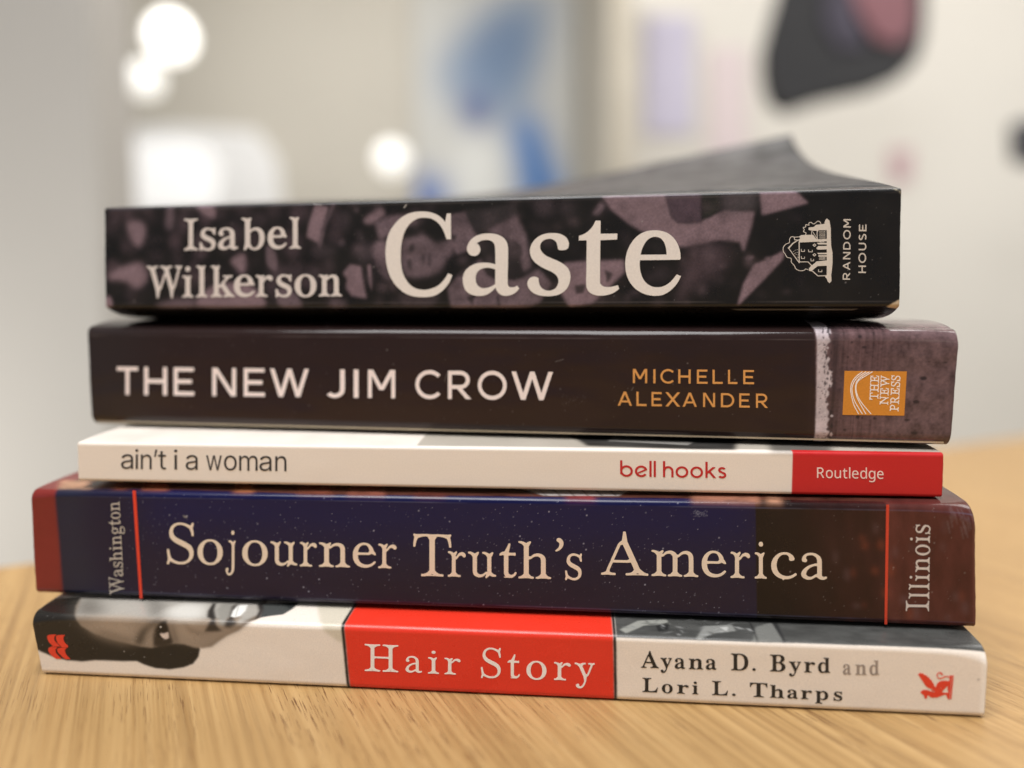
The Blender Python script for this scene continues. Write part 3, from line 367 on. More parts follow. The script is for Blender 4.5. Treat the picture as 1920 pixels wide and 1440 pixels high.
  'W': '258 -23 -6 3 -4 5 -7 19 -26 157 -12 31 -88 257 -40 123 -21 27 -27 27 -21 15 -26 6 -7 4 -3 5 -1 9 1 10 3 5 4 3 8 2 50 0 35 -7 57 -16 41 15 33 8 60 0 7 -2 5 -4 3 -6 0 -10 -1 -7 -3 -5 -7 -5 -14 -1 -19 -4 -19 -13 -14 -17 -7 -16 -1 -6 9 -35 108 -317 3 -6 4 -3 10 3 4 6 96 245 14 25 23 25 3 5 -13 40 -17 24 -22 22 -24 14 -19 5 -26 5 -7 4 -3 7 0 12 2 7 4 5 11 3 64 0 41 -8 48 -14 45 15 33 7 64 0 8 -2 4 -3 3 -7 1 -12 -2 -7 -4 -5 -7 -3 -17 -1 -14 -3 -13 -5 -23 -17 -9 -14 -5 -10 0 -4 16 -55 29 -79 61 -178 10 -29 5 -4 10 3 4 8 98 300 11 46 1 19 -5 6 -18 10 -10 3 -26 5 -7 4 -4 10 0 9 2 7 6 6 10 2 59 0 29 -5 33 5 38 0 10 -3 4 -7 1 -7 -1 -10 -3 -7 -6 -5 -14 -5 -22 -13 -9 -10 -130 -393 -15 -26 -33 -38 -24 -153 -5 -19 -4 -7 -11 -5 -14 0 -9 4 -7 8 -6 22 -28 159 -18 48 -76 219 -8 20 -5 3 -10 -3 -4 -6 -75 -193 -26 -62 -15 -21 -32 -33 -28 -138 -5 -16 -5 -7 -7 -4',
  'i': '32 -6 -7 3 -5 7 -1 11 4 10 7 5 24 6 14 10 17 19 10 20 1 288 -2 7 -6 12 -15 22 -17 12 -21 4 -7 5 -4 9 1 14 5 7 7 3 50 1 21 -5 41 -14 45 18 12 1 12 -1 5 -3 4 -7 1 -16 -2 -10 -20 -47 -2 -8 1 -295 14 -24 16 -16 14 -8 16 -4 7 -5 4 -10 -1 -11 -5 -8 -9 -3 -48 0 -33 7 -31 2 -34 -2 -30 -7|142 558 -12 3 -10 4 -9 7 -7 8 -6 9 -3 12 0 22 3 12 5 9 7 10 8 6 19 8 12 2 12 -1 19 -7 9 -8 7 -8 8 -19 2 -12 -1 -11 -8 -19 -7 -10 -8 -7 -17 -7',
  'k': '32 -6 -7 3 -5 7 -1 11 4 10 7 5 25 7 15 11 17 21 9 18 0 502 -2 7 -7 15 -17 21 -14 10 -19 4 -8 5 -5 10 1 14 5 7 7 3 48 0 16 -3 48 -15 43 17 23 1 5 -3 5 -7 1 -17 -2 -9 -20 -48 -2 -7 0 -321 1 -10 8 -4 7 1 21 14 24 10 24 44 57 58 10 14 4 13 -1 5 -3 4 -8 4 -9 2 -24 3 -9 8 -3 7 0 10 3 7 4 4 10 2 57 0 26 -6 41 6 59 0 7 -1 7 -3 5 -7 1 -7 -1 -12 -5 -6 -7 -4 -23 -3 -12 -4 -34 -14 -16 -9 -24 -31 -59 -57 -2 -5 0 -5 4 -19 6 -19 87 -121 26 -40 59 -53 19 -13 22 -9 5 -9 -1 -14 -2 -5 -5 -4 -9 -2 -41 0 -33 6 -45 3 -31 -2 -29 -7 -47 0 -9 3 -5 5 -1 7 0 10 3 7 7 5 17 1 9 5 14 14 7 11 0 4 -11 19 -86 122 -7 4 -12 3 -5 -1 -9 -7 -29 -13 -4 -5 0 -100 9 -18 16 -21 17 -12 21 -6 7 -5 3 -5 1 -7 -1 -9 -3 -5 -4 -4 -7 -2 -46 0 -35 7 -34 2 -31 -2 -30 -7',
  'r': '32 -6 -7 3 -5 7 -1 11 4 10 7 5 24 6 14 10 17 19 10 20 2 247 -3 45 -6 15 -15 21 -10 9 -12 5 -16 3 -7 5 -3 5 -1 9 1 9 3 5 4 4 7 2 48 0 21 -5 38 -13 43 17 12 1 12 -1 5 -3 5 -7 0 -16 -1 -10 -18 -43 1 -4 3 -1 7 2 19 27 15 17 21 15 29 12 26 6 26 0 22 -5 21 -12 10 -9 6 -10 7 -19 1 -12 0 -14 -3 -12 -7 -10 -9 -9 -10 -5 -12 -2 -9 0 -14 2 -17 10 -7 7 -7 12 -5 4 -14 5 -17 0 -14 -5 -11 -6 -13 -14 -14 -22 -23 -19 -7 -10 0 -223 4 -10 12 -17 25 -19 17 -5 24 -4 7 -3 4 -4 2 -8 -1 -9 -3 -7 -4 -4 -7 -2 -60 0 -43 7 -33 2 -34 -2 -30 -7',
  'o': '225 -21 -17 3 -21 6 -29 13 -31 24 -26 27 -9 14 -23 42 -16 50 -4 27 -2 26 2 59 8 45 11 34 8 16 22 39 29 31 27 21 33 16 45 8 36 0 45 -8 31 -15 19 -13 14 -13 19 -20 14 -19 20 -38 11 -29 6 -21 6 -55 -2 -62 -9 -50 -7 -22 -9 -19 -20 -35 -17 -22 -16 -16 -34 -24 -19 -9 -14 -5 -33 -6|238 25 20 -1 22 6 21 16 13 17 10 22 10 33 6 33 3 38 1 48 -2 55 -6 40 -9 33 -9 22 -8 14 -9 11 -21 18 -12 6 -12 2 -21 -1 -15 -7 -21 -18 -10 -13 -12 -24 -9 -29 -5 -26 -6 -52 -1 -45 2 -48 6 -40 9 -39 11 -26 12 -19 24 -19 10 -5',
  'n': '32 -6 -7 3 -5 7 -1 11 4 10 7 5 24 6 14 10 17 19 10 20 1 288 -2 7 -9 16 -15 18 -16 12 -22 6 -7 5 -2 5 -1 7 1 9 2 5 5 4 7 2 48 0 21 -5 43 -14 43 18 12 1 11 -1 9 -7 2 -10 -1 -14 -8 -24 1 -4 28 28 13 9 26 14 30 9 36 2 29 -4 31 -12 26 -18 12 -14 10 -17 8 -21 4 -22 5 -57 0 -224 14 -24 17 -16 8 -6 22 -6 7 -5 2 -5 1 -7 -1 -9 -2 -5 -5 -4 -7 -2 -45 0 -36 7 -33 2 -31 -2 -31 -7 -43 0 -12 2 -6 6 -2 14 4 10 7 5 21 4 17 14 19 24 6 15 0 240 -3 34 -4 14 -9 12 -14 10 -12 3 -12 2 -14 -2 -14 -4 -20 -8 -9 -7 -26 -25 -12 -8 -13 -6 -3 -5 0 -250 9 -18 16 -21 17 -13 21 -5 7 -5 3 -5 1 -7 0 -7 -3 -7 -5 -4 -7 -2 -43 0 -38 7 -34 2 -31 -2 -30 -7',
 },
 'press': {
  'T': '135 -23 -8 4 -7 7 -5 8 -1 8 0 21 4 10 5 7 7 5 9 3 38 4 35 9 15 7 16 12 18 15 3 7 0 476 -3 7 -25 28 -6 6 -5 1 -36 0 -35 -5 -39 -10 -16 -6 -3 -2 -4 -7 -13 -43 -8 -48 -1 -19 -5 -14 -9 -10 -12 -7 -17 -2 -14 2 -8 5 -7 7 -4 7 -2 10 0 24 6 54 15 65 -1 4 -15 19 -4 10 -1 19 6 14 6 7 7 4 14 4 12 -1 9 -3 22 -17 5 -1 42 10 43 7 36 2 43 0 24 -5 28 -17 24 -3 22 3 26 16 24 6 38 0 14 -1 28 -1 46 -7 45 -10 5 1 19 15 9 4 19 1 15 -6 9 -10 5 -14 -1 -12 -2 -10 -4 -8 -13 -16 -1 -4 9 -38 7 -39 5 -42 0 -22 -1 -9 -4 -10 -5 -7 -9 -6 -12 -3 -19 0 -12 6 -10 10 -6 19 -1 19 -8 48 -13 43 -2 5 -5 4 -43 13 -31 5 -26 3 -31 0 -5 -1 -7 -6 -24 -28 -4 -7 0 -476 4 -7 17 -15 12 -9 19 -11 33 -8 43 -4 13 -6 8 -9 5 -12 0 -19 -6 -15 -8 -8 -12 -5 -48 -1 -24 3 -21 5 -48 17 -19 2 -28 0 -29 -3 -33 -14 -33 -7 -29 -3 -31 0',
  'H': '20 -23 -13 10 -7 14 0 24 3 10 5 6 15 9 47 6 19 6 15 6 19 13 16 15 4 5 1 5 2 12 0 447 -2 11 -4 6 -25 20 -11 8 -17 7 -19 5 -45 7 -14 8 -8 12 -2 16 2 17 8 12 9 6 9 3 36 0 22 -2 21 -5 48 -17 28 -3 41 2 57 20 40 5 38 0 10 -4 9 -7 7 -15 0 -19 -3 -12 -8 -11 -15 -7 -35 -3 -19 -4 -15 -5 -16 -8 -10 -7 -22 -19 -3 -5 0 -181 1 -2 5 -2 31 -2 238 1 24 1 5 2 1 2 0 181 -4 5 -26 23 -21 11 -15 5 -19 4 -38 3 -9 4 -7 5 -8 14 -2 22 5 14 11 12 8 3 9 2 31 0 27 -3 33 -8 38 -14 26 -3 22 0 19 2 50 18 21 5 24 2 36 0 9 -4 7 -6 8 -13 2 -17 -3 -14 -7 -12 -14 -8 -36 -5 -38 -10 -17 -10 -25 -22 -4 -5 -1 -9 1 -464 3 -6 18 -16 30 -18 33 -10 34 -4 14 -7 8 -11 4 -14 -2 -19 -8 -14 -9 -7 -10 -3 -33 0 -24 3 -29 7 -40 15 -19 2 -26 1 -26 -3 -39 -15 -33 -7 -24 -3 -31 0 -9 2 -10 4 -6 6 -5 7 -3 14 2 19 4 10 6 6 14 7 36 4 33 8 20 11 33 28 1 10 0 195 -1 2 -5 2 -24 2 -240 0 -29 -2 -5 -2 -1 -2 1 -205 14 -14 19 -14 20 -11 19 -6 47 -6 15 -7 8 -11 3 -12 0 -19 -7 -13 -9 -8 -10 -4 -38 -1 -38 5 -57 20 -19 2 -29 0 -23 -2 -36 -15 -31 -7 -29 -3 -28 0',
  'E': '18 -23 -7 4 -7 7 -5 8 -2 8 0 21 4 10 6 7 6 5 10 3 42 4 31 9 17 10 12 9 17 15 3 7 1 466 -2 7 -2 4 -36 29 -19 8 -17 5 -45 5 -14 7 -9 11 -3 12 1 19 7 15 8 7 10 4 43 0 36 -6 54 -19 38 -2 27 3 40 15 38 5 91 0 43 -2 59 -7 43 -9 5 2 19 15 12 5 19 0 14 -7 6 -7 4 -9 1 -19 -4 -14 -15 -20 -1 -4 9 -34 7 -33 5 -33 0 -38 -2 -12 -5 -9 -7 -7 -10 -4 -14 -2 -12 2 -12 7 -7 9 -4 11 -9 50 -7 33 -12 31 -6 6 -34 9 -47 8 -41 3 -83 0 -19 -4 -17 -8 -15 -12 -16 -16 -1 -7 0 -174 1 -7 3 -2 26 -2 45 -1 60 3 4 6 11 31 8 36 6 43 4 12 5 8 7 7 7 4 10 2 11 0 15 -4 12 -12 3 -8 1 -9 0 -29 -2 -26 -9 -52 -15 -50 10 -31 11 -50 5 -45 0 -29 0 -12 -2 -9 -5 -9 -7 -7 -9 -4 -10 -2 -12 1 -9 4 -12 9 -7 12 -8 62 -5 26 -10 31 -6 11 -5 1 -14 -1 -45 1 -19 2 -50 -2 -3 -2 -1 -7 0 -193 0 -5 3 -5 17 -15 17 -11 17 -6 40 -5 29 0 74 6 35 5 53 13 4 2 6 7 16 28 19 43 17 50 6 10 8 7 12 5 14 2 14 -2 10 -4 8 -8 5 -10 1 -12 -4 -19 -17 -52 -10 -26 -23 -50 1 -5 10 -17 5 -14 -1 -17 -7 -14 -6 -6 -10 -4 -9 -2 -12 1 -12 4 -19 17 -7 2 -57 -11 -43 -4 -36 -3 -107 0 -34 6 -42 14 -41 2 -26 -3 -36 -15 -31 -8 -24 -2 -35 0',
  'N': '596 -39 -14 7 -9 12 -9 28 -58 144 -31 33 -264 323 -19 23 -5 2 -8 -8 -3 -12 1 -445 3 -6 9 -3 22 -5 35 -4 12 -5 8 -8 5 -10 2 -14 -2 -14 -5 -10 -6 -7 -9 -5 -12 -2 -31 0 -23 3 -24 5 -24 7 -45 -12 -24 -3 -33 0 -15 3 -12 10 -6 13 -1 19 4 12 8 11 14 7 38 4 20 4 7 3 3 4 0 460 5 24 19 38 -6 5 -33 18 -26 12 -31 8 -12 8 -8 13 -2 22 5 14 8 9 9 5 9 2 19 0 19 -3 53 -18 59 -24 3 0 1 3 2 12 5 9 8 10 10 7 9 3 12 0 10 -2 9 -6 7 -7 5 -10 1 -9 0 -10 -3 -12 -4 -7 -8 -8 -12 -8 1 -5 27 -29 272 -333 12 -13 5 -2 8 10 2 10 0 352 -6 5 -14 4 -50 6 -12 6 -8 8 -5 12 -1 16 2 12 5 9 7 6 10 5 9 2 29 0 26 -3 26 -6 22 -7 47 13 24 3 31 0 14 -4 12 -9 6 -14 1 -19 -3 -12 -9 -11 -14 -7 -36 -3 -19 -5 -9 -3 -3 -4 -1 -369 -4 -17 -9 -21 -7 -12 -22 -26 -1 -5 43 -138 7 -17 1 -19 -2 -9 -4 -7 -5 -7 -7 -4 -15 -4',
  'W': '249 -39 -7 3 -7 7 -5 9 -2 7 -1 67 2 16 -4 95 -12 29 -88 257 -31 93 -7 26 -5 7 -16 12 -36 25 -26 10 -29 5 -14 8 -7 12 -3 14 2 17 8 13 9 7 12 3 26 0 27 -4 19 -7 26 -11 45 -24 31 21 16 9 39 14 21 3 33 -1 13 -4 10 -10 5 -12 1 -19 -3 -12 -7 -9 -14 -8 -35 -5 -22 -8 -23 -17 -8 -10 -1 -4 5 -20 24 -73 87 -255 3 -5 4 -2 9 4 4 5 98 250 8 12 15 17 13 10 20 11 2 5 -10 32 -12 11 -26 19 -17 9 -12 5 -23 5 -31 3 -10 4 -7 6 -8 13 -1 22 4 14 10 10 9 5 12 2 26 -1 36 -4 22 -7 26 -11 43 -22 38 24 23 10 27 8 21 3 38 -1 12 -4 10 -8 6 -14 1 -19 -4 -12 -6 -9 -14 -8 -41 -5 -25 -9 -10 -5 -15 -13 -5 -5 -1 -5 15 -55 13 -31 77 -224 10 -26 3 -3 8 3 5 7 100 303 12 50 0 7 -3 2 -19 5 -31 4 -14 9 -7 8 -3 12 0 17 5 12 5 6 7 6 7 3 9 2 29 -1 21 -2 41 -12 31 9 28 5 22 -1 13 -8 7 -9 3 -12 -1 -17 -6 -14 -6 -7 -8 -6 -38 -11 -5 -3 -2 -3 -13 -51 -113 -341 -10 -16 -14 -16 -12 -9 -29 -17 -2 -3 -1 -13 2 -16 -5 -119 1 -19 -2 -12 -7 -10 -7 -6 -10 -4 -9 -2 -17 2 -9 3 -7 4 -7 8 -4 7 -3 12 1 19 -7 162 -16 40 -77 224 -7 17 -4 3 -10 -5 -4 -5 -93 -238 -7 -15 -8 -12 -13 -14 -27 -18 -17 -8 -2 -3 -3 -49 -3 -19 -3 -60 2 -21 -5 -15 -10 -11 -11 -6 -24 -2',
  'P': '20 -23 -13 10 -7 14 0 24 3 10 5 6 15 9 47 6 19 6 15 6 19 13 16 15 4 5 1 5 2 12 0 447 -2 11 -4 6 -25 20 -11 8 -17 7 -19 5 -45 7 -12 6 -9 11 -3 12 1 19 5 12 8 8 12 6 36 0 24 -2 21 -5 50 -18 19 -2 24 0 21 3 38 14 29 6 67 0 35 -5 29 -8 66 -28 3 -2 0 -5 31 -28 24 -31 16 -31 10 -36 1 -31 -1 -31 -10 -38 -7 -17 -9 -14 -21 -29 -34 -30 -19 -14 -41 -19 -23 -8 -46 -7 -95 -1 -21 -2 -4 -4 1 -179 14 -14 19 -14 20 -11 19 -6 47 -6 14 -6 8 -9 4 -12 0 -19 -6 -15 -8 -8 -12 -5 -38 -1 -38 5 -57 20 -19 2 -29 0 -23 -2 -36 -15 -31 -7 -29 -3 -28 0|245 365 25 -1 53 0 26 2 26 5 19 6 17 9 16 12 15 13 14 19 11 21 6 26 0 29 -5 24 -7 16 -12 19 -16 17 -18 14 -19 10 -17 7 -56 9 -24 -3 -17 -4 -14 -7 -27 -23 -3 -10 0 -200 1 -8',
  'R': '20 -23 -13 10 -7 14 0 24 3 10 5 6 15 9 47 6 19 6 15 6 19 13 16 15 4 5 1 5 2 12 0 447 -2 11 -4 6 -25 20 -11 8 -17 7 -19 5 -45 7 -12 6 -9 11 -3 12 1 19 5 12 8 8 12 6 36 0 24 -2 21 -5 50 -18 19 -2 24 0 24 3 33 12 24 6 19 2 55 0 33 -3 33 -8 25 -8 47 -24 45 -41 22 -28 11 -19 8 -22 4 -19 1 -54 -11 -36 -13 -24 -17 -24 -19 -20 -17 -15 -35 -27 -11 -19 -2 -7 1 -5 123 -185 45 -28 36 -20 22 -7 33 -7 13 -10 6 -9 2 -12 -1 -17 -5 -12 -8 -8 -10 -4 -9 -2 -24 0 -31 6 -50 19 -36 3 -16 -4 -15 -14 -14 -8 -16 0 -14 5 -8 7 -5 7 -3 10 0 9 3 17 11 24 7 12 -1 5 -116 176 -5 6 -74 37 -7 2 -22 0 -28 -2 -4 -3 1 -188 14 -14 19 -14 20 -11 19 -6 47 -6 15 -7 8 -11 3 -12 0 -19 -7 -13 -9 -8 -10 -4 -38 -1 -38 5 -57 20 -19 2 -29 0 -23 -2 -36 -15 -31 -7 -29 -3 -28 0|379 346 6 2 23 35 50 46 22 31 6 15 2 14 0 24 -6 22 -5 9 -11 17 -16 16 -20 17 -15 9 -19 8 -23 6 -43 5 -26 -3 -19 -4 -15 -7 -12 -9 -16 -14 -4 -8 0 -202 4 -3 73 -2',
  'S': '61 -39 -9 4 -7 8 -4 9 -2 10 3 23 3 15 19 45 -16 76 -9 72 1 9 3 10 6 9 7 5 14 5 22 -1 14 -7 9 -10 4 -11 4 -38 11 -52 5 -22 7 -21 3 -4 26 -17 29 -15 33 -13 48 -8 14 0 28 5 22 5 16 8 17 10 14 12 15 19 9 22 7 33 -1 19 -9 33 -11 22 -14 15 -19 14 -34 19 -93 44 -56 32 -41 31 -17 17 -12 15 -10 18 -12 26 -8 24 -3 26 2 52 9 36 14 28 26 34 35 27 31 16 38 11 64 1 29 -4 26 -5 28 -10 55 -25 4 5 3 12 4 10 5 7 8 6 9 4 15 2 12 -1 9 -4 12 -12 5 -14 -1 -12 -3 -19 -7 -21 -11 -24 17 -79 4 -31 1 -16 -1 -10 -4 -10 -5 -7 -9 -6 -12 -3 -19 1 -12 5 -10 10 -4 10 -13 62 -9 32 -7 17 -55 31 -45 17 -31 5 -17 0 -31 -5 -28 -12 -17 -14 -14 -19 -8 -19 -6 -35 3 -22 7 -21 11 -19 17 -19 28 -20 22 -12 116 -57 36 -19 41 -30 19 -20 11 -14 10 -17 12 -28 7 -29 3 -26 0 -36 -4 -19 -7 -26 -14 -31 -20 -28 -20 -21 -19 -16 -19 -12 -19 -9 -36 -13 -43 -6 -59 0 -24 3 -45 14 -60 28 -2 0 -3 -4 -8 -29 -4 -7 -6 -6 -8 -3 -9 -2 -17 0',
 },
 'ns': {
  'R': '65 1 -1 5 1 471 5 2 165 0 42 -8 22 -7 14 -7 15 -11 20 -19 13 -23 8 -22 2 -17 0 -45 -2 -14 -8 -19 -11 -22 -13 -14 -22 -17 -16 -10 -19 -8 -3 -3 113 -183 14 -24 1 -5 -9 -1 -54 0 -6 1 -108 186 -7 9 -6 2 -83 0 -5 -1 -1 -3 -1 -193 -5 -1|127 251 5 -1 93 0 26 5 22 10 8 5 9 10 7 9 7 15 5 21 0 31 -5 21 -8 16 -16 16 -15 7 -26 8 -16 2 -96 -1 -1 -5',
  'o': '187 -7 -5 2 -12 0 -21 6 -36 16 -21 16 -20 23 -17 29 -9 26 -5 19 -3 16 0 69 8 39 7 19 17 31 23 26 30 20 23 9 39 8 38 0 28 -6 22 -7 19 -9 22 -18 16 -15 12 -18 15 -29 10 -38 0 -7 2 -7 0 -67 -10 -45 -14 -31 -13 -20 -23 -23 -22 -15 -29 -11 -43 -8|181 44 6 -1 38 0 24 8 17 10 14 13 12 20 10 26 5 24 0 14 3 12 -1 24 -2 7 0 17 -5 24 -5 14 -7 14 -9 15 -13 13 -10 6 -23 10 -15 3 -35 0 -22 -6 -19 -9 -10 -8 -12 -14 -10 -17 -7 -21 -5 -24 0 -12 -2 -7 0 -36 2 -7 0 -12 3 -17 9 -28 13 -23 16 -15 22 -13',
  'u': '168 -7 -5 2 -14 0 -22 6 -12 4 -21 12 -17 18 -12 21 -5 12 -5 24 0 14 -3 7 1 245 5 2 50 -1 3 -1 1 -2 0 -229 2 -7 1 -19 7 -21 8 -13 7 -7 19 -12 21 -5 34 0 33 8 19 11 10 10 10 15 9 26 6 26 0 26 2 8 1 185 5 2 50 -1 1 -5 -1 -353 -5 -1 -40 1 -3 7 -6 36 -3 2 -26 -27 -19 -11 -27 -10 -14 -3 -9 0 -8 -2',
  't': '154 -7 -27 5 -26 12 -21 21 -10 20 -8 34 0 226 -1 2 -3 1 -43 0 -2 1 -1 3 0 21 3 5 46 21 10 27 13 45 2 5 3 1 32 -1 2 -82 97 -1 3 -1 1 -2 -1 -41 -98 -1 -2 -1 -2 -2 0 -219 3 -15 7 -14 8 -8 10 -7 12 -5 19 -2 5 2 16 0 19 5 7 0 1 -2 1 -38 -4 -5 -26 -8 -12 0 -7 -2',
  'l': '58 1 -1 5 0 500 1 2 3 1 52 0 3 -1 1 -4 0 -500 -1 -3 -3 -1',
  'e': '192 -7 -5 2 -12 0 -21 6 -22 7 -14 7 -24 16 -15 15 -9 12 -15 24 -12 33 -5 29 0 69 5 29 10 28 14 29 15 20 10 10 21 16 24 12 14 4 29 6 33 0 29 -6 14 -4 19 -10 17 -11 19 -21 10 -14 9 -19 10 -31 3 -14 0 -14 2 -8 0 -42 -1 -3 -5 -1 -235 0 -6 -1 0 -10 2 -7 0 -12 3 -14 5 -14 9 -19 7 -10 18 -18 19 -11 26 -8 12 0 7 -2 19 0 7 2 19 0 17 3 19 5 38 14 2 0 1 -2 1 -45 -4 -5 -33 -12 -36 -8 -17 0 -7 -2|101 218 5 -1 174 0 3 1 0 7 -2 7 -1 14 -7 24 -4 10 -11 13 -13 13 -10 5 -17 6 -7 0 -7 2 -15 0 -7 -2 -12 -1 -14 -5 -19 -11 -8 -8 -9 -12 -12 -24 -8 -31',
  'd': '170 -7 -35 8 -22 9 -15 10 -25 25 -11 16 -9 19 -10 31 -5 33 0 74 5 28 8 27 7 16 9 17 9 12 20 20 27 16 31 10 9 0 7 3 34 0 16 -3 24 -7 25 -15 14 -12 11 -13 5 -2 1 15 -2 12 0 164 0 2 3 1 53 0 1 -5 -1 -503 -5 -1 -41 1 -6 36 -3 9 -3 1 -22 -24 -18 -13 -14 -7 -24 -7 -12 -1 -7 -2|174 44 41 -1 29 8 14 7 16 15 6 9 12 31 3 14 0 12 3 7 0 58 -3 7 0 12 -5 26 -7 19 -8 15 -10 12 -9 7 -12 7 -29 8 -42 -1 -15 -5 -19 -11 -12 -12 -12 -20 -10 -26 -5 -24 0 -14 -2 -8 0 -35 2 -7 0 -15 3 -14 9 -31 11 -18 9 -11 11 -9 15 -8',
  'g': '175 -161 -5 1 -24 1 -42 7 -36 12 -4 5 0 46 1 4 36 -14 31 -8 7 0 7 -2 15 -1 7 -2 47 0 15 3 19 7 15 10 12 12 14 24 5 14 3 17 0 60 2 9 -1 3 -3 0 -15 -20 -20 -15 -19 -9 -15 -5 -28 -5 -26 0 -38 8 -22 9 -17 11 -20 21 -11 16 -12 24 -7 22 -5 23 -1 10 -2 7 0 71 5 29 10 31 19 36 22 25 24 16 24 9 31 6 28 0 26 -6 15 -4 26 -15 14 -11 8 -11 9 -7 3 2 5 39 3 4 5 2 39 -1 1 -5 0 -389 -8 -38 -12 -26 -12 -17 -11 -11 -23 -15 -31 -12 -26 -5 -17 -1 -7 -2|171 44 23 -2 26 1 26 8 13 7 14 11 15 25 4 14 6 29 0 74 -3 7 0 9 -3 15 -4 16 -15 27 -11 11 -16 11 -11 4 -24 6 -31 0 -12 -3 -14 -5 -17 -11 -10 -11 -15 -24 -4 -12 -8 -33 0 -14 -2 -8 0 -35 2 -7 0 -15 3 -14 9 -31 10 -17 10 -12 12 -10 19 -9',
 },
 'inter': {
  'a': '156 -6 -31 4 -24 7 -28 16 -17 18 -14 22 -5 16 -3 17 0 31 8 26 10 17 13 13 20 13 19 8 52 12 95 13 19 8 6 7 3 12 0 11 -7 27 -12 19 -12 9 -21 10 -19 3 -26 0 -17 -3 -23 -8 -15 -9 -7 -7 -11 -12 -7 -14 -6 -3 -4 0 -15 6 -26 6 -5 4 0 6 4 9 25 31 9 7 27 18 21 8 38 9 48 0 40 -10 34 -18 19 -21 8 -12 7 -16 7 -34 0 -190 0 -48 3 -24 -2 -4 -7 -4 -21 2 -21 -2 -5 2 -4 6 3 41 -2 3 -2 1 -4 -2 -14 -19 -10 -9 -24 -16 -22 -8 -16 -4|150 44 35 -1 19 4 11 4 20 10 19 16 15 19 7 19 3 17 0 50 -2 6 -4 1 -17 -5 -21 -5 -60 -8 -33 -7 -22 -8 -19 -14 -7 -11 -3 -11 0 -31 4 -12 8 -12 13 -9 11 -6',
  'i': '54 1 -2 7 3 27 0 309 -2 26 3 7 5 1 21 -2 24 2 5 -1 3 -7 -2 -26 0 -309 3 -29 -2 -5 -5 -1 -47 -1|75 448 -14 6 -11 11 -4 15 1 14 7 12 11 9 15 4 16 -2 12 -6 9 -10 4 -14 -1 -14 -7 -12 -9 -9 -15 -5',
  'n': '54 1 -2 7 3 27 0 252 0 59 -2 24 1 5 7 3 21 -2 22 2 6 -3 2 -5 -3 -24 0 -26 1 -5 3 -1 17 24 12 13 21 15 14 7 17 5 17 3 38 0 31 -9 24 -13 15 -13 18 -26 11 -28 4 -17 3 -21 0 -219 3 -27 -2 -7 -7 -2 -45 0 -8 2 -1 7 3 27 0 219 -3 14 -10 26 -7 10 -13 12 -9 6 -14 6 -15 3 -12 0 -21 -1 -14 -2 -22 -10 -9 -7 -17 -17 -14 -19 -4 -14 -2 -15 0 -211 3 -20 -1 -11 -1 -3 -7 -2 -45 0',
  't': '156 -1 -26 2 -19 7 -14 10 -15 20 -5 11 -7 19 -3 24 -1 233 -1 2 -4 1 -46 -2 -4 2 -3 4 1 22 -2 16 4 7 4 1 46 -1 4 0 1 3 1 59 -3 24 2 5 4 3 26 -2 22 2 6 -3 2 -5 -2 -26 0 -55 1 -4 5 -1 45 0 21 1 5 -1 3 -4 -1 -22 2 -16 -4 -7 -5 -2 -19 2 -47 0 -5 -1 -1 -4 0 -236 2 -14 9 -15 14 -8 7 -2 17 0 19 3 7 -2 5 -7 1 -15 7 -19 -1 -7 -5 -1 -33 -2',
  'w': '139 0 -3 4 -2 7 0 14 -13 38 -83 276 -11 29 0 5 3 4 5 1 28 -2 14 2 8 -3 3 -5 5 -24 42 -147 32 -129 3 -5 3 3 26 112 37 133 11 36 4 24 3 4 7 1 24 -3 23 3 5 -1 5 -4 3 -24 43 -153 30 -126 2 -2 3 1 2 6 33 131 42 145 3 22 3 4 5 1 17 -2 28 2 7 -3 1 -10 -16 -40 -81 -271 -8 -24 -2 -7 1 -5 -4 -17 -7 -2 -48 0 -5 1 -3 4 -3 9 1 12 -47 160 -29 111 -2 8 -2 2 -6 -5 -28 -109 -48 -165 0 -9 -4 -17 -7 -2',
  'o': '180 -4 -19 4 -26 10 -27 16 -23 20 -20 29 -15 33 -9 31 -5 46 2 33 6 31 12 35 18 31 11 15 11 11 29 21 26 11 34 8 45 0 40 -10 24 -12 21 -15 17 -17 13 -16 13 -24 7 -17 11 -43 2 -26 0 -28 -2 -22 -9 -38 -16 -38 -17 -24 -21 -21 -31 -19 -12 -6 -16 -5 -27 -5|181 46 49 0 14 3 14 6 10 6 19 16 13 19 12 27 7 26 3 16 -1 46 -7 35 -6 19 -14 24 -17 19 -19 13 -26 9 -26 3 -24 -3 -17 -5 -21 -12 -19 -19 -10 -14 -13 -29 -7 -31 -2 -31 2 -33 7 -31 5 -12 16 -28 21 -22 21 -12',
  'm': '54 1 -2 7 3 27 0 254 0 57 -2 24 3 7 5 1 21 -2 22 2 6 -3 2 -5 -3 -26 2 -31 3 0 7 14 12 17 18 17 19 12 22 7 19 3 19 0 19 -4 24 -11 13 -10 12 -14 17 -32 3 -1 2 3 16 25 18 17 16 11 15 7 21 6 17 3 28 0 36 -10 25 -15 12 -12 9 -11 9 -17 6 -17 6 -36 1 -230 3 -27 -2 -7 -7 -2 -45 0 -8 2 -1 3 0 11 3 20 0 238 -6 19 -12 19 -22 14 -14 5 -17 3 -19 0 -14 -3 -26 -12 -19 -19 -14 -26 -2 -10 0 -228 3 -27 -1 -7 -8 -2 -45 0 -7 2 -1 3 -1 11 3 20 0 240 -3 12 -8 14 -18 19 -17 9 -22 4 -19 0 -12 -3 -19 -7 -21 -17 -21 -29 -4 -21 0 -221 3 -20 -1 -11 -1 -3 -7 -2 -45 0',
  "'": '61 320 -6 3 -2 4 5 19 21 122 2 36 4 4 4 1 19 -2 34 2 5 -5 0 -8 -9 -21 -6 -24 -30 -112 -3 -14 -3 -4 -4 -2 -12 1',
 },
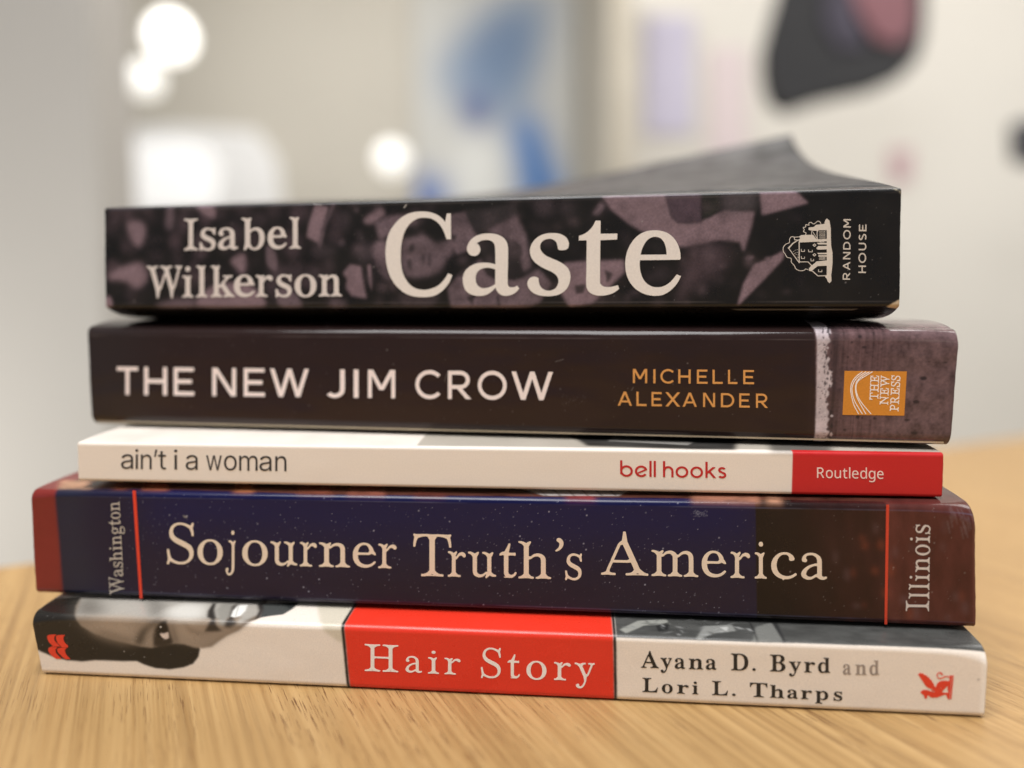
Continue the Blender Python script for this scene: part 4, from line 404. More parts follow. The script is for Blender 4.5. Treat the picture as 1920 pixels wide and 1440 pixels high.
 'geo': {
  'T': '232 1 -1 5 -1 595 -5 1 -224 1 -1 5 1 91 5 1 552 -1 2 -7 0 -84 -2 -5 -223 -1 -6 -1 0 -597 -1 -3 -3 -1',
  'H': '1 1 -1 5 1 693 7 1 84 0 5 -1 1 -293 1 -5 366 -1 5 1 1 3 1 295 5 1 91 -1 1 -5 -1 -693 -7 -1 -84 0 -5 1 -1 293 -1 5 -366 1 -5 -1 -1 -3 -1 -295 -5 -1',
  'E': '1 1 -1 5 1 693 5 1 502 -1 2 -5 -1 -88 0 -2 -3 -2 -402 0 -6 -1 0 -195 1 -5 357 -1 2 -1 1 -3 1 -90 -2 -5 -4 -1 -355 -1 -1 -5 0 -190 0 -5 6 -1 411 0 3 -1 1 -3 -1 -93 -5 -1',
  'N': '1 1 -1 5 1 693 7 1 117 0 5 -1 55 -84 4 -7 41 -62 4 -7 46 -69 4 -7 42 -62 3 -7 42 -62 3 -7 47 -69 3 -7 42 -62 4 -7 28 -43 3 -2 1 9 0 552 1 3 3 1 93 -1 1 -5 -1 -693 -7 -1 -117 0 -5 1 -55 84 -4 7 -41 62 -4 7 -46 69 -4 7 -42 62 -3 7 -42 62 -3 7 -47 69 -3 7 -42 62 -4 7 -28 43 -3 2 -1 -9 0 -552 -1 -3 -3 -1',
  'W': '220 1 -3 3 -8 31 -6 16 -1 7 -9 24 -1 7 -6 17 -1 7 -6 17 -1 7 -6 17 -15 54 -9 24 -1 7 -6 17 -1 7 -6 17 -15 55 -9 23 -1 7 -6 17 -1 7 -6 17 -1 7 -6 17 -16 55 -8 23 -16 55 -13 41 -1 7 -23 71 -3 17 4 1 93 0 5 -4 11 -38 6 -16 1 -7 23 -72 1 -7 6 -17 1 -7 6 -17 1 -7 6 -16 1 -7 9 -24 1 -7 27 -89 1 -7 9 -23 1 -8 27 -88 2 -7 6 -17 1 -7 10 -31 2 0 18 55 10 41 18 57 1 7 16 50 6 24 6 16 6 24 6 17 10 40 18 57 1 8 16 50 6 23 6 17 6 24 5 12 98 1 2 -1 3 -5 36 -121 1 -8 6 -16 6 -24 6 -17 10 -40 6 -17 6 -24 18 -57 11 -40 18 -57 10 -41 18 -55 2 0 10 31 1 7 6 17 2 7 6 17 1 7 6 17 15 55 9 23 1 7 6 17 1 7 6 17 15 55 9 24 1 7 6 16 1 7 6 17 1 7 6 17 1 7 23 72 1 7 6 16 11 38 5 4 93 0 4 -1 -3 -17 -7 -17 -8 -30 -8 -24 -1 -7 -6 -17 -1 -7 -6 -17 -16 -55 -8 -23 -1 -8 -6 -16 -1 -7 -7 -17 -1 -7 -6 -17 -15 -55 -9 -23 -1 -8 -6 -16 -1 -7 -6 -17 -15 -55 -9 -24 -1 -7 -6 -16 -1 -8 -6 -16 -1 -7 -6 -17 -15 -55 -9 -24 -1 -7 -6 -16 -8 -31 -2 -3 -6 -1 -93 0 -3 1 -2 5 -18 64 -6 17 -6 24 -16 50 -1 7 -18 57 -10 40 -6 17 -6 24 -18 57 -11 41 -18 57 -10 40 -8 20 -8 -20 -10 -40 -18 -57 -11 -41 -6 -17 -6 -23 -18 -58 -10 -40 -18 -57 -1 -7 -16 -50 -6 -24 -6 -17 -18 -64 -2 -5 -3 -1',
  'J': '187 -9 -5 2 -12 0 -26 8 -36 16 -12 7 -23 19 -17 17 -5 8 0 2 72 60 3 0 11 -13 12 -9 21 -12 26 -8 27 0 21 5 12 5 12 7 14 12 11 10 9 12 12 24 7 29 0 504 1 3 3 1 93 -1 1 -5 0 -509 -8 -39 -7 -21 -16 -33 -10 -15 -15 -17 -21 -22 -12 -9 -15 -9 -28 -15 -19 -7 -36 -7',
  'I': '1 1 -1 5 0 690 1 3 3 1 90 0 3 -1 1 -5 0 -690 -1 -3 -3 -1',
  'M': '1 1 -1 5 1 693 5 1 119 0 5 -1 2 -2 42 -79 33 -57 13 -26 3 -5 11 -22 32 -57 13 -26 32 -57 28 -53 5 -7 2 0 212 389 3 2 4 1 124 -1 1 -5 0 -693 -5 -1 -89 0 -2 1 -1 3 0 533 -1 10 -13 -20 -27 -52 -4 -5 -10 -21 -33 -57 -13 -27 -32 -57 -56 -104 -3 -3 -5 -1 -104 0 -5 3 -49 91 -4 5 -27 52 -4 5 -11 21 -3 5 -28 53 -3 4 -11 22 -4 4 -10 22 -4 5 -13 26 -4 5 -10 21 -3 2 -1 -9 0 -533 -1 -3 -3 -1',
  'C': '339 -9 -4 2 -15 0 -40 8 -57 19 -43 21 -26 17 -39 30 -22 23 -28 34 -15 23 -14 26 -14 33 -12 38 -1 10 -4 14 -3 29 -2 7 0 50 2 7 3 29 10 40 12 34 14 30 24 39 15 20 18 20 36 33 20 15 26 17 43 21 47 17 36 8 7 0 7 2 15 0 7 2 57 0 7 -2 14 0 7 -2 8 0 26 -7 9 -1 36 -12 21 -9 29 -15 25 -15 46 -36 16 -16 1 -2 -1 -3 -35 -32 -7 -5 -16 -16 -12 -9 -5 2 -19 19 -14 11 -27 17 -28 14 -34 12 -19 5 -9 0 -7 2 -12 1 -7 2 -43 0 -7 -2 -12 -1 -7 -2 -8 0 -21 -5 -29 -10 -50 -26 -35 -28 -13 -13 -21 -25 -17 -27 -9 -19 -12 -34 -8 -33 0 -14 -2 -8 0 -30 2 -8 0 -14 3 -14 5 -19 12 -34 9 -19 17 -26 21 -26 14 -14 34 -26 12 -8 38 -19 29 -10 21 -5 39 -5 38 0 7 2 12 1 7 2 7 0 21 5 34 12 40 21 27 20 23 22 3 0 12 -9 16 -16 6 -4 18 -18 7 -5 12 -13 -17 -18 -47 -37 -24 -14 -50 -24 -36 -12 -50 -10 -14 0 -7 -2',
  'R': '1 1 -1 5 1 693 5 1 324 0 7 -2 9 0 8 -3 9 0 33 -10 17 -7 36 -19 21 -16 29 -29 20 -27 16 -33 10 -31 3 -15 0 -9 2 -7 0 -34 -2 -7 0 -9 -3 -15 -10 -31 -16 -33 -21 -28 -28 -28 -21 -16 -41 -21 -26 -10 -17 -3 -4 -3 15 -19 14 -15 5 -7 15 -14 4 -7 15 -15 4 -7 15 -14 4 -7 15 -14 4 -8 15 -14 4 -7 15 -14 5 -7 71 -79 2 -2 -1 -3 -5 -1 -123 1 -221 248 -6 1 -123 0 -5 -1 -1 -3 -1 -245 -5 -1|98 349 6 -1 219 0 7 2 21 3 14 5 24 12 17 11 19 19 15 23 9 26 1 9 2 7 0 20 -2 7 -1 9 -9 26 -15 23 -20 20 -20 13 -20 9 -14 5 -21 3 -7 2 -224 0 -1 -6',
  'O': '351 -9 -5 2 -14 0 -7 2 -7 0 -45 10 -36 12 -17 7 -33 17 -41 26 -28 23 -30 30 -20 25 -15 23 -24 45 -7 17 -10 28 -10 48 0 12 -2 7 0 50 2 7 0 12 3 7 0 7 7 34 15 40 19 38 21 34 21 26 30 30 7 4 11 11 51 34 50 24 36 12 45 10 7 0 7 2 14 0 8 2 64 0 7 -2 14 0 7 -2 8 0 52 -13 55 -21 38 -21 32 -23 13 -10 42 -42 25 -33 15 -24 16 -33 10 -24 1 -7 8 -27 6 -26 0 -12 2 -7 0 -64 -2 -7 0 -12 -6 -26 -8 -27 -1 -7 -10 -24 -16 -33 -15 -24 -25 -33 -42 -42 -13 -10 -32 -23 -38 -21 -55 -21 -52 -13 -8 0 -7 -2 -14 0 -7 -2|357 89 4 -1 47 0 7 2 15 1 35 7 36 12 38 19 19 12 20 15 36 36 24 33 16 33 10 29 7 40 0 46 -7 40 -10 29 -16 33 -24 33 -36 36 -20 15 -19 12 -38 19 -36 12 -35 7 -15 1 -7 2 -47 0 -7 -2 -12 -1 -7 -2 -10 0 -29 -8 -33 -11 -28 -15 -27 -16 -23 -19 -23 -23 -28 -38 -19 -38 -10 -28 -5 -26 0 -12 -2 -8 0 -30 2 -8 0 -12 5 -26 10 -28 19 -38 28 -38 23 -23 23 -19 27 -16 28 -15 33 -11 29 -8',
  'L': '1 1 -1 5 0 690 1 3 3 1 90 0 3 -1 1 -5 0 -595 6 -1 361 0 3 -1 1 -3 0 -90 -1 -3 -5 -1',
  'A': '-1 1 -1 3 14 35 7 12 20 53 6 11 20 53 6 12 20 52 6 12 20 52 6 12 25 65 6 12 20 52 6 12 21 52 6 12 20 52 6 12 20 53 6 12 23 57 5 1 100 -1 3 -3 99 -245 6 -12 25 -64 6 -12 20 -52 6 -12 20 -53 6 -11 46 -117 6 -12 25 -64 16 -36 0 -5 -6 -1 -97 1 -13 26 -51 129 -4 9 -4 4 -316 0 -8 -1 -7 -14 -46 -117 -7 -12 -5 -17 -5 -7 -6 -1|209 258 9 -1 238 0 5 1 0 3 -9 24 -6 11 -20 53 -6 12 -78 193 -4 9 -3 3 -8 -15 -73 -181 -6 -12 -25 -64 -6 -12',
  'X': '-6 0 -2 1 1 5 244 339 1 6 -12 19 -233 324 -1 5 7 1 112 -1 188 -262 3 0 7 9 180 253 112 1 7 -1 -1 -5 -233 -324 -12 -19 0 -5 245 -340 1 -5 -7 -1 -112 1 -180 253 -7 9 -3 0 -188 -262',
  'D': '1 1 -1 5 1 693 5 1 288 0 10 -2 28 -3 43 -10 21 -7 29 -12 36 -19 41 -29 24 -22 25 -27 10 -13 27 -41 19 -40 9 -29 1 -7 4 -9 5 -26 0 -10 3 -7 0 -29 2 -7 -2 -9 0 -29 -3 -7 0 -10 -5 -26 -4 -9 -1 -7 -9 -29 -19 -40 -27 -41 -10 -13 -13 -13 -6 -8 -28 -27 -43 -30 -36 -19 -29 -12 -21 -7 -29 -7 -14 -3 -9 0 -8 -3 -11 0 -8 -2|98 99 6 -1 183 0 7 2 14 0 27 5 23 7 24 10 19 9 26 17 29 24 29 34 17 26 9 19 15 43 3 21 2 8 0 54 -2 8 0 7 -6 23 -7 22 -7 17 -14 26 -18 25 -21 22 -29 25 -26 17 -19 9 -31 12 -43 10 -14 0 -9 2 -181 0 -6 -1',
 },
 'geob': {
  'R': '1 1 -1 5 1 693 5 1 324 0 7 -2 9 0 8 -3 9 0 33 -10 17 -7 36 -19 21 -16 29 -29 20 -27 16 -33 10 -31 3 -15 0 -9 2 -7 0 -34 -2 -7 0 -9 -3 -15 -10 -31 -16 -33 -21 -28 -28 -28 -21 -16 -12 -7 -41 -19 -31 -9 0 -2 30 -34 5 -7 14 -14 5 -7 14 -15 5 -7 14 -14 5 -7 14 -14 5 -8 14 -14 5 -7 15 -14 4 -7 15 -15 4 -7 15 -14 4 -7 15 -15 4 -7 15 -14 1 -2 0 -3 -5 -1 -133 1 -221 248 -5 1 -112 0 -5 -1 -1 -3 -1 -245 -5 -1|106 356 5 -1 212 0 26 5 21 7 10 5 22 15 18 18 10 15 8 15 4 14 1 9 2 7 0 20 -2 7 -1 9 -4 14 -8 15 -11 16 -15 16 -12 9 -22 12 -31 9 -19 3 -214 -1 -1 -5',
  'A': '-4 0 -1 1 0 3 8 21 6 12 25 64 6 12 20 52 6 12 20 53 6 12 20 52 7 12 20 52 6 12 25 65 6 11 20 53 6 12 20 52 6 12 49 121 5 4 110 -1 23 -57 6 -12 20 -53 6 -12 20 -52 6 -12 25 -64 6 -12 20 -52 6 -12 21 -53 6 -12 20 -52 6 -12 20 -52 6 -12 51 -129 6 -12 10 -23 -1 -3 -5 -1 -107 1 -37 93 -6 12 -21 52 -5 10 -312 1 -5 0 -2 -3 -5 -10 -47 -117 -17 -38|216 265 9 -1 224 0 5 1 -2 10 -11 24 -51 128 -6 12 -20 53 -6 12 -20 52 -3 2 -4 -4 -98 -246 -6 -12 -10 -23',
  'N': '1 1 -1 5 1 693 5 1 129 0 5 -4 40 -61 4 -8 18 -26 3 -7 18 -26 4 -7 18 -26 20 -34 18 -26 3 -7 18 -26 20 -34 40 -59 20 -34 39 -59 20 -33 40 -60 3 -7 6 -8 2 -1 1 9 0 540 1 3 3 1 100 -1 1 -5 -1 -693 -5 -1 -129 0 -5 4 -40 61 -4 8 -18 26 -3 7 -18 26 -4 7 -18 26 -20 34 -18 26 -3 7 -18 26 -20 34 -40 59 -20 34 -39 59 -20 33 -40 60 -3 7 -6 8 -2 1 -1 -9 0 -540 -1 -3 -3 -1',
  'D': '1 1 -1 5 1 693 5 1 288 0 10 -2 28 -3 43 -10 21 -7 29 -12 36 -19 41 -29 24 -22 25 -27 10 -13 27 -41 19 -40 9 -29 1 -7 4 -9 5 -26 0 -10 3 -7 0 -29 2 -7 -2 -9 0 -29 -3 -7 0 -10 -5 -26 -4 -9 -1 -7 -9 -29 -19 -40 -27 -41 -10 -13 -13 -13 -6 -8 -28 -27 -43 -30 -36 -19 -29 -12 -21 -7 -29 -7 -14 -3 -9 0 -8 -3 -11 0 -8 -2|106 106 5 -1 178 0 7 2 15 1 40 9 7 4 12 3 34 17 22 15 11 8 32 32 16 21 22 41 12 36 5 26 0 60 -5 26 -8 24 -19 40 -7 12 -16 22 -32 32 -11 8 -22 15 -34 17 -12 3 -7 4 -43 10 -12 0 -9 2 -176 0 -5 -1',
  'O': '351 -9 -5 2 -14 0 -7 2 -7 0 -45 10 -36 12 -17 7 -33 17 -41 26 -28 23 -30 30 -20 25 -15 23 -24 45 -7 17 -10 28 -10 48 0 12 -2 7 0 50 2 7 0 12 3 7 0 7 7 34 15 40 19 38 21 34 21 26 30 30 7 4 11 11 51 34 50 24 36 12 45 10 7 0 7 2 14 0 8 2 64 0 7 -2 14 0 7 -2 8 0 52 -13 55 -21 38 -21 32 -23 13 -10 42 -42 25 -33 15 -24 16 -33 10 -24 1 -7 8 -27 6 -26 0 -12 2 -7 0 -64 -2 -7 0 -12 -6 -26 -8 -27 -1 -7 -10 -24 -16 -33 -15 -24 -25 -33 -42 -42 -13 -10 -32 -23 -38 -21 -55 -21 -52 -13 -8 0 -7 -2 -14 0 -7 -2|357 96 4 -1 47 0 7 3 15 0 35 7 41 15 24 11 34 23 13 10 30 30 16 21 12 20 10 19 12 33 7 38 0 50 -7 38 -12 33 -10 19 -12 20 -15 20 -32 32 -13 10 -33 22 -36 16 -29 10 -35 7 -15 0 -7 3 -47 0 -7 -3 -12 0 -7 -2 -10 -1 -29 -7 -38 -14 -38 -21 -32 -25 -19 -19 -14 -17 -19 -28 -16 -36 -5 -14 -8 -33 0 -10 -2 -7 0 -36 10 -50 9 -26 12 -24 19 -28 14 -17 18 -18 17 -14 16 -12 38 -21 38 -14 31 -8',
  'M': '1 1 -1 5 1 693 7 1 127 0 5 -1 25 -48 4 -5 15 -31 4 -4 15 -31 4 -5 36 -71 4 -5 15 -31 4 -5 15 -31 4 -5 15 -31 4 -4 16 -31 3 -5 18 -36 3 -3 3 1 10 17 17 35 4 5 15 31 4 5 15 31 4 4 15 31 4 5 114 215 2 2 5 1 133 -1 1 -5 0 -693 -5 -1 -96 0 -2 1 -1 3 0 519 -1 10 -11 -15 -15 -31 -4 -5 -15 -31 -4 -5 -17 -35 -4 -5 -15 -31 -4 -5 -87 -164 -3 -5 -7 -1 -110 0 -5 1 -7 12 -18 36 -4 5 -15 31 -4 4 -15 31 -4 5 -15 31 -4 5 -15 31 -4 4 -56 108 -3 4 -11 22 -3 3 -1 -10 0 -519 -1 -3 -3 -1',
  'H': '1 1 -1 5 1 693 7 1 91 0 5 -1 1 -291 1 -5 352 -1 5 1 1 3 1 293 5 1 98 -1 1 -5 -1 -693 -7 -1 -91 0 -5 1 -1 291 -1 5 -352 1 -5 -1 -1 -3 -1 -293 -5 -1',
  'U': '256 -9 -5 2 -9 0 -27 5 -30 10 -46 21 -29 20 -14 11 -28 28 -13 16 -21 33 -10 19 -9 24 -7 24 -6 26 0 12 -2 7 1 450 5 1 95 0 3 -1 1 -3 0 -440 2 -7 3 -22 10 -26 9 -19 21 -28 24 -22 22 -15 34 -14 19 -5 12 0 7 -3 33 0 19 3 34 10 23 12 15 9 12 9 21 22 17 25 10 19 5 11 7 34 0 447 1 3 3 1 100 -1 1 -5 0 -452 -10 -50 -17 -43 -12 -22 -14 -21 -28 -33 -32 -27 -38 -24 -26 -12 -29 -9 -33 -8 -12 0 -7 -2',
  'S': '220 -9 -5 2 -9 0 -7 2 -10 1 -28 7 -26 9 -29 15 -26 16 -15 12 -17 18 -1 2 1 2 65 46 14 10 5 1 24 -17 9 -5 34 -11 14 -3 10 0 7 -3 40 0 7 3 10 0 14 3 29 9 14 7 15 10 24 24 7 14 5 20 0 11 -5 19 -11 20 -15 14 -18 12 -14 8 -26 9 -24 5 -14 0 -17 4 -1 2 0 38 -1 3 -29 1 -7 2 -9 0 -34 8 -21 7 -31 14 -19 12 -20 15 -19 19 -11 14 -10 15 -12 24 -5 12 -5 21 -3 31 3 7 0 12 3 14 7 22 12 24 23 31 27 24 22 14 33 17 12 3 7 4 41 10 14 0 7 2 52 0 50 -10 29 -9 29 -14 26 -17 16 -14 13 -13 2 -2 -2 -3 -82 -57 -2 0 -7 6 -19 12 -17 7 -26 7 -10 0 -7 3 -40 0 -36 -8 -19 -7 -25 -15 -14 -14 -7 -10 -7 -16 -3 -15 5 -21 9 -17 20 -19 12 -8 15 -7 31 -9 9 -1 7 -2 22 -1 1 -3 0 -38 1 -3 12 -1 7 -2 19 0 7 -2 8 0 47 -13 50 -23 25 -18 16 -13 22 -25 14 -21 7 -15 10 -26 3 -14 0 -7 2 -7 0 -29 -5 -26 -7 -22 -12 -23 -10 -15 -9 -12 -22 -22 -36 -26 -45 -21 -43 -12 -10 -1 -7 -2 -12 0 -7 -2',
  'E': '1 1 -1 5 1 693 5 1 502 -1 2 -5 -1 -95 0 -3 -3 -1 -395 0 -5 -1 -1 -186 1 -5 350 -1 2 0 1 -3 1 -95 -2 -6 -4 0 -348 -1 -1 -5 0 -181 1 -5 5 -1 404 0 3 -1 1 -3 -1 -100 -5 -1',
 },
 'round': {
  'b': '237 -14 -48 10 -43 16 -16 10 -32 22 -13 13 -8 5 -31 37 -42 1 -3 1 -1 3 0 631 1 4 3 1 83 0 5 -1 1 -278 1 -7 7 4 29 20 16 10 43 16 34 8 9 0 7 2 53 0 7 -2 9 0 15 -3 26 -7 24 -10 23 -12 19 -11 24 -19 28 -27 25 -36 19 -38 10 -29 8 -38 0 -21 2 -7 0 -8 -2 -7 0 -21 -3 -7 -3 -22 -12 -38 -16 -33 -12 -19 -15 -20 -29 -29 -23 -18 -20 -12 -28 -15 -12 -3 -7 -4 -41 -10 -9 0 -7 -2|255 77 15 -1 7 3 15 0 14 2 38 15 29 18 14 13 14 16 13 18 12 24 7 21 3 21 2 8 0 30 -2 8 -3 21 -7 21 -17 31 -22 27 -17 15 -31 19 -33 12 -14 2 -15 0 -7 3 -31 -3 -24 -5 -14 -5 -24 -11 -24 -18 -18 -18 -11 -13 -12 -19 -7 -14 -7 -22 -5 -23 0 -46 5 -23 7 -22 7 -14 12 -19 11 -13 16 -17 12 -9 14 -10 24 -11 24 -8',
  'e': '235 -14 -46 10 -21 7 -17 8 -5 1 -16 10 -32 22 -18 18 -6 3 -16 19 -24 36 -14 29 -4 12 -4 7 -10 43 0 14 -2 7 0 36 2 7 0 14 8 34 10 28 14 29 24 36 14 16 26 24 32 22 16 10 5 1 17 8 21 7 48 10 55 0 40 -7 10 -4 7 -1 24 -10 35 -19 27 -19 32 -31 22 -32 5 -2 2 -3 18 -44 5 -19 -4 -6 -4 -1 -226 -111 -5 -1 -74 -37 -5 -1 -62 -31 0 -3 1 -2 11 -11 11 -8 15 -11 24 -11 24 -8 14 -2 15 0 7 -3 9 0 7 3 15 0 14 2 9 4 8 1 21 10 29 18 14 13 19 22 2 0 22 -14 50 -36 0 -3 -13 -19 -32 -31 -20 -15 -19 -11 -23 -12 -24 -10 -41 -10 -9 0 -7 -2|103 192 3 -1 71 36 10 6 93 46 5 4 92 46 5 4 23 11 3 2 -1 3 -20 24 -17 15 -21 14 -14 7 -29 10 -14 2 -12 0 -7 3 -34 -3 -24 -5 -14 -5 -24 -11 -27 -20 -14 -15 -16 -21 -15 -26 -7 -22 -5 -23 0 -46 5 -23',
  'l': '1 1 -1 5 0 731 1 2 3 1 85 0 3 -1 1 -4 0 -731 -1 -3 -3 -1',
  'h': '1 1 -1 5 0 731 1 2 3 1 85 0 3 -1 1 -4 0 -260 1 -7 5 2 7 6 12 7 24 12 28 9 34 6 38 -1 7 -2 21 -3 34 -12 19 -9 34 -25 22 -21 10 -13 8 -11 19 -33 14 -38 6 -22 0 -7 2 -7 0 -14 2 -7 0 -281 -1 -3 -2 -1 -83 0 -6 1 0 288 -6 26 -4 15 -15 28 -9 12 -24 24 -20 13 -12 4 -16 5 -15 1 -7 2 -7 -2 -14 -1 -24 -7 -21 -12 -13 -10 -18 -21 -11 -15 -7 -14 -7 -22 -5 -23 -1 -291 -5 -1',
  'o': '237 -14 -48 10 -43 16 -16 10 -32 22 -13 13 -8 5 -6 8 -13 14 -22 31 -16 34 -4 12 -4 7 -9 40 -1 15 -2 7 0 40 2 7 1 15 9 40 4 7 4 12 16 34 24 33 11 12 6 8 8 5 13 13 32 22 16 10 43 16 50 10 53 0 7 -2 9 0 15 -3 26 -7 7 -4 12 -3 28 -15 19 -11 23 -18 30 -30 24 -34 19 -38 10 -29 8 -38 0 -21 2 -7 0 -8 -2 -7 0 -21 -8 -38 -10 -29 -19 -38 -25 -36 -28 -27 -13 -11 -30 -19 -28 -15 -36 -12 -40 -7|255 77 15 -1 7 3 15 0 14 2 38 15 29 18 14 13 14 16 13 18 12 24 7 21 3 21 2 8 0 30 -2 8 -3 21 -7 21 -17 31 -22 27 -17 15 -31 19 -33 12 -14 2 -15 0 -7 3 -31 -3 -24 -5 -14 -5 -24 -11 -24 -18 -18 -18 -11 -13 -12 -19 -7 -14 -7 -22 -5 -23 0 -46 5 -23 7 -22 7 -14 12 -19 11 -13 16 -17 12 -9 14 -10 24 -11 24 -8',
  'k': '1 1 -1 5 0 190 -1 3 -11 2 0 3 11 11 1 3 0 519 1 2 3 1 85 0 3 -1 1 -4 0 -420 1 -5 3 1 14 13 7 5 67 66 7 5 66 67 7 4 29 28 121 1 7 -1 -3 -5 -61 -61 -7 -4 -127 -125 -4 -5 0 -3 10 -15 40 -50 17 -24 40 -50 17 -23 41 -51 50 -66 7 -8 4 -8 -9 -1 -100 0 -6 1 -144 187 -7 7 -17 24 -12 13 -36 -31 -19 -1 -2 -1 -1 -3 -1 -195 -5 -1',
  's': '146 -9 -4 2 -22 3 -21 7 -22 9 -31 21 -19 20 -7 10 0 2 24 15 52 29 3 0 8 -8 13 -8 17 -7 12 -3 14 0 7 -2 7 2 15 1 23 7 23 15 9 12 5 14 0 19 -9 17 -11 11 -9 6 -24 10 -14 3 -15 0 -2 32 -22 1 -7 2 -7 0 -33 10 -24 12 -15 10 -14 12 -22 27 -12 23 -7 31 0 24 7 31 10 19 11 17 25 24 22 15 33 14 36 7 40 0 7 -2 10 0 12 -3 38 -14 31 -21 19 -19 5 -8 0 -3 -24 -15 -52 -29 -27 16 -19 6 -12 0 -7 2 -7 -2 -14 -1 -17 -5 -17 -10 -12 -12 -5 -12 0 -16 6 -11 14 -14 19 -9 31 -6 2 -30 12 -1 7 -2 12 0 24 -5 14 -5 22 -9 28 -19 26 -26 15 -23 8 -16 1 -8 3 -9 1 -10 2 -7 0 -24 -5 -23 -12 -29 -18 -26 -15 -14 -20 -15 -17 -10 -16 -7 -34 -10 -9 0 -7 -2',
 },
}
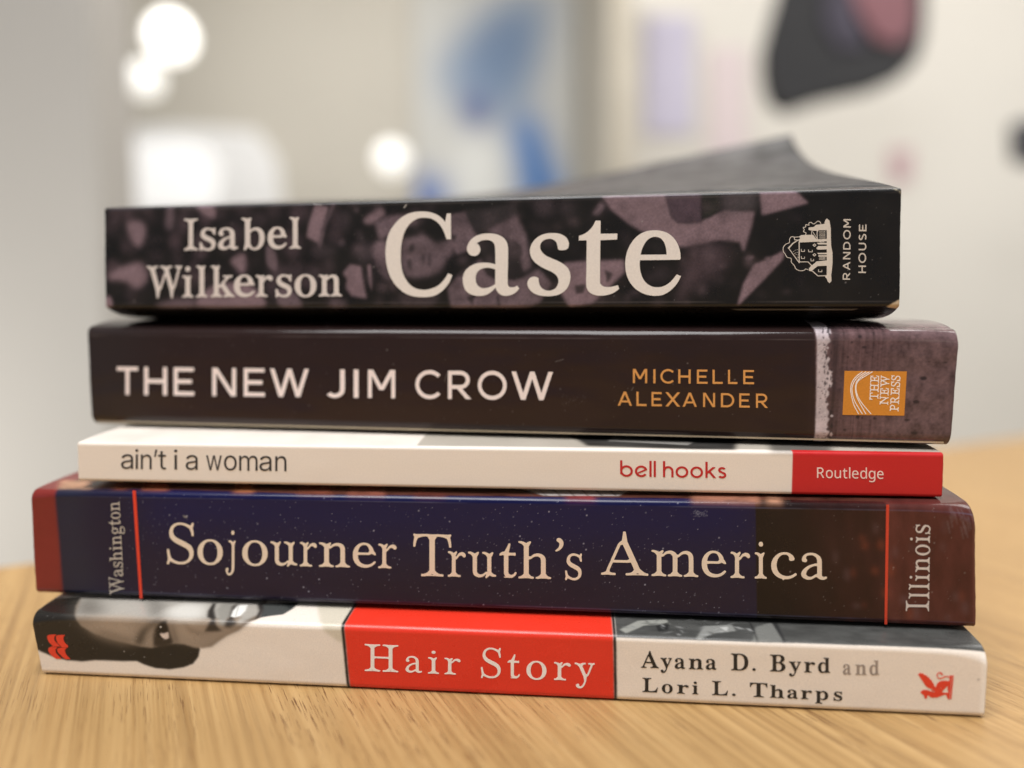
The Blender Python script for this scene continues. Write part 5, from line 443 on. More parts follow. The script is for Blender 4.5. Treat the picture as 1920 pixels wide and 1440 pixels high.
MARKS = {
 'caste': '8455 4004 4 482 -86 0 -6 -19 -6 -19 -6 -19 -7 -20 -8 -22 -10 -24 -10 -25 -12 -27 -13 -25 -14 -24 -15 -22 -17 -22 -17 -20 -18 -18 -19 -17 -20 -16 -20 -14 -21 -12 -22 -11 -23 -9 -22 -7 -24 -5 -24 -3 -24 -3 -24 -1 -24 0 -24 0 -24 2 -24 4 -23 5 -22 7 -22 9 -21 11 -21 12 -20 14 -19 15 -19 16 -19 18 -18 19 -17 21 -16 23 -16 25 -14 27 -14 28 -12 29 -12 31 -10 33 -9 34 -9 36 -7 38 -6 40 -5 42 -4 43 -3 44 -1 42 -1 41 0 40 1 40 3 39 3 38 5 36 5 36 7 35 7 33 9 31 10 29 11 26 12 25 13 23 14 23 14 22 14 21 16 20 17 18 18 18 18 15 20 15 21 14 22 11 24 10 27 9 28 7 30 6 31 3 29 2 30 -1 29 -3 29 -5 29 -7 28 -8 28 -9 27 -11 27 -12 26 -14 24 -16 24 -18 22 -20 21 -22 20 -23 19 -22 17 -23 16 -24 14 -24 15 -24 14 -24 80 35 -12 29 -12 29 -11 29 -13 28 -16 28 -18 28 -20 27 -21 27 -23 26 -23 24 -25 22 -26 20 -27 19 -27 17 -27 14 -26 12 -26 9 -25 6 -27 6 -28 4 -30 4 -31 2 -32 1 -33 0 -32 -2 -34 -1 -35 -3 -35 -4 -34 -6 -34 -8 -33 -10 -32 -13 -32 -14 -31 -16 -30 -20 -31 -21 -30 -25 -30 -27 -28 -29 -26 -29 -25 -32 -23 -33 -21 -35 -19 -35 -18 -37 -15 -37 -14 -39 -11 -40 -11 -40 -8 -42 -8 -43 -6 -45 -4 -46 -3 -46 -2 -44 1 -44 2 -43 4 -42 5 -42 7 -40 8 -39 10 -39 11 -37 13 -36 14 -34 16 -32 17 -30 19 -28 20 -28 21 -27 22 -27 25 -27 25 -26 26 -24 27 -21 27 -20 29 -17 28 -16 30 -14 31 -13 33 -10 34 -9 35 -7 35 -5 35 -4 35 -3 35 0 35 0 34 2 32 4 32 4 30 7 29 7 28 9 26 9 24 11 22 11 21 12 20 14 19 14 18 17 18 18 16 19 17 20 17 19 33 -159|8756 4675 0 -12 1 -12 1 -12 3 -13 4 -14 5 -14 5 -14 7 -15 8 -16 10 -15 12 -17 13 -17 15 -17 17 -16 18 -15 20 -13 21 -13 23 -11 24 -10 25 -9 25 -7 27 -6 28 -4 28 -3 29 -2 30 -2 30 0 31 2 30 3 29 4 27 6 27 8 25 9 24 11 22 12 21 14 19 15 18 17 16 17 14 18 10 19 9 20 6 20 5 20 4 21 4 20 1 19 0 20 0 24 1 30 0 37 -1 44 0 47 -1 49 -1 48 -1 50 -2 54 -1 54 -2 50 0 42 0 34 0 29 0 23 1 21 2 18 3 15 4 12 4 9 5 8 6 6 7 5 8 4 9 2 9 1 11 1 11 0 13 -1 13 -1 13 -2 12 -3 11 -4 10 -4 10 -6 9 -5 10 -6 38 54 -11 13 -11 14 -10 13 -12 13 -13 12 -14 11 -16 11 -16 11 -17 9 -18 8 -19 7 -21 5 -21 5 -20 3 -19 3 -17 0 -15 0 -15 -2 -14 -2 -14 -4 -14 -5 -13 -6 -12 -7 -12 -8 -12 -8 -10 -9 -9 -9 -9 -10 -8 -11 -7 -11 -7 -11 -6 -13 -5 -13 -5 -13 -6 -12 -10 11 -10 11 -10 12 -11 11 -11 11 -14 12 -14 12 -16 11 -15 11 -17 10 -16 9 -18 8 -17 6 -18 6 -18 5 -17 4 -17 3 -17 2 -17 1 -19 0 -22 -1 -22 -2 -24 -2 -23 -5 -22 -5 -21 -7 -21 -8 -21 -9 -19 -11 -18 -12 -16 -15 -16 -16 -14 -17 -12 -19 -11 -21 -8 -23 -7 -25 -6 -26 -4 -26 -2 -25 -1 -23 0 -24 1 -22 4 -22 5 -22 6 -21 9 -21 10 -20 11 -19 14 -19 14 -17 17 -16 17 -15 19 -14 20 -12 21 -12 22 -11 22 -10 24 -8 24 -7 24 -5 25 -4 25 -3 25 -2 25 -1 26 0 26 1 25 1 25 3 24 2 21 4 20 5 20 5 19 5 20 5 0 -39 0 -41 0 -40 0 -38 0 -36 -1 -32 -1 -30 -1 -28 -2 -25 -3 -22 -3 -19 -4 -15 -5 -13 -5 -11 -7 -11 -8 -10 -9 -9 -10 -9 -11 -7 -12 -6 -12 -5 -13 -4 -14 -3 -14 -2 -15 -1 -17 0 -18 0 -19 1 -18 2 -16 3 -14 4 -14 5 -12 5 -11 6 -11 5 -11 6 -10 6 -9 7 -9 6 -9 6 9 8 8 6 9 7 8 8 7 9 7 11 6 12 5 13 5 14 2 12 2 13 0 13 -1 12 -3 13 -4 12 -6 12 -8 13 -9 12 -10 10 -11 9 -12 7 -13 5 -15 4 -14 2 -14 1 -15 -1 -14 -2 -15 -4 -13 -5 -12 -7 -11 -8 -10 -9 -8 -11 -8 -11 -7 -11 -6 -11 -5 -10 -3 -12 -3 -11|9288 5050 -21 -5 -20 -6 -20 -6 -20 -4 -19 -4 -19 -2 -17 -2 -18 -1 -17 1 -17 1 -18 4 -18 4 -18 5 -18 7 -16 8 -14 9 -14 10 -13 12 -11 12 -10 13 -8 15 -7 16 -6 16 -4 17 -4 18 -2 17 -1 18 0 18 2 17 2 17 5 16 5 16 7 16 8 14 9 13 12 12 13 11 14 10 15 8 15 7 14 4 15 2 15 0 15 0 16 -2 17 -2 17 -3 17 -4 18 -5 19 -7 18 -8 20 -10 20 -10 19 -11 20 -11|10469 4675 8 7 10 4 12 3 13 1 13 1 14 1 16 -1 16 -1 15 -2 14 -3 12 -4 10 -5 10 -5 8 -7 8 -8 5 -9 5 -11 4 -12 2 -12 2 -12 1 -12 1 -12 0 -12 -2 -13 -4 -13 -4 -15 -6 -15 -8 -16 -9 -16 -10 -14 -12 -12 -14 -13 -15 -11 -17 -10 -17 -10 -18 -8 -19 -7 -20 -7 -21 -5 -22 -4 -23 -3 -25 -2 -25 0 -26 0 -26 1 -27 2 -28 3 -28 4 -28 6 -26 8 -27 10 -26 12 -26 15 -24 15 -23 16 -20 18 -20 19 -17 20 -16 21 -14 22 -12 24 -9 25 -8 25 -5 26 -3 26 -1 25 2 26 4 26 6 25 7 22 9 22 12 19 12 19 15 17 15 17 16 17 18 15 19 15 20 14 20 14 22 14 22 13 23 12 23 12 23 12 23 10 23 10 23 9 23 10 21 11 19 11 19 12 18 12 17 13 14 14 12 15 11 16 9 17 7 17 5 17 2 17 1 17 -1 18 -4 18 -5 17 -6 17 -9 18 -10 17 -11 16 -14 13 -15 12 -17 10 -19 8 -19 7 -17 5 -16 3 -15 1 -15 0 -14 -2 -15 -2 -15 -5 -16 -6 -16 -7 -15 -9 -13 -9 -12 -9 -11 -11 -10 -11 -9 -12 -8 -13 -6 -13 -5 -13 -4 -14 -3 -14 -3 -14 -2 -15 -2 -14 -1 -15 0 -14 -1 -15 -10 -5 -9 -4 -9 -5 -10 -4 -10 -3 -12 -3 -12 -2 -13 -1 -13 0 -12 2 -13 4 -14 5 -13 7 -12 9 -11 10 -10 12 -8 15 -8 15 -6 17 -3 16 -1 17 1 17 4 18 5 18 7 18 10 18 12 18 14 18 16 18 17 15 19 14 22 12 23 12 24 10 25 8 25 7 27 6 28 4 28 2 29 2 30 2 30 0 31 -1 30 -2 29 -3 27 -5 25 -5 25 -7 24 -8 24 -11 24 -12 24 -15 24 -17 21 -18 19 -19 17 -20 14 -22 12 -22 11 -24 9 -24 8 -25 6 -27 5 -27 3 -26 1 -26 -2 -26 -4 -26 -6 -26 -7 -25 -10 -23 -12 -21 -15 -19 -16 -19 -19 -17 -19 -17 -23 -17 -25 -16 -26 -15 -27 -14 -25 -13 -23 -11 -22 -9 -23 -9 -22 -8 -22 -9 -23 -11 -24 -10 -23 -10 -22 -11 -20 -12 -19 -13 -16 -13 -15 -13 -14 -15 -12 -15 -10 -16 -9 -18 -8 -18 -5 -18 -2 -17 0 -19 2 -18 5 -19 7 -17 8 -15 10 -13 11 -12 13 -11 14 -9 14 -7 17 -7 17 -6 19 -4 18 -2 17 -1 16 0 16 2 15 3 14 5 14 6 13 7 12 9 12 11 10 11 9 12 7 12 5 14 4 15 3 14 4 13 3 14 1 14 2 14 3 12|11170 4136 91 3 -2 245 317 -4 -5 110 -314 15 -2 157 -2 168 -2 162 -1 142 0 105 1 59 2 23 2 2 4 -5 5 4 7 12 7 10 9 9 10 7 11 7 11 5 12 3 13 3 14 2 15 1 15 1 17 0 17 -1 17 -1 16 -2 15 -2 15 -3 14 -3 14 -4 13 -3 13 -3 12 -3 11 -3 12 -3 11 -3 26 62 -12 11 -11 11 -11 11 -13 10 -14 10 -17 11 -18 10 -19 10 -20 9 -21 8 -20 7 -21 6 -21 5 -22 5 -22 4 -23 3 -24 2 -24 1 -24 1 -23 -1 -22 -2 -23 -4 -22 -4 -20 -6 -19 -6 -17 -6 -15 -7 -14 -9 -13 -9 -12 -10 -11 -11 -10 -12 -9 -13 -8 -14 -7 -15 -5 -12 -5 -10 -3 -13 -3 -18 -1 -29 -1 -38 0 -44 1 -52 2 -62 1 -76 1 -93 1 -109 1 -118 2 -121 1 -116 -148 5 3 -87 21 -8 21 -7 22 -7 20 -8 20 -9 18 -11 17 -10 16 -12 16 -13 15 -13 15 -15 15 -16 14 -16 14 -18 13 -18 12 -20 12 -21 11 -22 11 -22|12748 4871 -750 8 0 20 -1 20 -1 19 -1 20 1 22 1 22 2 23 2 24 4 24 5 25 7 25 8 28 10 27 11 26 11 23 13 21 13 19 14 18 15 16 16 15 17 14 19 12 20 12 19 9 19 8 19 7 18 4 18 3 20 1 20 1 22 -1 24 -2 24 -3 25 -5 23 -7 22 -9 22 -10 22 -13 21 -13 19 -14 18 -15 18 -16 16 -17 16 -18 15 -17 14 -16 13 -17 13 -16 12 -17 13 -16 79 33 -12 24 -11 24 -12 25 -12 24 -15 23 -16 24 -18 23 -19 23 -20 22 -21 20 -22 20 -24 20 -24 18 -24 17 -24 14 -23 12 -23 10 -23 8 -24 6 -25 5 -27 4 -27 2 -29 1 -29 -1 -30 -2 -30 -4 -31 -5 -31 -6 -31 -8 -30 -10 -30 -12 -29 -14 -28 -15 -28 -17 -27 -19 -26 -21 -25 -24 -24 -25 -23 -27 -20 -27 -18 -29 -16 -30 -14 -31 -12 -31 -11 -32 -8 -33 -7 -33 -5 -33 -3 -33 -3 -34 -1 -33 0 -33 2 -33 3 -33 5 -33 6 -33 8 -34 10 -34 11 -33 12 -31 14 -30 15 -30 17 -28 18 -28 19 -26 20 -25 21 -24 23 -23 24 -21 24 -19 24 -16 26 -15 26 -13 26 -11 27 -10 28 -8 28 -6 29 -4 29 -3 28 -2 29 -1 28 0 29 2 28 3 28 5 27 6 27 7 26 9 25 10 25 12 23 13 22 15 21 16 20 19 20 19 18 22 18 24 17 25 16 27 13 26 12 28 11 29 9 29 7 28 6 28 5 26 2 25 1 24 1 24 2 25|12010 4777 490 -4 -2 -23 -2 -22 -2 -23 -2 -22 -4 -22 -4 -21 -5 -21 -6 -20 -6 -20 -8 -18 -10 -19 -11 -18 -12 -17 -13 -16 -13 -13 -15 -11 -17 -8 -17 -7 -17 -6 -17 -3 -17 -3 -16 -1 -17 1 -16 2 -17 4 -16 6 -17 7 -17 8 -17 11 -15 12 -16 14 -15 17 -14 18 -14 20 -12 19 -11 21 -11 21 -9 22 -9 22 -7 21 -7 19 -4 18 -5 18 -4 18',
 'house': '15501 4098 -27 29 -18 60 1 4 14 4 4 1 -2 2 -25 1 -150 19 -5 2 -32 35 -99 11 -3 2 -1 38 2 5 67 15 77 0 7 3 2 6 0 43 3 59 0 13 -2 3 -78 -118 -5 -4 -4 4 5 11 82 127 1 6 -4 0 -16 -8 -47 -64 -5 -2 -16 -1 -3 -2 -4 -65 -4 -6 -4 1 -3 5 3 56 0 8 -2 3 -98 1 0 -3 6 -21 0 -12 -2 -5 -10 -9 -32 -12 -4 -3 1 -5 12 -17 1 -12 -2 -9 -16 -26 7 -3 25 -3 9 -5 6 -14 0 -21 3 -7 11 2 33 10 10 -2 4 -5 1 -6 -6 -22 1 -7 3 -4 13 -6 11 -2 10 1 28 24 15 5 16 -3 18 -10 14 -10 19 -21 13 -8 20 2 18 9 5 7 12 26 4 4 5 -1 2 -5 -5 -17 -8 -16 -9 -9 -17 -9 -15 -4 -14 0 -11 5 -35 33 -19 11 -12 3 -9 -3 -15 -14 -15 -10 -12 -3 -16 3 -19 8 -7 8 -2 13 6 17 -2 4 -41 -11 -10 1 -8 9 -2 10 1 17 -3 8 -10 4 -26 3 -8 6 0 13 16 24 3 8 -2 6 -12 18 -2 11 9 10 31 11 8 6 1 11 -9 23 -6 2 -65 1 -39 26 -6 2 -50 5 -36 0 -34 -8 -13 -1 -8 1 -9 5 -9 7 -9 11 -15 29 -2 12 3 34 -4 13 -14 10 -46 18 -10 7 -19 18 -13 19 -11 22 -5 19 -2 21 3 27 7 23 6 9 25 27 15 35 12 20 9 9 10 6 54 12 13 8 2 9 -1 42 5 17 16 23 41 43 4 9 9 31 7 11 8 9 18 12 21 11 27 10 22 3 37 -1 29 -6 14 -7 12 -13 7 -4 16 1 24 6 6 0 3 -2 0 -6 -4 -4 -45 -8 -11 4 -18 16 -8 5 -27 5 -35 2 -14 -2 -21 -7 -19 -8 -19 -13 -11 -8 -5 -8 -11 -35 -10 -16 -11 -13 -24 -23 -15 -20 -5 -16 1 -44 -7 -15 -16 -10 -49 -10 -14 -7 -12 -18 -19 -41 -25 -27 -7 -11 -6 -26 -1 -19 2 -16 7 -24 14 -22 19 -22 11 -8 47 -18 16 -12 6 -11 1 -11 -2 -21 1 -21 11 -22 13 -15 8 -5 8 -2 11 1 22 6 4 10 1 20 3 20 5 3 37 2 8 3 -76 42 -98 102 3 3 14 5 184 256 9 16 7 2 6 -2 4 -13 4 -3 144 0 7 2 61 66 -42 45 -1 40 2 6 7 4 52 9 106 92 91 -3 46 0 2 4 3 17 27 31 16 47 31 29 4 1 33 -33 3 -6 -6 -110 12 -83 13 -142 0 -194 -23 -112 -8 -161 -2 -182 -20 -128 -1 -9 -3 -5 -44 -42 -3 -2|15495 4314 4 0 2 5 0 159 -4 2 -28 1 -112 5 -28 -1 -3 -134 2 -4 5 2 2 -3 7 -26 7 -2 126 0|15357 4343 -2 5 5 2 112 0 3 0 2 -4 -2 -3 -3 -1|15357 4367 -2 5 5 2 112 0 3 -1 2 -3 -2 -3 -3 -1|15357 4391 -2 5 5 2 112 0 3 -1 2 -3 -2 -3 -3 -1|15357 4415 -2 5 5 2 112 0 3 -1 2 -3 -2 -3 -3 -1|15357 4439 -2 5 5 2 112 0 3 -1 2 -3 -2 -3 -3 -1|14984 4447 5 0 3 3 6 27 -4 5 -21 10 -8 2 -52 -3 -8 -2 -3 -4 -2 -28 2 -4 28 -1|15357 4460 -2 5 5 2 112 0 3 -1 2 -3 -2 -3 -3 -1|14966 4509 11 1 5 12 -7 8 -1 5 0 233 -2 5 -19 6 -3 3 4 2 16 -4 4 4 0 35 -4 3 -16 4 -2 4 4 2 14 -3 4 3 0 59 -2 6 -30 -39 0 -4 8 -3 1 -3 -3 -2 -11 2 -4 -3 -135 -187 13 -17 68 -74|15485 4524 12 -1 4 2 0 24 -4 4 -177 0 -6 3 10 11 18 15 157 1 2 6 0 19 -2 4 -155 2 -32 27 -7 7 -1 3 19 26 7 4 36 0 104 -5 26 0 5 2 0 57 -2 4 -172 3 -6 2 18 20 7 3 153 1 2 3 0 11 -4 4 -150 0 -5 3 0 6 0 13 4 4 153 1 2 8 0 57 -2 5 -187 19 -85 70 -4 1 -16 -14 -53 -55 -155 -1 -6 -2 -1 -349 2 -6 368 -15 4 2 -3 5 5 4 83 0 5 -1 1 -3 -4 -4 -66 0 -6 -2 6 -2|15269 4568 -29 21 -4 7 2 4 6 7 17 14 10 5 4 -1 13 -11 13 -14 2 -4 -4 -8 -19 -15 -6 -5|15267 4584 7 0 12 12 -1 3 -14 11 -9 -5 -8 -9|15021 4669 -2 2 -2 4 1 40 2 5 62 1 6 -2 1 -34 -2 -6 -5 -1 -4 4 0 24 -2 3 -43 1 -4 -4 -1 -34 -2 -3|15157 4677 -3 2 -1 4 0 40 3 5 73 1 6 -2 1 -34 -2 -6 -5 -1 -4 4 0 24 -2 3 -55 1 -3 -4 -1 -34 -2 -3|14953 4678 -16 5 -3 4 4 2 18 -5 3 -4|14916 4686 -16 5 -3 4 5 2 17 -5 3 -4|14881 4710 -16 5 -3 4 4 2 18 -5 3 -4|14961 4726 -16 5 -3 4 4 2 18 -5 3 -4|14926 4734 -16 5 -3 3 4 3 18 -5 3 -4|14905 4750 -16 5 -3 3 4 2 18 -4 3 -4 -3 -2|15269 4750 -29 21 -4 7 2 4 6 7 17 14 10 6 4 -2 13 -11 13 -14 2 -4 -4 -8 -19 -15 -6 -4|15267 4766 7 0 12 12 -1 3 -14 12 -9 -6 -8 -9|14932 4770 -16 4 -3 4 5 2 17 -5 3 -4|15021 4801 -2 2 -2 5 1 40 2 4 62 1 6 -2 1 -33 -2 -7 -5 0 -4 3 0 24 -2 4 -43 0 -4 -4 -1 -33 -2 -3|14958 4814 -16 5 -3 3 4 2 18 -4 2 -4|15357 4824 -2 5 5 2 112 0 3 -1 2 -3 -2 -3 -3 -1|15357 4843 -2 5 5 2 112 0 3 0 2 -4 -2 -3 -3 -1|15202 4846 -3 2 -1 5 0 40 2 4 53 1 6 -2 1 -34 -2 -6 -5 0 -4 3 0 24 -2 3 -34 1 -4 -4 0 -33 -2 -3|15357 4862 -2 5 5 2 112 0 3 0 2 -4 -2 -3 -3 0|15466 4984 30 -1 3 1 2 3 0 166 0 4 -4 2 -27 4 -132 3 -91 -81 -19 -13 99 -82|15344 5049 -3 2 -1 5 0 40 2 4 66 1 6 -2 1 -34 -2 -6 -5 -1 -4 4 0 24 -2 3 -47 1 -4 -4 0 -34 -2 -3',
 'griffin': '17614 12602 -16 4 -16 10 -13 15 -8 17 -2 15 3 18 8 19 11 12 12 8 13 6 8 2 20 0 23 -6 19 -6 43 -23 19 -3 16 1 26 7 22 11 1 12 -3 29 -3 7 -13 12 -62 -8 -26 -1 -48 7 -25 8 -17 8 -13 10 -12 12 -19 27 -9 22 -12 43 -5 -17 -25 -31 -3 -32 -29 -29 -8 -34 -4 -3 -31 -12 -14 -34 -35 -15 -17 -32 -4 -1 -36 -1 -20 -30 -4 -1 -25 5 -23 -20 -4 1 -16 22 -28 7 1 6 30 39 84 127 25 43 46 37 54 20 29 49 27 6 5 0 0 -2 -58 -53 -1 -5 5 -3 57 50 11 12 -1 10 -3 1 -5 0 -61 -12 -9 -8 -34 -13 -24 -6 -41 -5 -22 1 -11 3 -17 6 -22 12 -15 13 -2 6 2 7 8 12 10 10 8 8 28 19 8 9 6 14 3 31 2 5 4 3 12 4 9 0 12 -2 6 -4 6 -12 5 -31 5 -9 7 -5 5 0 4 3 24 27 14 8 20 5 18 3 45 0 32 -4 30 -7 102 -40 14 -3 20 0 20 4 8 4 -1 3 -9 9 -1 4 28 56 4 2 21 0 5 -2 41 -441 -2 -2 -12 -1 -19 0 -2 3 -2 21 -2 4 -29 -11 -20 -4 -17 -1 -13 1 -18 5 -33 18 -17 7 -25 7 -20 -1 -10 -4 -8 -6 -9 -9 -6 -12 -3 -16 2 -12 3 -7 9 -12 9 -7 11 -5 8 -1 14 0 3 3 -5 6 -1 8 1 4 5 4 33 12 8 -2 4 -4 0 -4 -2 -9 -8 -6 -7 -9 -11 -11 -8 -6 -9 -3|17854 12664 -2 4 -40 426 0 12 4 2 17 0 3 -3 43 -432 0 -6 -1 -3|17771 12854 2 0 0 5 -11 62 21 56 0 4 -61 8 -9 0 -47 -8 -1 -3 1 -4 14 -33 30 -27|17619 12892 7 1 39 23 4 3 0 4 -3 1 -5 -1 -39 -23 -5 -4',
 'waves': '977 11898 -40 3 -27 7 -10 5 -7 6 -5 13 0 21 7 25 11 29 19 35 13 16 56 54 -1 1 -3 2 -43 15 0 2 5 1 -1 2 -8 1 -13 4 -14 12 -5 8 -3 17 0 8 3 18 14 30 26 35 32 31 73 53 97 0 2 -2 -3 -3 -34 -32 -37 -37 -15 -20 -15 -33 -7 -25 -1 -12 0 -8 3 -10 7 -8 26 -24 1 -3 -30 -1 -8 -1 -85 0 1 -2 72 -7 48 -2 9 -1 43 0 3 -1 0 -2 -43 -36 -38 -36 -15 -21 -7 -15 -9 -30 -2 -12 0 -16 4 -12 5 -8 21 -24 6 -8 0 -2|1113 11905 -25 3 -20 7 -10 8 -4 10 0 29 7 31 14 39 11 23 11 14 49 48 11 20 3 4 110 -1 10 -18 2 -7 -52 -53 -15 -19 -7 -10 -7 -15 -8 -30 -2 -13 0 -22 4 -13 6 -10 21 -22 1 -3|1152 12146 -40 3 -14 4 -11 6 -7 9 -3 15 1 12 3 13 10 20 17 24 49 47 68 58 96 0 0 -4 -33 -31 -38 -42 -9 -13 -5 -12 -11 -33 -6 -29 1 -10 3 -8 5 -7 26 -16 1 -4 -45 -1 -8 -1',
 'arcs': '16161 6965 -71 51 -34 28 -35 37 -31 41 -22 38 -15 40 -7 33 -6 45 0 43 4 38 18 96 22 88 20 58 14 33 69 128 6 4 5 0 3 -2 1 -4 0 -5 -41 -74 -35 -70 -17 -42 -14 -47 -17 -69 -14 -72 -8 -60 0 -43 6 -43 7 -33 10 -26 19 -37 32 -44 42 -43 45 -36 54 -38 2 -5 -2 -6 -4 -2|16230 6965 -76 45 -55 37 -24 20 -25 27 -21 26 -14 22 -26 47 -16 44 -8 39 -1 26 1 7 0 25 8 54 11 51 20 60 15 36 42 77 96 154 6 4 5 0 3 -2 2 -4 -1 -5 -96 -154 -22 -38 -22 -43 -16 -38 -18 -56 -11 -52 -5 -44 -1 -25 -1 -7 2 -26 9 -43 14 -36 24 -43 30 -42 31 -32 22 -18 58 -39 69 -40 2 -5 0 -5 -4 -4|16291 6965 -61 34 -60 37 -49 37 -34 34 -26 35 -16 35 -9 34 -6 36 -1 31 1 7 0 38 4 33 8 39 14 49 20 47 45 90 103 181 6 4 5 0 3 -2 2 -4 -1 -5 -107 -188 -51 -103 -16 -46 0 -5 22 49 20 36 38 57 35 46 45 54 96 109 5 2 5 -1 4 -3 0 -7 -129 -148 -59 -78 -31 -47 -24 -47 -20 -56 -7 -31 -8 -39 -1 -18 0 -35 7 -47 9 -23 19 -31 25 -26 18 -14 42 -27 106 -65 79 -45 1 -5 -1 -6 -5 -2 -5 0 -112 65 -94 58 -40 28 2 -6 14 -15 44 -36 41 -27 94 -53 3 -5 -1 -5 -4 -4',
}


def outline(text, k):
    loops = []
    for part in text.split('|'):
        d = [int(t) for t in part.split()]
        x = y = 0
        pts = []
        for i in range(0, len(d), 2):
            x += d[i]; y += d[i + 1]
            pts.append((x * k, y * k))
        loops.append(np.array(pts))
    return loops


FONT = {f: {c: outline(t, 0.001) for c, t in g.items()} for f, g in GLYPHS.items()}
MARK = {k: outline(t, 0.1) for k, t in MARKS.items()}
CAP = dict(gar=.676, bold=.676, lyon=.676, press=.676, ns=.479, inter=.503, geo=.70, geob=.70, round=.74)


def spans(font, text, l, r, gap=0.07, space=0.30, kern={}):
    """left and right edge of every letter of a word set between l and r"""
    x, out = 0.0, []
    for i, ch in enumerate(text):
        if ch == ' ':
            x += space; continue
        g = FONT[font][ch]
        a = min(p[:, 0].min() for p in g); b = max(p[:, 0].max() for p in g)
        x += kern.get(text[i - 1:i + 1], 0.0)
        out.append((ch, x, x + b - a)); x += b - a + gap
    w = out[-1][2]
    return [(c, l + (r - l) * a / w, l + (r - l) * b / w) for c, a, b in out]


def row(font, items, x0, y0, x1, y1, cap0, cap1=None):
    """letters standing upright on a baseline; each fitted to its measured left and right edge"""
    loops = []
    cap1 = cap1 or cap0
    for ch, l, r in items:
        g = FONT[font][ch]
        a = min(p[:, 0].min() for p in g); b = max(p[:, 0].max() for p in g)
        for p in g:
            X = l + (p[:, 0] - a) / (b - a) * (r - l)
            t = (X - x0) / (x1 - x0)
            loops.append(np.stack([X, y0 + (y1 - y0) * t - p[:, 1] / CAP[font] * (cap0 + (cap1 - cap0) * t)], 1))
    return loops


def column(font, text, p0, p1, cap, gap=0.07, kern={}):
    """letters reading upwards from p0 to p1"""
    p0, p1 = np.array(p0, float), np.array(p1, float)
    L = np.hypot(*(p1 - p0)); e = (p1 - p0) / L; up = np.array([e[1], -e[0]])
    loops = []
    for ch, l, r in spans(font, text, 0, L, gap, kern=kern):
        g = FONT[font][ch]
        a = min(p[:, 0].min() for p in g); b = max(p[:, 0].max() for p in g)
        for p in g:
            s = l + (p[:, 0] - a) / (b - a) * (r - l)
            loops.append(p0 + s[:, None] * e + (p[:, 1] / CAP[font] * cap)[:, None] * up)
    return loops


CELL = 0.0002


def gauss(a, s):
    if s <= 0.05: return a
    k = max(1, int(3 * s)); t = np.exp(-np.arange(-k, k + 1) ** 2 / (2 * s * s)); t /= t.sum()
    p = np.pad(a, ((0, 0), (k, k)), mode='edge'); b = sum(t[i] * p[:, i:i + a.shape[1]] for i in range(2 * k + 1))
    p = np.pad(b, ((k, k), (0, 0)), mode='edge'); return sum(t[i] * p[i:i + a.shape[0]] for i in range(2 * k + 1))


def value_noise(ns, nu, cu, cs, octaves=3):
    """smooth random field, cells of cu by cs grid points"""
    out = np.zeros((ns, nu)); amp = 1.0; tot = 0
    for o in range(octaves):
        a, b = max(cs / 2 ** o, 1), max(cu / 2 ** o, 1)
        g = RNG.random((int(ns / a) + 3, int(nu / b) + 3))
        y = np.arange(ns) / a; x = np.arange(nu) / b
        yi, xi = y.astype(int), x.astype(int); fy, fx = (y - yi)[:, None], (x - xi)[None]
        fy, fx = fy * fy * (3 - 2 * fy), fx * fx * (3 - 2 * fx)
        g00, g01, g10, g11 = g[yi][:, xi], g[yi][:, xi + 1], g[yi + 1][:, xi], g[yi + 1][:, xi + 1]
        out += amp * ((g00 * (1 - fx) + g01 * fx) * (1 - fy) + (g10 * (1 - fx) + g11 * fx) * fy); tot += amp; amp *= 0.55
    return out / tot


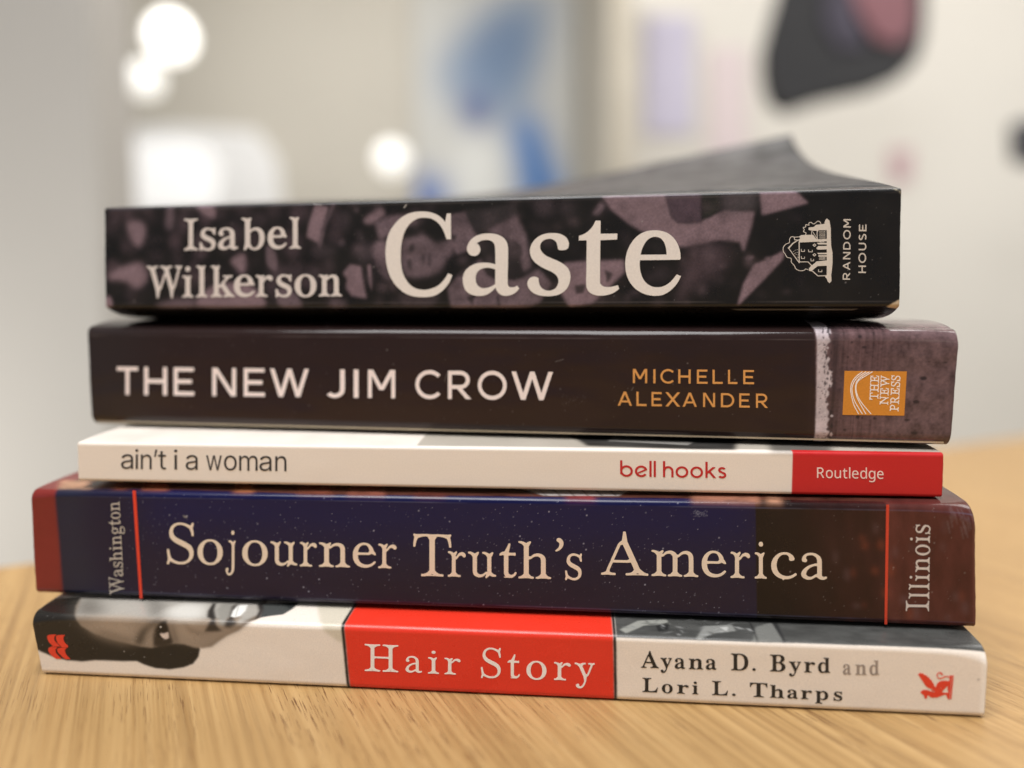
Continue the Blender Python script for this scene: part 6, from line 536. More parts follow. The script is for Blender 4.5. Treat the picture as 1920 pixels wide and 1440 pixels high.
class Book:
    """paperback lying on its back cover: local x along the spine, local y into the book, z up"""

    def __init__(self, name, label, O, yaw, L, HL, HR, D, rise=0.0015, drop=0.0, r=0.0012, r_left=None, r_right=None,
                 shear_left=0.0, shear_right=0.0, strip=0.012, under=0.004, lift=None, drop_len=0.012, rise_len=0.012):
        self.O, self.yaw, self.L, self.HL, self.HR, self.D = np.array(O), yaw, L, HL, HR, D
        self.rise, self.drop, self.r = rise, drop, r
        self.rl, self.rr = r_left or r, r_right or r
        self.sl, self.sr, self.strip, self.under, self.lift = shear_left, shear_right, strip, under, lift
        self.drop_len, self.rise_len = drop_len, rise_len
        self.Hm = (HL + HR) / 2
        self.ex = np.array([math.cos(yaw), -math.sin(yaw), 0]); self.ey = np.array([math.sin(yaw), math.cos(yaw), 0])
        self.root = empty(name, tuple(O), -yaw)
        describe(self.root, label, 'book', 'books stacked on the table')
        self.nu = int(L / CELL) + 1
        self.ns = int((self.Hm + strip + under) / CELL) + 1
        self.u = np.linspace(0, L, self.nu); self.s = np.linspace(-under, self.Hm + strip, self.ns)
        self.A = np.zeros((self.ns, self.nu, 3)); self.ii, self.jj = np.mgrid[0:self.ns, 0:self.nu]

    def H(self, u): return self.HL + (self.HR - self.HL) * u / self.L

    def us(self, px, py):
        """photo point -> position on the unrolled cover"""
        d = ray(px, py); o = np.array([0, 0, CAM_Z]) - self.O
        t = -(o @ self.ey) / (d @ self.ey); p = o + d * t
        u, w = p @ self.ex, p[2]; h = self.H(u)
        k = min(max(w / h, 0), 1)                       # undo the slant of the trimmed ends
        un = lambda x, k: (x - self.sl * k) / (1 + (self.sr - self.sl) * k / self.L)
        if w <= h: return un(u, k), w * self.Hm / h
        t = (h - o[2]) / d[2]
        if t <= 0: return un(u, 1), self.Hm + 0.05
        p = o + d * t
        return un(p @ self.ex, 1), self.Hm + max(0, p @ self.ey)

    def uw(self, P):
        out = []
        for px, py in P:
            d = ray(px, py); o = np.array([0, 0, CAM_Z]) - self.O
            p = o - d * ((o @ self.ey) / (d @ self.ey))
            out.append((p @ self.ex, p[2]))
        return out

    # -- printing
    def fill(self, rgb): self.A[:] = lin(*rgb)

    def mask(self, pts, sc=1.0, ox=0.0, oy=0.0, soft=0.6, smooth=False):
        P = []
        for p in pts:
            u, s = self.us(ox + p[0] / sc, oy + p[1] / sc)
            if len(p) == 3: u, s = self.us(p[0], p[1]); s = self.Hm + 0.06          # straight on over the fold
            P.append((u, s))
        P = np.array([(u / CELL, (s + self.under) / CELL) for u, s in P])
        if smooth:
            n = len(P); Q = []
            for i in range(n):
                p0, p1, p2, p3 = P[i - 1], P[i], P[(i + 1) % n], P[(i + 2) % n]
                for k in range(5):
                    t = k / 5
                    Q.append(0.5 * (2 * p1 + (p2 - p0) * t + (2 * p0 - 5 * p1 + 4 * p2 - p3) * t * t + (3 * p1 - p0 - 3 * p2 + p3) * t ** 3))
            P = np.array(Q)
        k = int(4 * soft) + 2
        x0, y0 = np.maximum(np.floor(P.min(0)).astype(int) - k, 0)
        x1, y1 = np.minimum(np.ceil(P.max(0)).astype(int) + k, (self.nu, self.ns))
        if x1 <= x0 or y1 <= y0: return None
        jj, ii = self.jj[y0:y1, x0:x1], self.ii[y0:y1, x0:x1]
        cov = np.zeros(jj.shape)
        for oy_, ox_ in ((-.3, -.1), (.1, -.3), (.3, .1), (-.1, .3)):
            acc = np.zeros(jj.shape, int); iy, jx = ii + oy_, jj + ox_
            for i in range(len(P)):
                (ax, ay), (bx, by) = P[i], P[(i + 1) % len(P)]
                if ay == by: continue
                acc += ((iy >= min(ay, by)) & (iy < max(ay, by))) & (ax + (iy - ay) / (by - ay) * (bx - ax) > jx)
            cov += (acc % 2) / 4
        return (slice(y0, y1), slice(x0, x1)), gauss(cov, soft)

    def poly(self, pts, rgb, sc=1.0, ox=0.0, oy=0.0, soft=0.6, alpha=1.0, smooth=False, tex=None):
        r = self.mask(pts, sc, ox, oy, soft, smooth)
        if r is None: return
        sl, m = r
        m = (m * alpha)[..., None]
        c = np.array(lin(*rgb))
        if tex is not None: c = c * tex[sl][..., None]
        self.A[sl] = self.A[sl] * (1 - m) + c * m

    def dot(self, px, py, r, rgb, soft=0.8, alpha=1.0, sq=1.0):
        self.poly([(px + r * math.cos(t) , py + r * sq * math.sin(t)) for t in np.linspace(0, 6.2, 9)], rgb, soft=soft, alpha=alpha)

    def specks(self, n, rgb, u0=0.0, u1=1.0, s0=0.0, s1=1.0, lo=0.15, hi=0.7):
        for _ in range(n):
            j = int((u0 + (u1 - u0) * RNG.random()) * (self.nu - 3)); i = int((self.under + self.Hm * (s0 + (s1 - s0) * RNG.random())) / CELL)
            a = lo + (hi - lo) * RNG.random() ** 3
            w = 2 if RNG.random() < 0.10 else 1
            self.A[i:i + w, j:j + w] = self.A[i:i + w, j:j + w] * (1 - a) + np.array(lin(*rgb)) * a

    # -- shape
    def surface(self, U, S):
        H = self.H(U); Hm = self.Hm
        r = self.r + (self.rr - self.r) * np.exp(-(self.L - U) / 0.0045) + (self.rl - self.r) * np.exp(-U / 0.0045)
        a = 0.785 * r
        rb = np.full_like(U, self.r); ab = 0.785 * rb
        Y = np.zeros_like(U)
        Z = rb + (S - ab) / (Hm - a - ab) * (H - r - rb)
        th = np.clip((S - (Hm - a)) / r, 0, math.pi / 2); k = S > Hm - a
        v = np.clip(S - Hm - a, 0, None)
        Z = np.where(k, H - r + r * np.sin(th) + self.rise * (1 - np.exp(-v / self.rise_len)), Z)
        Y = np.where(k, r - r * np.cos(th) + v, Y)
        tb = np.clip((ab - S) / rb, 0, math.pi / 2); kb = S < ab
        vb = np.clip(-S - ab, 0, None)
        Z = np.where(kb, rb - rb * np.sin(tb) - self.drop * (1 - np.exp(-vb / self.drop_len)), Z)
        Y = np.where(kb, rb - rb * np.cos(tb) + vb, Y)
        if self.lift is not None: Z = Z + self.lift(U / self.L, np.clip(v / self.D, 0, 1)) * (v > 0)
        w = np.clip(Z / H, 0, 1)
        X = U + (1 - U / self.L) * self.sl * w + (U / self.L) * self.sr * w
        # ends of a used spine are never a clean cut
        X = X + np.where(U <= 0, 0.00002 * np.sin(Z * 1700) + 0.00006 * np.sin(Z * 300 + 1), 0) + np.where(U >= self.L, 0.00002 * np.sin(Z * 1500 + 2) + 0.00006 * np.sin(Z * 250), 0)
        return X, Y, Z

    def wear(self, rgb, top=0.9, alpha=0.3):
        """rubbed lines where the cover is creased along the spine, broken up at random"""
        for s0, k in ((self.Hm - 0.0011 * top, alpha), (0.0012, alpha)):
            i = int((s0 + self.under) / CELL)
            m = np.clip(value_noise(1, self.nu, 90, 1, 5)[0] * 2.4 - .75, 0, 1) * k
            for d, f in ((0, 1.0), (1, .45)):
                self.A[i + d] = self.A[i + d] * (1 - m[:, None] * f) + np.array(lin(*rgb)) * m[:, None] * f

    def build(self, mat, cover_mat, pages, front_label=None, cover_rgb=None, back_rgb=(30, 28, 28)):
        U, S = np.meshgrid(self.u, self.s)
        sp = link('spine', grid_mesh('spine', *self.surface(U, S), self.A), mat, self.root)
        shell(sp)
        nv, nu = 90, 120
        uu = np.linspace(0, self.L, nu)
        U, S = np.meshgrid(uu, np.linspace(self.Hm + self.strip, self.Hm + self.D, nv))
        edge = np.stack([gauss(self.A[-1:, :, c], 6)[0] for c in range(3)], -1)
        edge = np.stack([np.interp(uu, self.u, edge[:, c]) for c in range(3)], -1)
        cols = np.repeat(edge[None], nv, 0)
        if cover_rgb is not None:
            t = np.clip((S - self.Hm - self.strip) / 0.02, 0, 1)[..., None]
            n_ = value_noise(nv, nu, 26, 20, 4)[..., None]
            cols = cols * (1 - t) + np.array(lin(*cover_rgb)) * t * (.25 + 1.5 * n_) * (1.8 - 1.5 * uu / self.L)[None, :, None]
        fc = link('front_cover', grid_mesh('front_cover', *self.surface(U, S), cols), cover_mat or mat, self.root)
        shell(fc)
        U, S = np.meshgrid(np.linspace(0, self.L, 60), np.linspace(-self.D, -self.under, 40))
        bc = link('back_cover', grid_mesh('back_cover', *self.surface(U, S), np.ones((40, 60, 3)) * np.array(lin(*back_rgb))), mat, self.root)
        shell(bc)
        # page block: cut pages inside the covers, a little shorter than them
        e = 0.0006
        n = 24
        uu = np.linspace(0.0012, self.L - 0.0012, n)
        sec = [(0.0008, e), (self.D - 0.0025, e), (self.D - 0.0025, 1), (self.D * 0.5, 1), (0.022, 1), (0.010, 1), (0.0075, -1), (0.0008, -2)]
        V, Fc = [], []
        for a in uu:
            h = float(self.H(a))
            for y, z in sec:
                if z == 1: zz = h + self.rise * (1 - math.exp(-max(0, y - 0.002) / self.rise_len)) - e
                elif z == -1: zz = h - e
                elif z == -2: zz = h - 0.0075
                else: zz = e - self.drop * (1 - math.exp(-max(0, y - 0.002) / self.drop_len)) if y > 0.01 else e
                V.append((a, y, zz))
        m = len(sec)
        for i in range(n - 1):
            for j in range(m):
                k = (j + 1) % m
                Fc.append((i * m + j, i * m + k, (i + 1) * m + k, (i + 1) * m + j))
        Fc.append(tuple(range(m - 1, -1, -1))); Fc.append(tuple((n - 1) * m + j for j in range(m)))
        link('page_block', mesh('page_block', V, Fc), pages, self.root)
        return sp

    def lettering(self, name, loops, mat, off=0.00006, label=None):
        """ink standing a hair proud of the spine"""
        from mathutils.geometry import delaunay_2d_cdt
        pts, edges = [], []
        for P in loops:
            Q = self.uw(P); n0 = len(pts); n = len(Q)
            pts += [Vector((u * 1000, w * 1000)) for u, w in Q]
            edges += [(n0 + i, n0 + (i + 1) % n) for i in range(n)]
        v, e, f = delaunay_2d_cdt(pts, edges, [], 0, 1e-5)[:3]
        cx = np.array([[(v[t[0]][k] + v[t[1]][k] + v[t[2]][k]) / 3 for k in (0, 1)] for t in f])
        acc = np.zeros(len(f), int)
        for i, k in edges:
            (ax, ay), (bx, by) = pts[i], pts[k]
            if ay != by: acc += ((cx[:, 1] >= min(ay, by)) & (cx[:, 1] < max(ay, by))) & (ax + (cx[:, 1] - ay) / (by - ay) * (bx - ax) > cx[:, 0])
        f = [list(t) for t, a in zip(f, acc) if a % 2]
        m = len(v); front, back = off + 0.00002, off - 0.00003
        verts = [(p.x / 1000, -front, p.y / 1000) for p in v] + [(p.x / 1000, -back, p.y / 1000) for p in v]
        count = {}
        for t in f:
            for a, c in zip(t, t[1:] + t[:1]): count[(a, c)] = 1
        faces = [tuple(t) for t in f] + [(c, a, a + m, c + m) for a, c in count if (c, a) not in count]
        me = mesh(name, verts, faces)
        me.name = name; me.update()
        o = link(name, me, mat, self.root)
        if label: o['label'] = label
        return o


def shell(o):
    m = o.modifiers.new('paper_thickness', 'SOLIDIFY')
    m.thickness, m.offset, m.use_rim_only = 0.00032, -1, True


# ------------------------------------------------------------------ the room behind
white_wall = plain('warm_white_paint', (228, 224, 216), 0.7, 0.02, 2)
beige_wall = plain('beige_paint', (206, 201, 190), 0.7, 0.03, 1.5)
grey_wall = plain('grey_paint', (176, 172, 166), 0.7, 0.03, 2)
floor_mat = plain('pale_floor', (170, 160, 145), 0.5, 0.06, 5)
FLOOR = -0.735

describe(box('floor', (-5, -2.5, FLOOR - 0.05), (5, 5, FLOOR), floor_mat), kind='structure')
describe(box('ceiling', (-5, 0.9, 1.9), (5, 4.6, 1.98), white_wall), kind='structure')
describe(box('back_wall', (-5, 4.0, FLOOR + .001), (0.55, 4.12, 1.899), beige_wall), kind='structure')
a = at(1185, 400, 2.6)[0]
describe(box('side_wall', (a, 2.6, FLOOR + .001), (4.5, 2.72, 1.899), white_wall), kind='structure')
b = at(188, 400, 1.2)[0]
describe(box('grey_partition', (b - 1.2, 1.2, FLOOR + .001), (b, 1.32, 1.6), grey_wall),
         'grey partition wall standing at the left behind the table', 'partition')

# window, far left of the room, burnt out
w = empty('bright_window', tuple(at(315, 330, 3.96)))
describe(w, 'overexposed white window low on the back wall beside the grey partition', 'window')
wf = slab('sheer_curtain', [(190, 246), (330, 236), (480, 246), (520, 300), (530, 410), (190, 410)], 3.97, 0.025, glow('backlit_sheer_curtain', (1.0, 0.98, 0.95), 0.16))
wp = slab('window_pane', [(205, 290), (240, 268), (320, 262), (380, 275), (405, 310), (400, 395), (204, 395)], 3.955, 0.012, glow('daylight_pane', (1.0, 0.99, 0.97), 0.55))
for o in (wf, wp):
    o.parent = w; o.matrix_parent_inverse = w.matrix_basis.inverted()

lamp_shell = glow('lit_lamp_globe', (1.0, 0.97, 0.90), 2.2)
lamp_dim = glow('lit_lamp_globe_dim', (1.0, 0.97, 0.89), 0.95)
cord_mat = plain('lamp_cord', (190, 185, 175), .6)


def lamp(px, py, rpx, y, label, shade=None):
    c = at(px, py, y); r = rpx / F_PX * y
    root = empty('pendant_lamp', tuple(c))
    describe(root, label, 'lamp', 'round lamps glowing in the room behind')
    n, m = 24, 14
    V = [(0, 0, -r)] + [(r * math.sin(math.pi * i / m) * math.cos(2 * math.pi * j / n), r * math.sin(math.pi * i / m) * math.sin(2 * math.pi * j / n), -r * math.cos(math.pi * i / m)) for i in range(1, m) for j in range(n)] + [(0, 0, r)]
    Fc = [(0, 1 + (j + 1) % n, 1 + j) for j in range(n)]
    for i in range(m - 2):
        for j in range(n):
            Fc.append((1 + i * n + j, 1 + i * n + (j + 1) % n, 1 + (i + 1) * n + (j + 1) % n, 1 + (i + 1) * n + j))
    e = len(V) - 1
    Fc += [(e, e - n + j, e - n + (j + 1) % n) for j in range(n)]
    link('globe', mesh('globe', V, Fc), shade or lamp_shell, root, True)
    box('cord', (-0.003, -0.003, r), (0.003, 0.003, 1.9 - c[2]), cord_mat, root)


lamp(320, 70, 40, 3.0, 'largest glowing round lamp at the upper left')
lamp(272, 150, 31, 3.2, 'small glowing lamp just under the largest lamp at the upper left', lamp_dim)
lamp(735, 298, 30, 3.4, 'small glowing lamp just above the top book, left of the blue and white poster', lamp_dim)
lamp(1228, -44, 28, 3.2, 'glowing lamp cut off by the top edge of the photo', lamp_dim)

# blue poster
p = empty('blue_poster', tuple(at(910, 300, 3.9)))
describe(p, 'blurred blue and white poster on the far wall behind the top book', 'poster')
pw, ph = 84, 110
X, Z = np.meshgrid(np.linspace(780, 1080, pw), np.linspace(430, -20, ph))       # print area measured on the photograph
art = np.ones((ph, pw, 3)) * np.array(lin(206, 206, 202))


def patch(pts, rgb, soft, alpha=1.0):
    """soft watercolour patch of the poster print"""
    acc = np.zeros((ph, pw), int)
    for i in range(len(pts)):
        (ax, ay), (bx, by) = pts[i], pts[(i + 1) % len(pts)]
        if ay != by: acc += ((Z >= min(ay, by)) & (Z < max(ay, by))) & (ax + (Z - ay) / (by - ay) * (bx - ax) > X)
    m = gauss((acc % 2).astype(float), soft)[..., None] * alpha
    art[:] = art * (1 - m) + np.array(lin(*rgb)) * m


patch([(820, 120), (880, 60), (960, 0), (1040, -20), (1010, 120), (980, 250), (880, 190), (835, 190)], (122, 146, 178), 8)
patch([(880, 60), (980, 0), (1000, 120), (900, 150)], (104, 128, 162), 7, .7)
patch([(865, 180), (915, 170), (920, 240), (875, 240)], (70, 92, 152), 4)
patch([(950, 230), (1010, 210), (1070, 380), (1080, 430), (985, 430), (965, 330)], (76, 128, 194), 5)
patch([(778, 325), (850, 335), (850, 430), (778, 430)], (92, 122, 186), 5)
patch([(850, 265), (945, 250), (955, 430), (855, 430)], (236, 238, 236), 6)
c0, c1_ = at(780, 430, 3.93), at(1080, -20, 3.93)
px_, pz_ = np.meshgrid(np.linspace(c0[0], c1_[0], pw), np.linspace(c0[2], c1_[2], ph))
sheet = link('poster_sheet', grid_mesh('poster_sheet', px_, np.full_like(px_, 3.93), pz_, art), printed('poster_print', .5, 0, .02))
m_ = sheet.modifiers.new('paper_thickness', 'SOLIDIFY'); m_.thickness, m_.offset = 0.004, -1
back = slab('poster_board', [(776, 434), (1084, 434), (1084, -24), (776, -24)], 3.94, 0.02, plain('poster_board_grey', (206, 204, 196), .6))
for o in (sheet, back):
    o.parent = p; o.matrix_parent_inverse = p.matrix_basis.inverted()

describe(slab('beige_post', [(1150, -40), (1186, -40), (1186, 900), (1150, 900)], 2.50, 0.06, plain('post_paint', (206, 198, 182), .6)),
         'beige upright post behind the top book, left of the white wall', 'post')
describe(slab('lavender_notice', [(1210, 30), (1300, 30), (1300, 250), (1210, 250)], 2.585, 0.01, plain('lavender_paper', (206, 202, 222), .7, .04, 4)),
         'pale lavender sheet on the white wall near the beige post', 'notice')
describe(slab('pink_notice', [(1330, 90), (1400, 90), (1400, 330), (1330, 330)], 2.585, 0.01, plain('faint_pink_paper', (226, 212, 214), .7, .04, 4)),
         'faint pink sheet on the white wall left of the black wall hanging', 'notice')

h = empty('wall_hanging', tuple(at(1580, 100, 1.9)))
describe(h, 'large black rounded wall hanging with a pink patch at upper right', 'wall hanging')
parts = [slab('body', [(1478, -60), (1452, 30), (1436, 90), (1436, 140), (1446, 180), (1462, 202), (1486, 206), (1530, 190), (1580, 178), (1640, 166), (1690, 144), (1722, 112), (1736, 70), (1740, 10), (1735, -60)], 1.9, 0.05, plain('black_cloth', (42, 42, 44), .85, .1, 8, .2), None, 0.01),
         slab('pink_patch', [(1580, -60), (1612, 25), (1645, 75), (1690, 85), (1716, 50), (1716, -60)], 1.885, 0.012, plain('dusty_pink_cloth', (126, 86, 92), .85, .12, 6), None, 0.004),
         slab('violet_patch', [(1555, -60), (1545, 40), (1575, 90), (1625, 90), (1585, -60)], 1.89, 0.008, plain('dusk_violet_cloth', (66, 62, 74), .85, .12, 6), None, 0.003)]
for o in parts:
    o.parent = h; o.matrix_parent_inverse = h.matrix_basis.inverted()
describe(slab('wall_sticker', [(1668, 280), (1712, 280), (1706, 340), (1672, 345)], 2.59, 0.006, plain('sticker_pink', (205, 176, 180), .8)),
         'small faint pink sticker on the white wall right of the top book', 'sticker')
describe(slab('wall_fixture', [(1912, 225), (1990, 215), (1990, 310), (1915, 300)], 1.9, 0.05, plain('dark_grey_plastic', (60, 60, 66), .6), None, 0.01),
         'dark grey blurred wall fixture cut off by the right edge of the photo', 'wall fixture')

# ------------------------------------------------------------------ table
GRAIN = R(27.0)
t = empty('oak_table', (0, 0, FLOOR), GRAIN)
describe(t, 'light oak table with straight grain carrying the stack of books', 'table')
box('tabletop', (-0.75, -0.85, -FLOOR - 0.030), (0.85, 0.342, -FLOOR), oak(), t, 0.003)
leg_mat = plain('table_leg_paint', (60, 58, 56), .5)
for sx in (-0.68, 0.78):
    for sy in (-0.78, 0.27):
        box('leg', (sx - 0.025, sy - 0.025, 0), (sx + 0.025, sy + 0.025, -FLOOR - 0.0305), leg_mat, t, 0.003)

# ------------------------------------------------------------------ books
pages = page_paper()
cream = ink('cream_ink', (226, 220, 214))
ivory = ink('ivory_ink', (230, 212, 192))
pinkish = ink('pale_ink', (238, 224, 220))
orange = ink('orange_ink', (214, 152, 84))
black_ink = ink('black_ink', (30, 30, 32))
charcoal = ink('charcoal_ink', (48, 48, 52))
grey_ink = ink('grey_ink', (150, 138, 130))
red_ink = ink('red_ink', (190, 34, 38))
vermilion = ink('vermilion_ink', (222, 62, 40))
white_ink = ink('white_ink', (240, 232, 226))


def fit(BL, BR, TL, TR, z, y=None, yaw=None):
    """spine rectangle from its corners on the photograph and the height of what it lies on"""
    C = np.array([0, 0, CAM_Z])
    if y is None:
        da, db = ray(*BL), ray(*BR)
        A, B = C + da * ((z - CAM_Z) / da[2]), C + db * ((z - CAM_Z) / db[2])
    else:
        A, B = at(BL[0], BL[1], y[0]), at(BR[0], BR[1], y[1])
    v = B - A
    ta, tb = at(*TL, A[1]), at(*TR, B[1])
    return np.array([A[0], A[1], (A[2] + B[2]) / 2 if y else z]), math.atan2(-v[1], v[0]), float(np.hypot(v[0], v[1])), ta[2] - A[2], tb[2] - B[2], ta[0] - A[0], tb[0] - B[0]


# --- bottom book: white, red title block
O, yaw, L, HL, HR, sl, sr = fit((80, 1265), (1845, 1347), (57, 1151), (1853, 1217), 0.0001)
B = Book('paperback_book', 'white paperback with red title block and black hair, lowest in the stack', O, yaw, L, HL, HR, 0.158, rise=0.0017, r=0.0016,
         r_left=0.0035, r_right=0.0045, shear_left=sl, shear_right=sr, strip=0.024)
top = B.Hm + 0.0017
B.fill((233, 222, 210))
g = 2.866; q = dict(sc=g, ox=30, oy=850)
z6 = dict(sc=6.0, ox=50, oy=1130); z5 = dict(sc=5.0526, ox=300, oy=1110)
B.poly([(1470, 110), (1500, 250), (1560, 370), (1680, 460), (1760, 490), (1760, 300), (1840, 120)], (205, 196, 178), soft=2, **z5)
# hair silhouette and face, drawn as soft shapes
z2 = dict(sc=2.9268, ox=38, oy=1106)
HAIR, FACE = (35, 32, 29), (146, 131, 116)
B.poly([(-40, 60), (-40, 250), (62, 303), (110, 338), (170, 366), (250, 391), (340, 399), (420, 391), (560, 397), (640, 396), (680, 416), (740, 436), (820, 444), (900, 431), (950, 410), (978, 372), (987, 325), (987, 60)], HAIR, soft=.9, smooth=False, **z2)
B.poly([(295, 140), (330, 190), (400, 235), (500, 270), (600, 296), (660, 311), (720, 318), (780, 300), (850, 293), (900, 297), (950, 315), (1000, 322), (1050, 312), (1090, 281), (1130, 252), (1200, 216), (1290, 166), (1310, 158), (1360, 70), (330, 62), (300, 100)], FACE, soft=1.3, **z2)
B.poly([(300, 139), (330, 62), (1330, 75), (1310, 150), (1000, 160), (640, 148)], (176, 172, 164), soft=2, alpha=.8, **z2)
B.poly([(320, 62), (420, 66), (470, 140), (420, 150), (290, 140)], (90, 84, 76), soft=10, alpha=.8, **z2)
B.poly([(330, 170), (500, 150), (640, 160), (620, 230), (560, 270), (440, 235)], (168, 150, 132), soft=9, alpha=.8, **z2)
B.poly([(380, 215), (480, 225), (600, 265), (650, 300), (560, 290), (440, 255)], (112, 98, 84), soft=5, alpha=.8, **z2)
B.poly([(632, 305), (634, 262), (660, 215), (710, 178), (780, 150), (760, 178), (712, 205), (690, 240), (670, 300)], (62, 54, 47), soft=3.5, alpha=.95, **z2)
B.poly([(680, 62), (740, 64), (800, 100), (760, 150), (700, 150), (690, 100)], (110, 106, 100), soft=6, alpha=.7, **z2)
B.poly([(730, 312), (728, 250), (738, 205), (760, 172), (795, 160), (812, 190), (822, 232), (842, 285), (830, 302), (780, 316)], (52, 45, 39), soft=1.8, **z2)
B.poly([(752, 250), (752, 205), (770, 178), (795, 172), (808, 205), (812, 232), (800, 268), (775, 268)], (30, 26, 24), soft=1.0, **z2)
B.poly([(764, 236), (790, 236), (811, 228), (815, 262), (797, 270), (778, 258)], (214, 198, 188), soft=.8, **z2)
B.dot(301, 1174, 1.7, (214, 208, 202), .5)
B.poly([(822, 175), (840, 190), (870, 285), (850, 292), (836, 240)], (92, 80, 69), soft=3, alpha=.85, **z2)
B.poly([(860, 180), (960, 170), (1010, 200), (960, 250), (890, 260)], (172, 154, 135), soft=8, alpha=.8, **z2)
B.poly([(800, 120), (900, 90), (1010, 100), (1000, 155), (900, 160), (820, 150)], (214, 210, 202), soft=6, alpha=.8, **z2)
B.poly([(880, 165), (940, 205), (1010, 232), (1060, 228), (1000, 245), (930, 235)], (110, 96, 83), soft=3, alpha=.6, **z2)
B.poly([(1008, 226), (1028, 190), (1048, 162), (1066, 158), (1082, 198), (1110, 222), (1060, 226)], (58, 50, 44), soft=1.6, **z2)
B.poly([(1020, 154), (1024, 128), (1052, 92), (1072, 92), (1062, 120), (1072, 160), (1050, 165)], (50, 46, 42), soft=1.4, **z2)
B.poly([(1070, 125), (1100, 95), (1180, 98), (1150, 140), (1130, 185), (1100, 195), (1082, 165)], (142, 138, 130), soft=2.5, **z2)
B.poly([(1118, 200), (1138, 160), (1160, 105), (1196, 92), (1168, 130), (1168, 165), (1190, 182), (1150, 206)], (58, 52, 47), soft=2, **z2)
B.poly([(1152, 152), (1164, 128), (1190, 104), (1244, 100), (1232, 128), (1205, 150), (1170, 156)], (228, 226, 220), soft=.9, **z2)
B.poly([(1192, 103), (1198, 103), (1180, 152), (1175, 152)], (140, 136, 130), soft=.6, alpha=.7, **z2)
B.poly([(1190, 172), (1240, 130), (1268, 98), (1312, 98), (1302, 132), (1260, 165), (1205, 185)], (166, 160, 151), soft=2, **z2)
B.poly([(1300, 94), (1520, 92), (1512, 104), (1486, 124), (1440, 146), (1360, 153), (1306, 160), (1322, 128)], (72, 74, 72), soft=1.2, **z2)
B.poly([(1296, 94), (1330, 94), (1330, 130), (1310, 158), (1280, 168), (1305, 130)], (48, 44, 42), soft=1.6, **z2)
B.poly([(1420, 92), (1522, 90), (1512, 104), (1480, 124)], (40, 42, 42), soft=2, alpha=.8, **z2)
B.poly([(1000, 318), (1050, 300), (1100, 262), (1200, 200), (1300, 150), (1290, 166), (1200, 216), (1130, 252), (1090, 281), (1050, 312)], (86, 75, 64), soft=3, alpha=.85, **z2)
B.poly([(1090, 232), (1180, 205), (1250, 175), (1200, 205), (1110, 250)], (150, 134, 118), soft=3, alpha=.6, **z2)
# red block with its black rules
B.poly([(647, 1168, 1), (647, 1168), (648.5, 1215), (656, 1292), (657, 1330), (1151, 1360), (1150, 1196), (1150, 1196, 1)], (222, 54, 36), soft=.75)
B.poly([(641.5, 1168, 1), (641.5, 1168), (643, 1215), (650.5, 1292), (651.5, 1330), (657.5, 1330), (656.5, 1292), (649, 1215), (647.5, 1168), (647.5, 1168, 1)], (24, 20, 20), soft=.75)
B.poly([(1149.5, 1196, 1), (1149.5, 1196), (1149.5, 1360), (1155.5, 1360), (1155.5, 1196), (1155.5, 1196, 1)], (24, 20, 20), soft=.7)
# grey photograph strip on the cover, right of the block
tx = 0.6 + 0.8 * value_noise(B.ns, B.nu, 26, 10, 3)
B.poly([(1155.5, 1196, 1), (1155.5, 1194), (1300, 1199), (1500, 1205), (1700, 1212), (1900, 1220), (1900, 1220, 1)], (74, 74, 72), soft=.5, tex=tx)
z8 = dict(sc=2.6667, ox=1140, oy=1140)
for pts, c, al in (([(60, 115), (150, 80), (290, 75), (310, 95), (180, 100), (90, 130)], (168, 168, 160), .7), ([(440, 155), (480, 105), (620, 100), (640, 125), (520, 135), (460, 160)], (150, 150, 146), .7),
                   ([(725, 165), (740, 110), (820, 90), (880, 165)], (120, 120, 116), .9), ([(705, 85), (745, 168), (752, 168), (712, 85)], (30, 30, 30), 1), ([(820, 92), (845, 90), (890, 170), (878, 170)], (50, 50, 50), 1),
                   ([(240, 100), (310, 85), (300, 120), (250, 125)], (30, 30, 30), .8), ([(560, 110), (600, 108), (600, 130)], (190, 190, 186), .8)):
    B.poly(pts, c, soft=1.2, alpha=al, **z8)
for _ in range(46):
    x = 1162 + 250 * RNG.random() ** 1.3; y = 1164 + (x - 1156) * .03 + 24 * RNG.random(); w_ = 8 + 20 * RNG.random(); k_ = -6 + 12 * RNG.random(); c_ = 60 + int(110 * RNG.random() ** 1.5)
    B.poly([(x, y), (x + w_ * .5, y + k_ * .4 - 1), (x + w_, y + k_), (x + w_ * .5, y + k_ * .6 + 1.2)], (c_, c_, c_ - 2), soft=1.0, alpha=.6)
B.dot(1834.5, 1272, 2.2, (110, 100, 95))
B.specks(90, (200, 196, 190), 0.0, 0.2, 0.2, 1.0, .05, .4)
for a, b in ((1842, 1850), (1835, 1849)):
    B.poly([(a + 5, 1225), (b + 12, 1225), (b + 8, 1300), (b + 3, 1350), (a, 1350), (a + 4, 1290)], (246, 240, 232), soft=1.5, alpha=.6)
gloss = printed('laminated_paper', 0.30, 0.5)
B.build(gloss, None, pages, back_rgb=(225, 212, 196))
B.lettering('title_lettering', row('gar', [(c, 600 + l / 2.743, 600 + r / 2.743) for c, l, r in (('H', 230, 403), ('a', 440, 525), ('i', 555, 612), ('r', 640, 723))], 684, 1257.6, 863, 1264.8, 50) +
            row('gar', [(c, 600 + l / 2.743, 600 + r / 2.743) for c, l, r in (('S', 828, 930), ('t', 965, 1028), ('o', 1062, 1165), ('r', 1203, 1290), ('y', 1310, 1413))], 902, 1269.5, 1070, 1275.5, 54, 55), white_ink)
f = lambda s: [(c, 1200 + l / 2.743, 1200 + r / 2.743) for c, l, r in s]
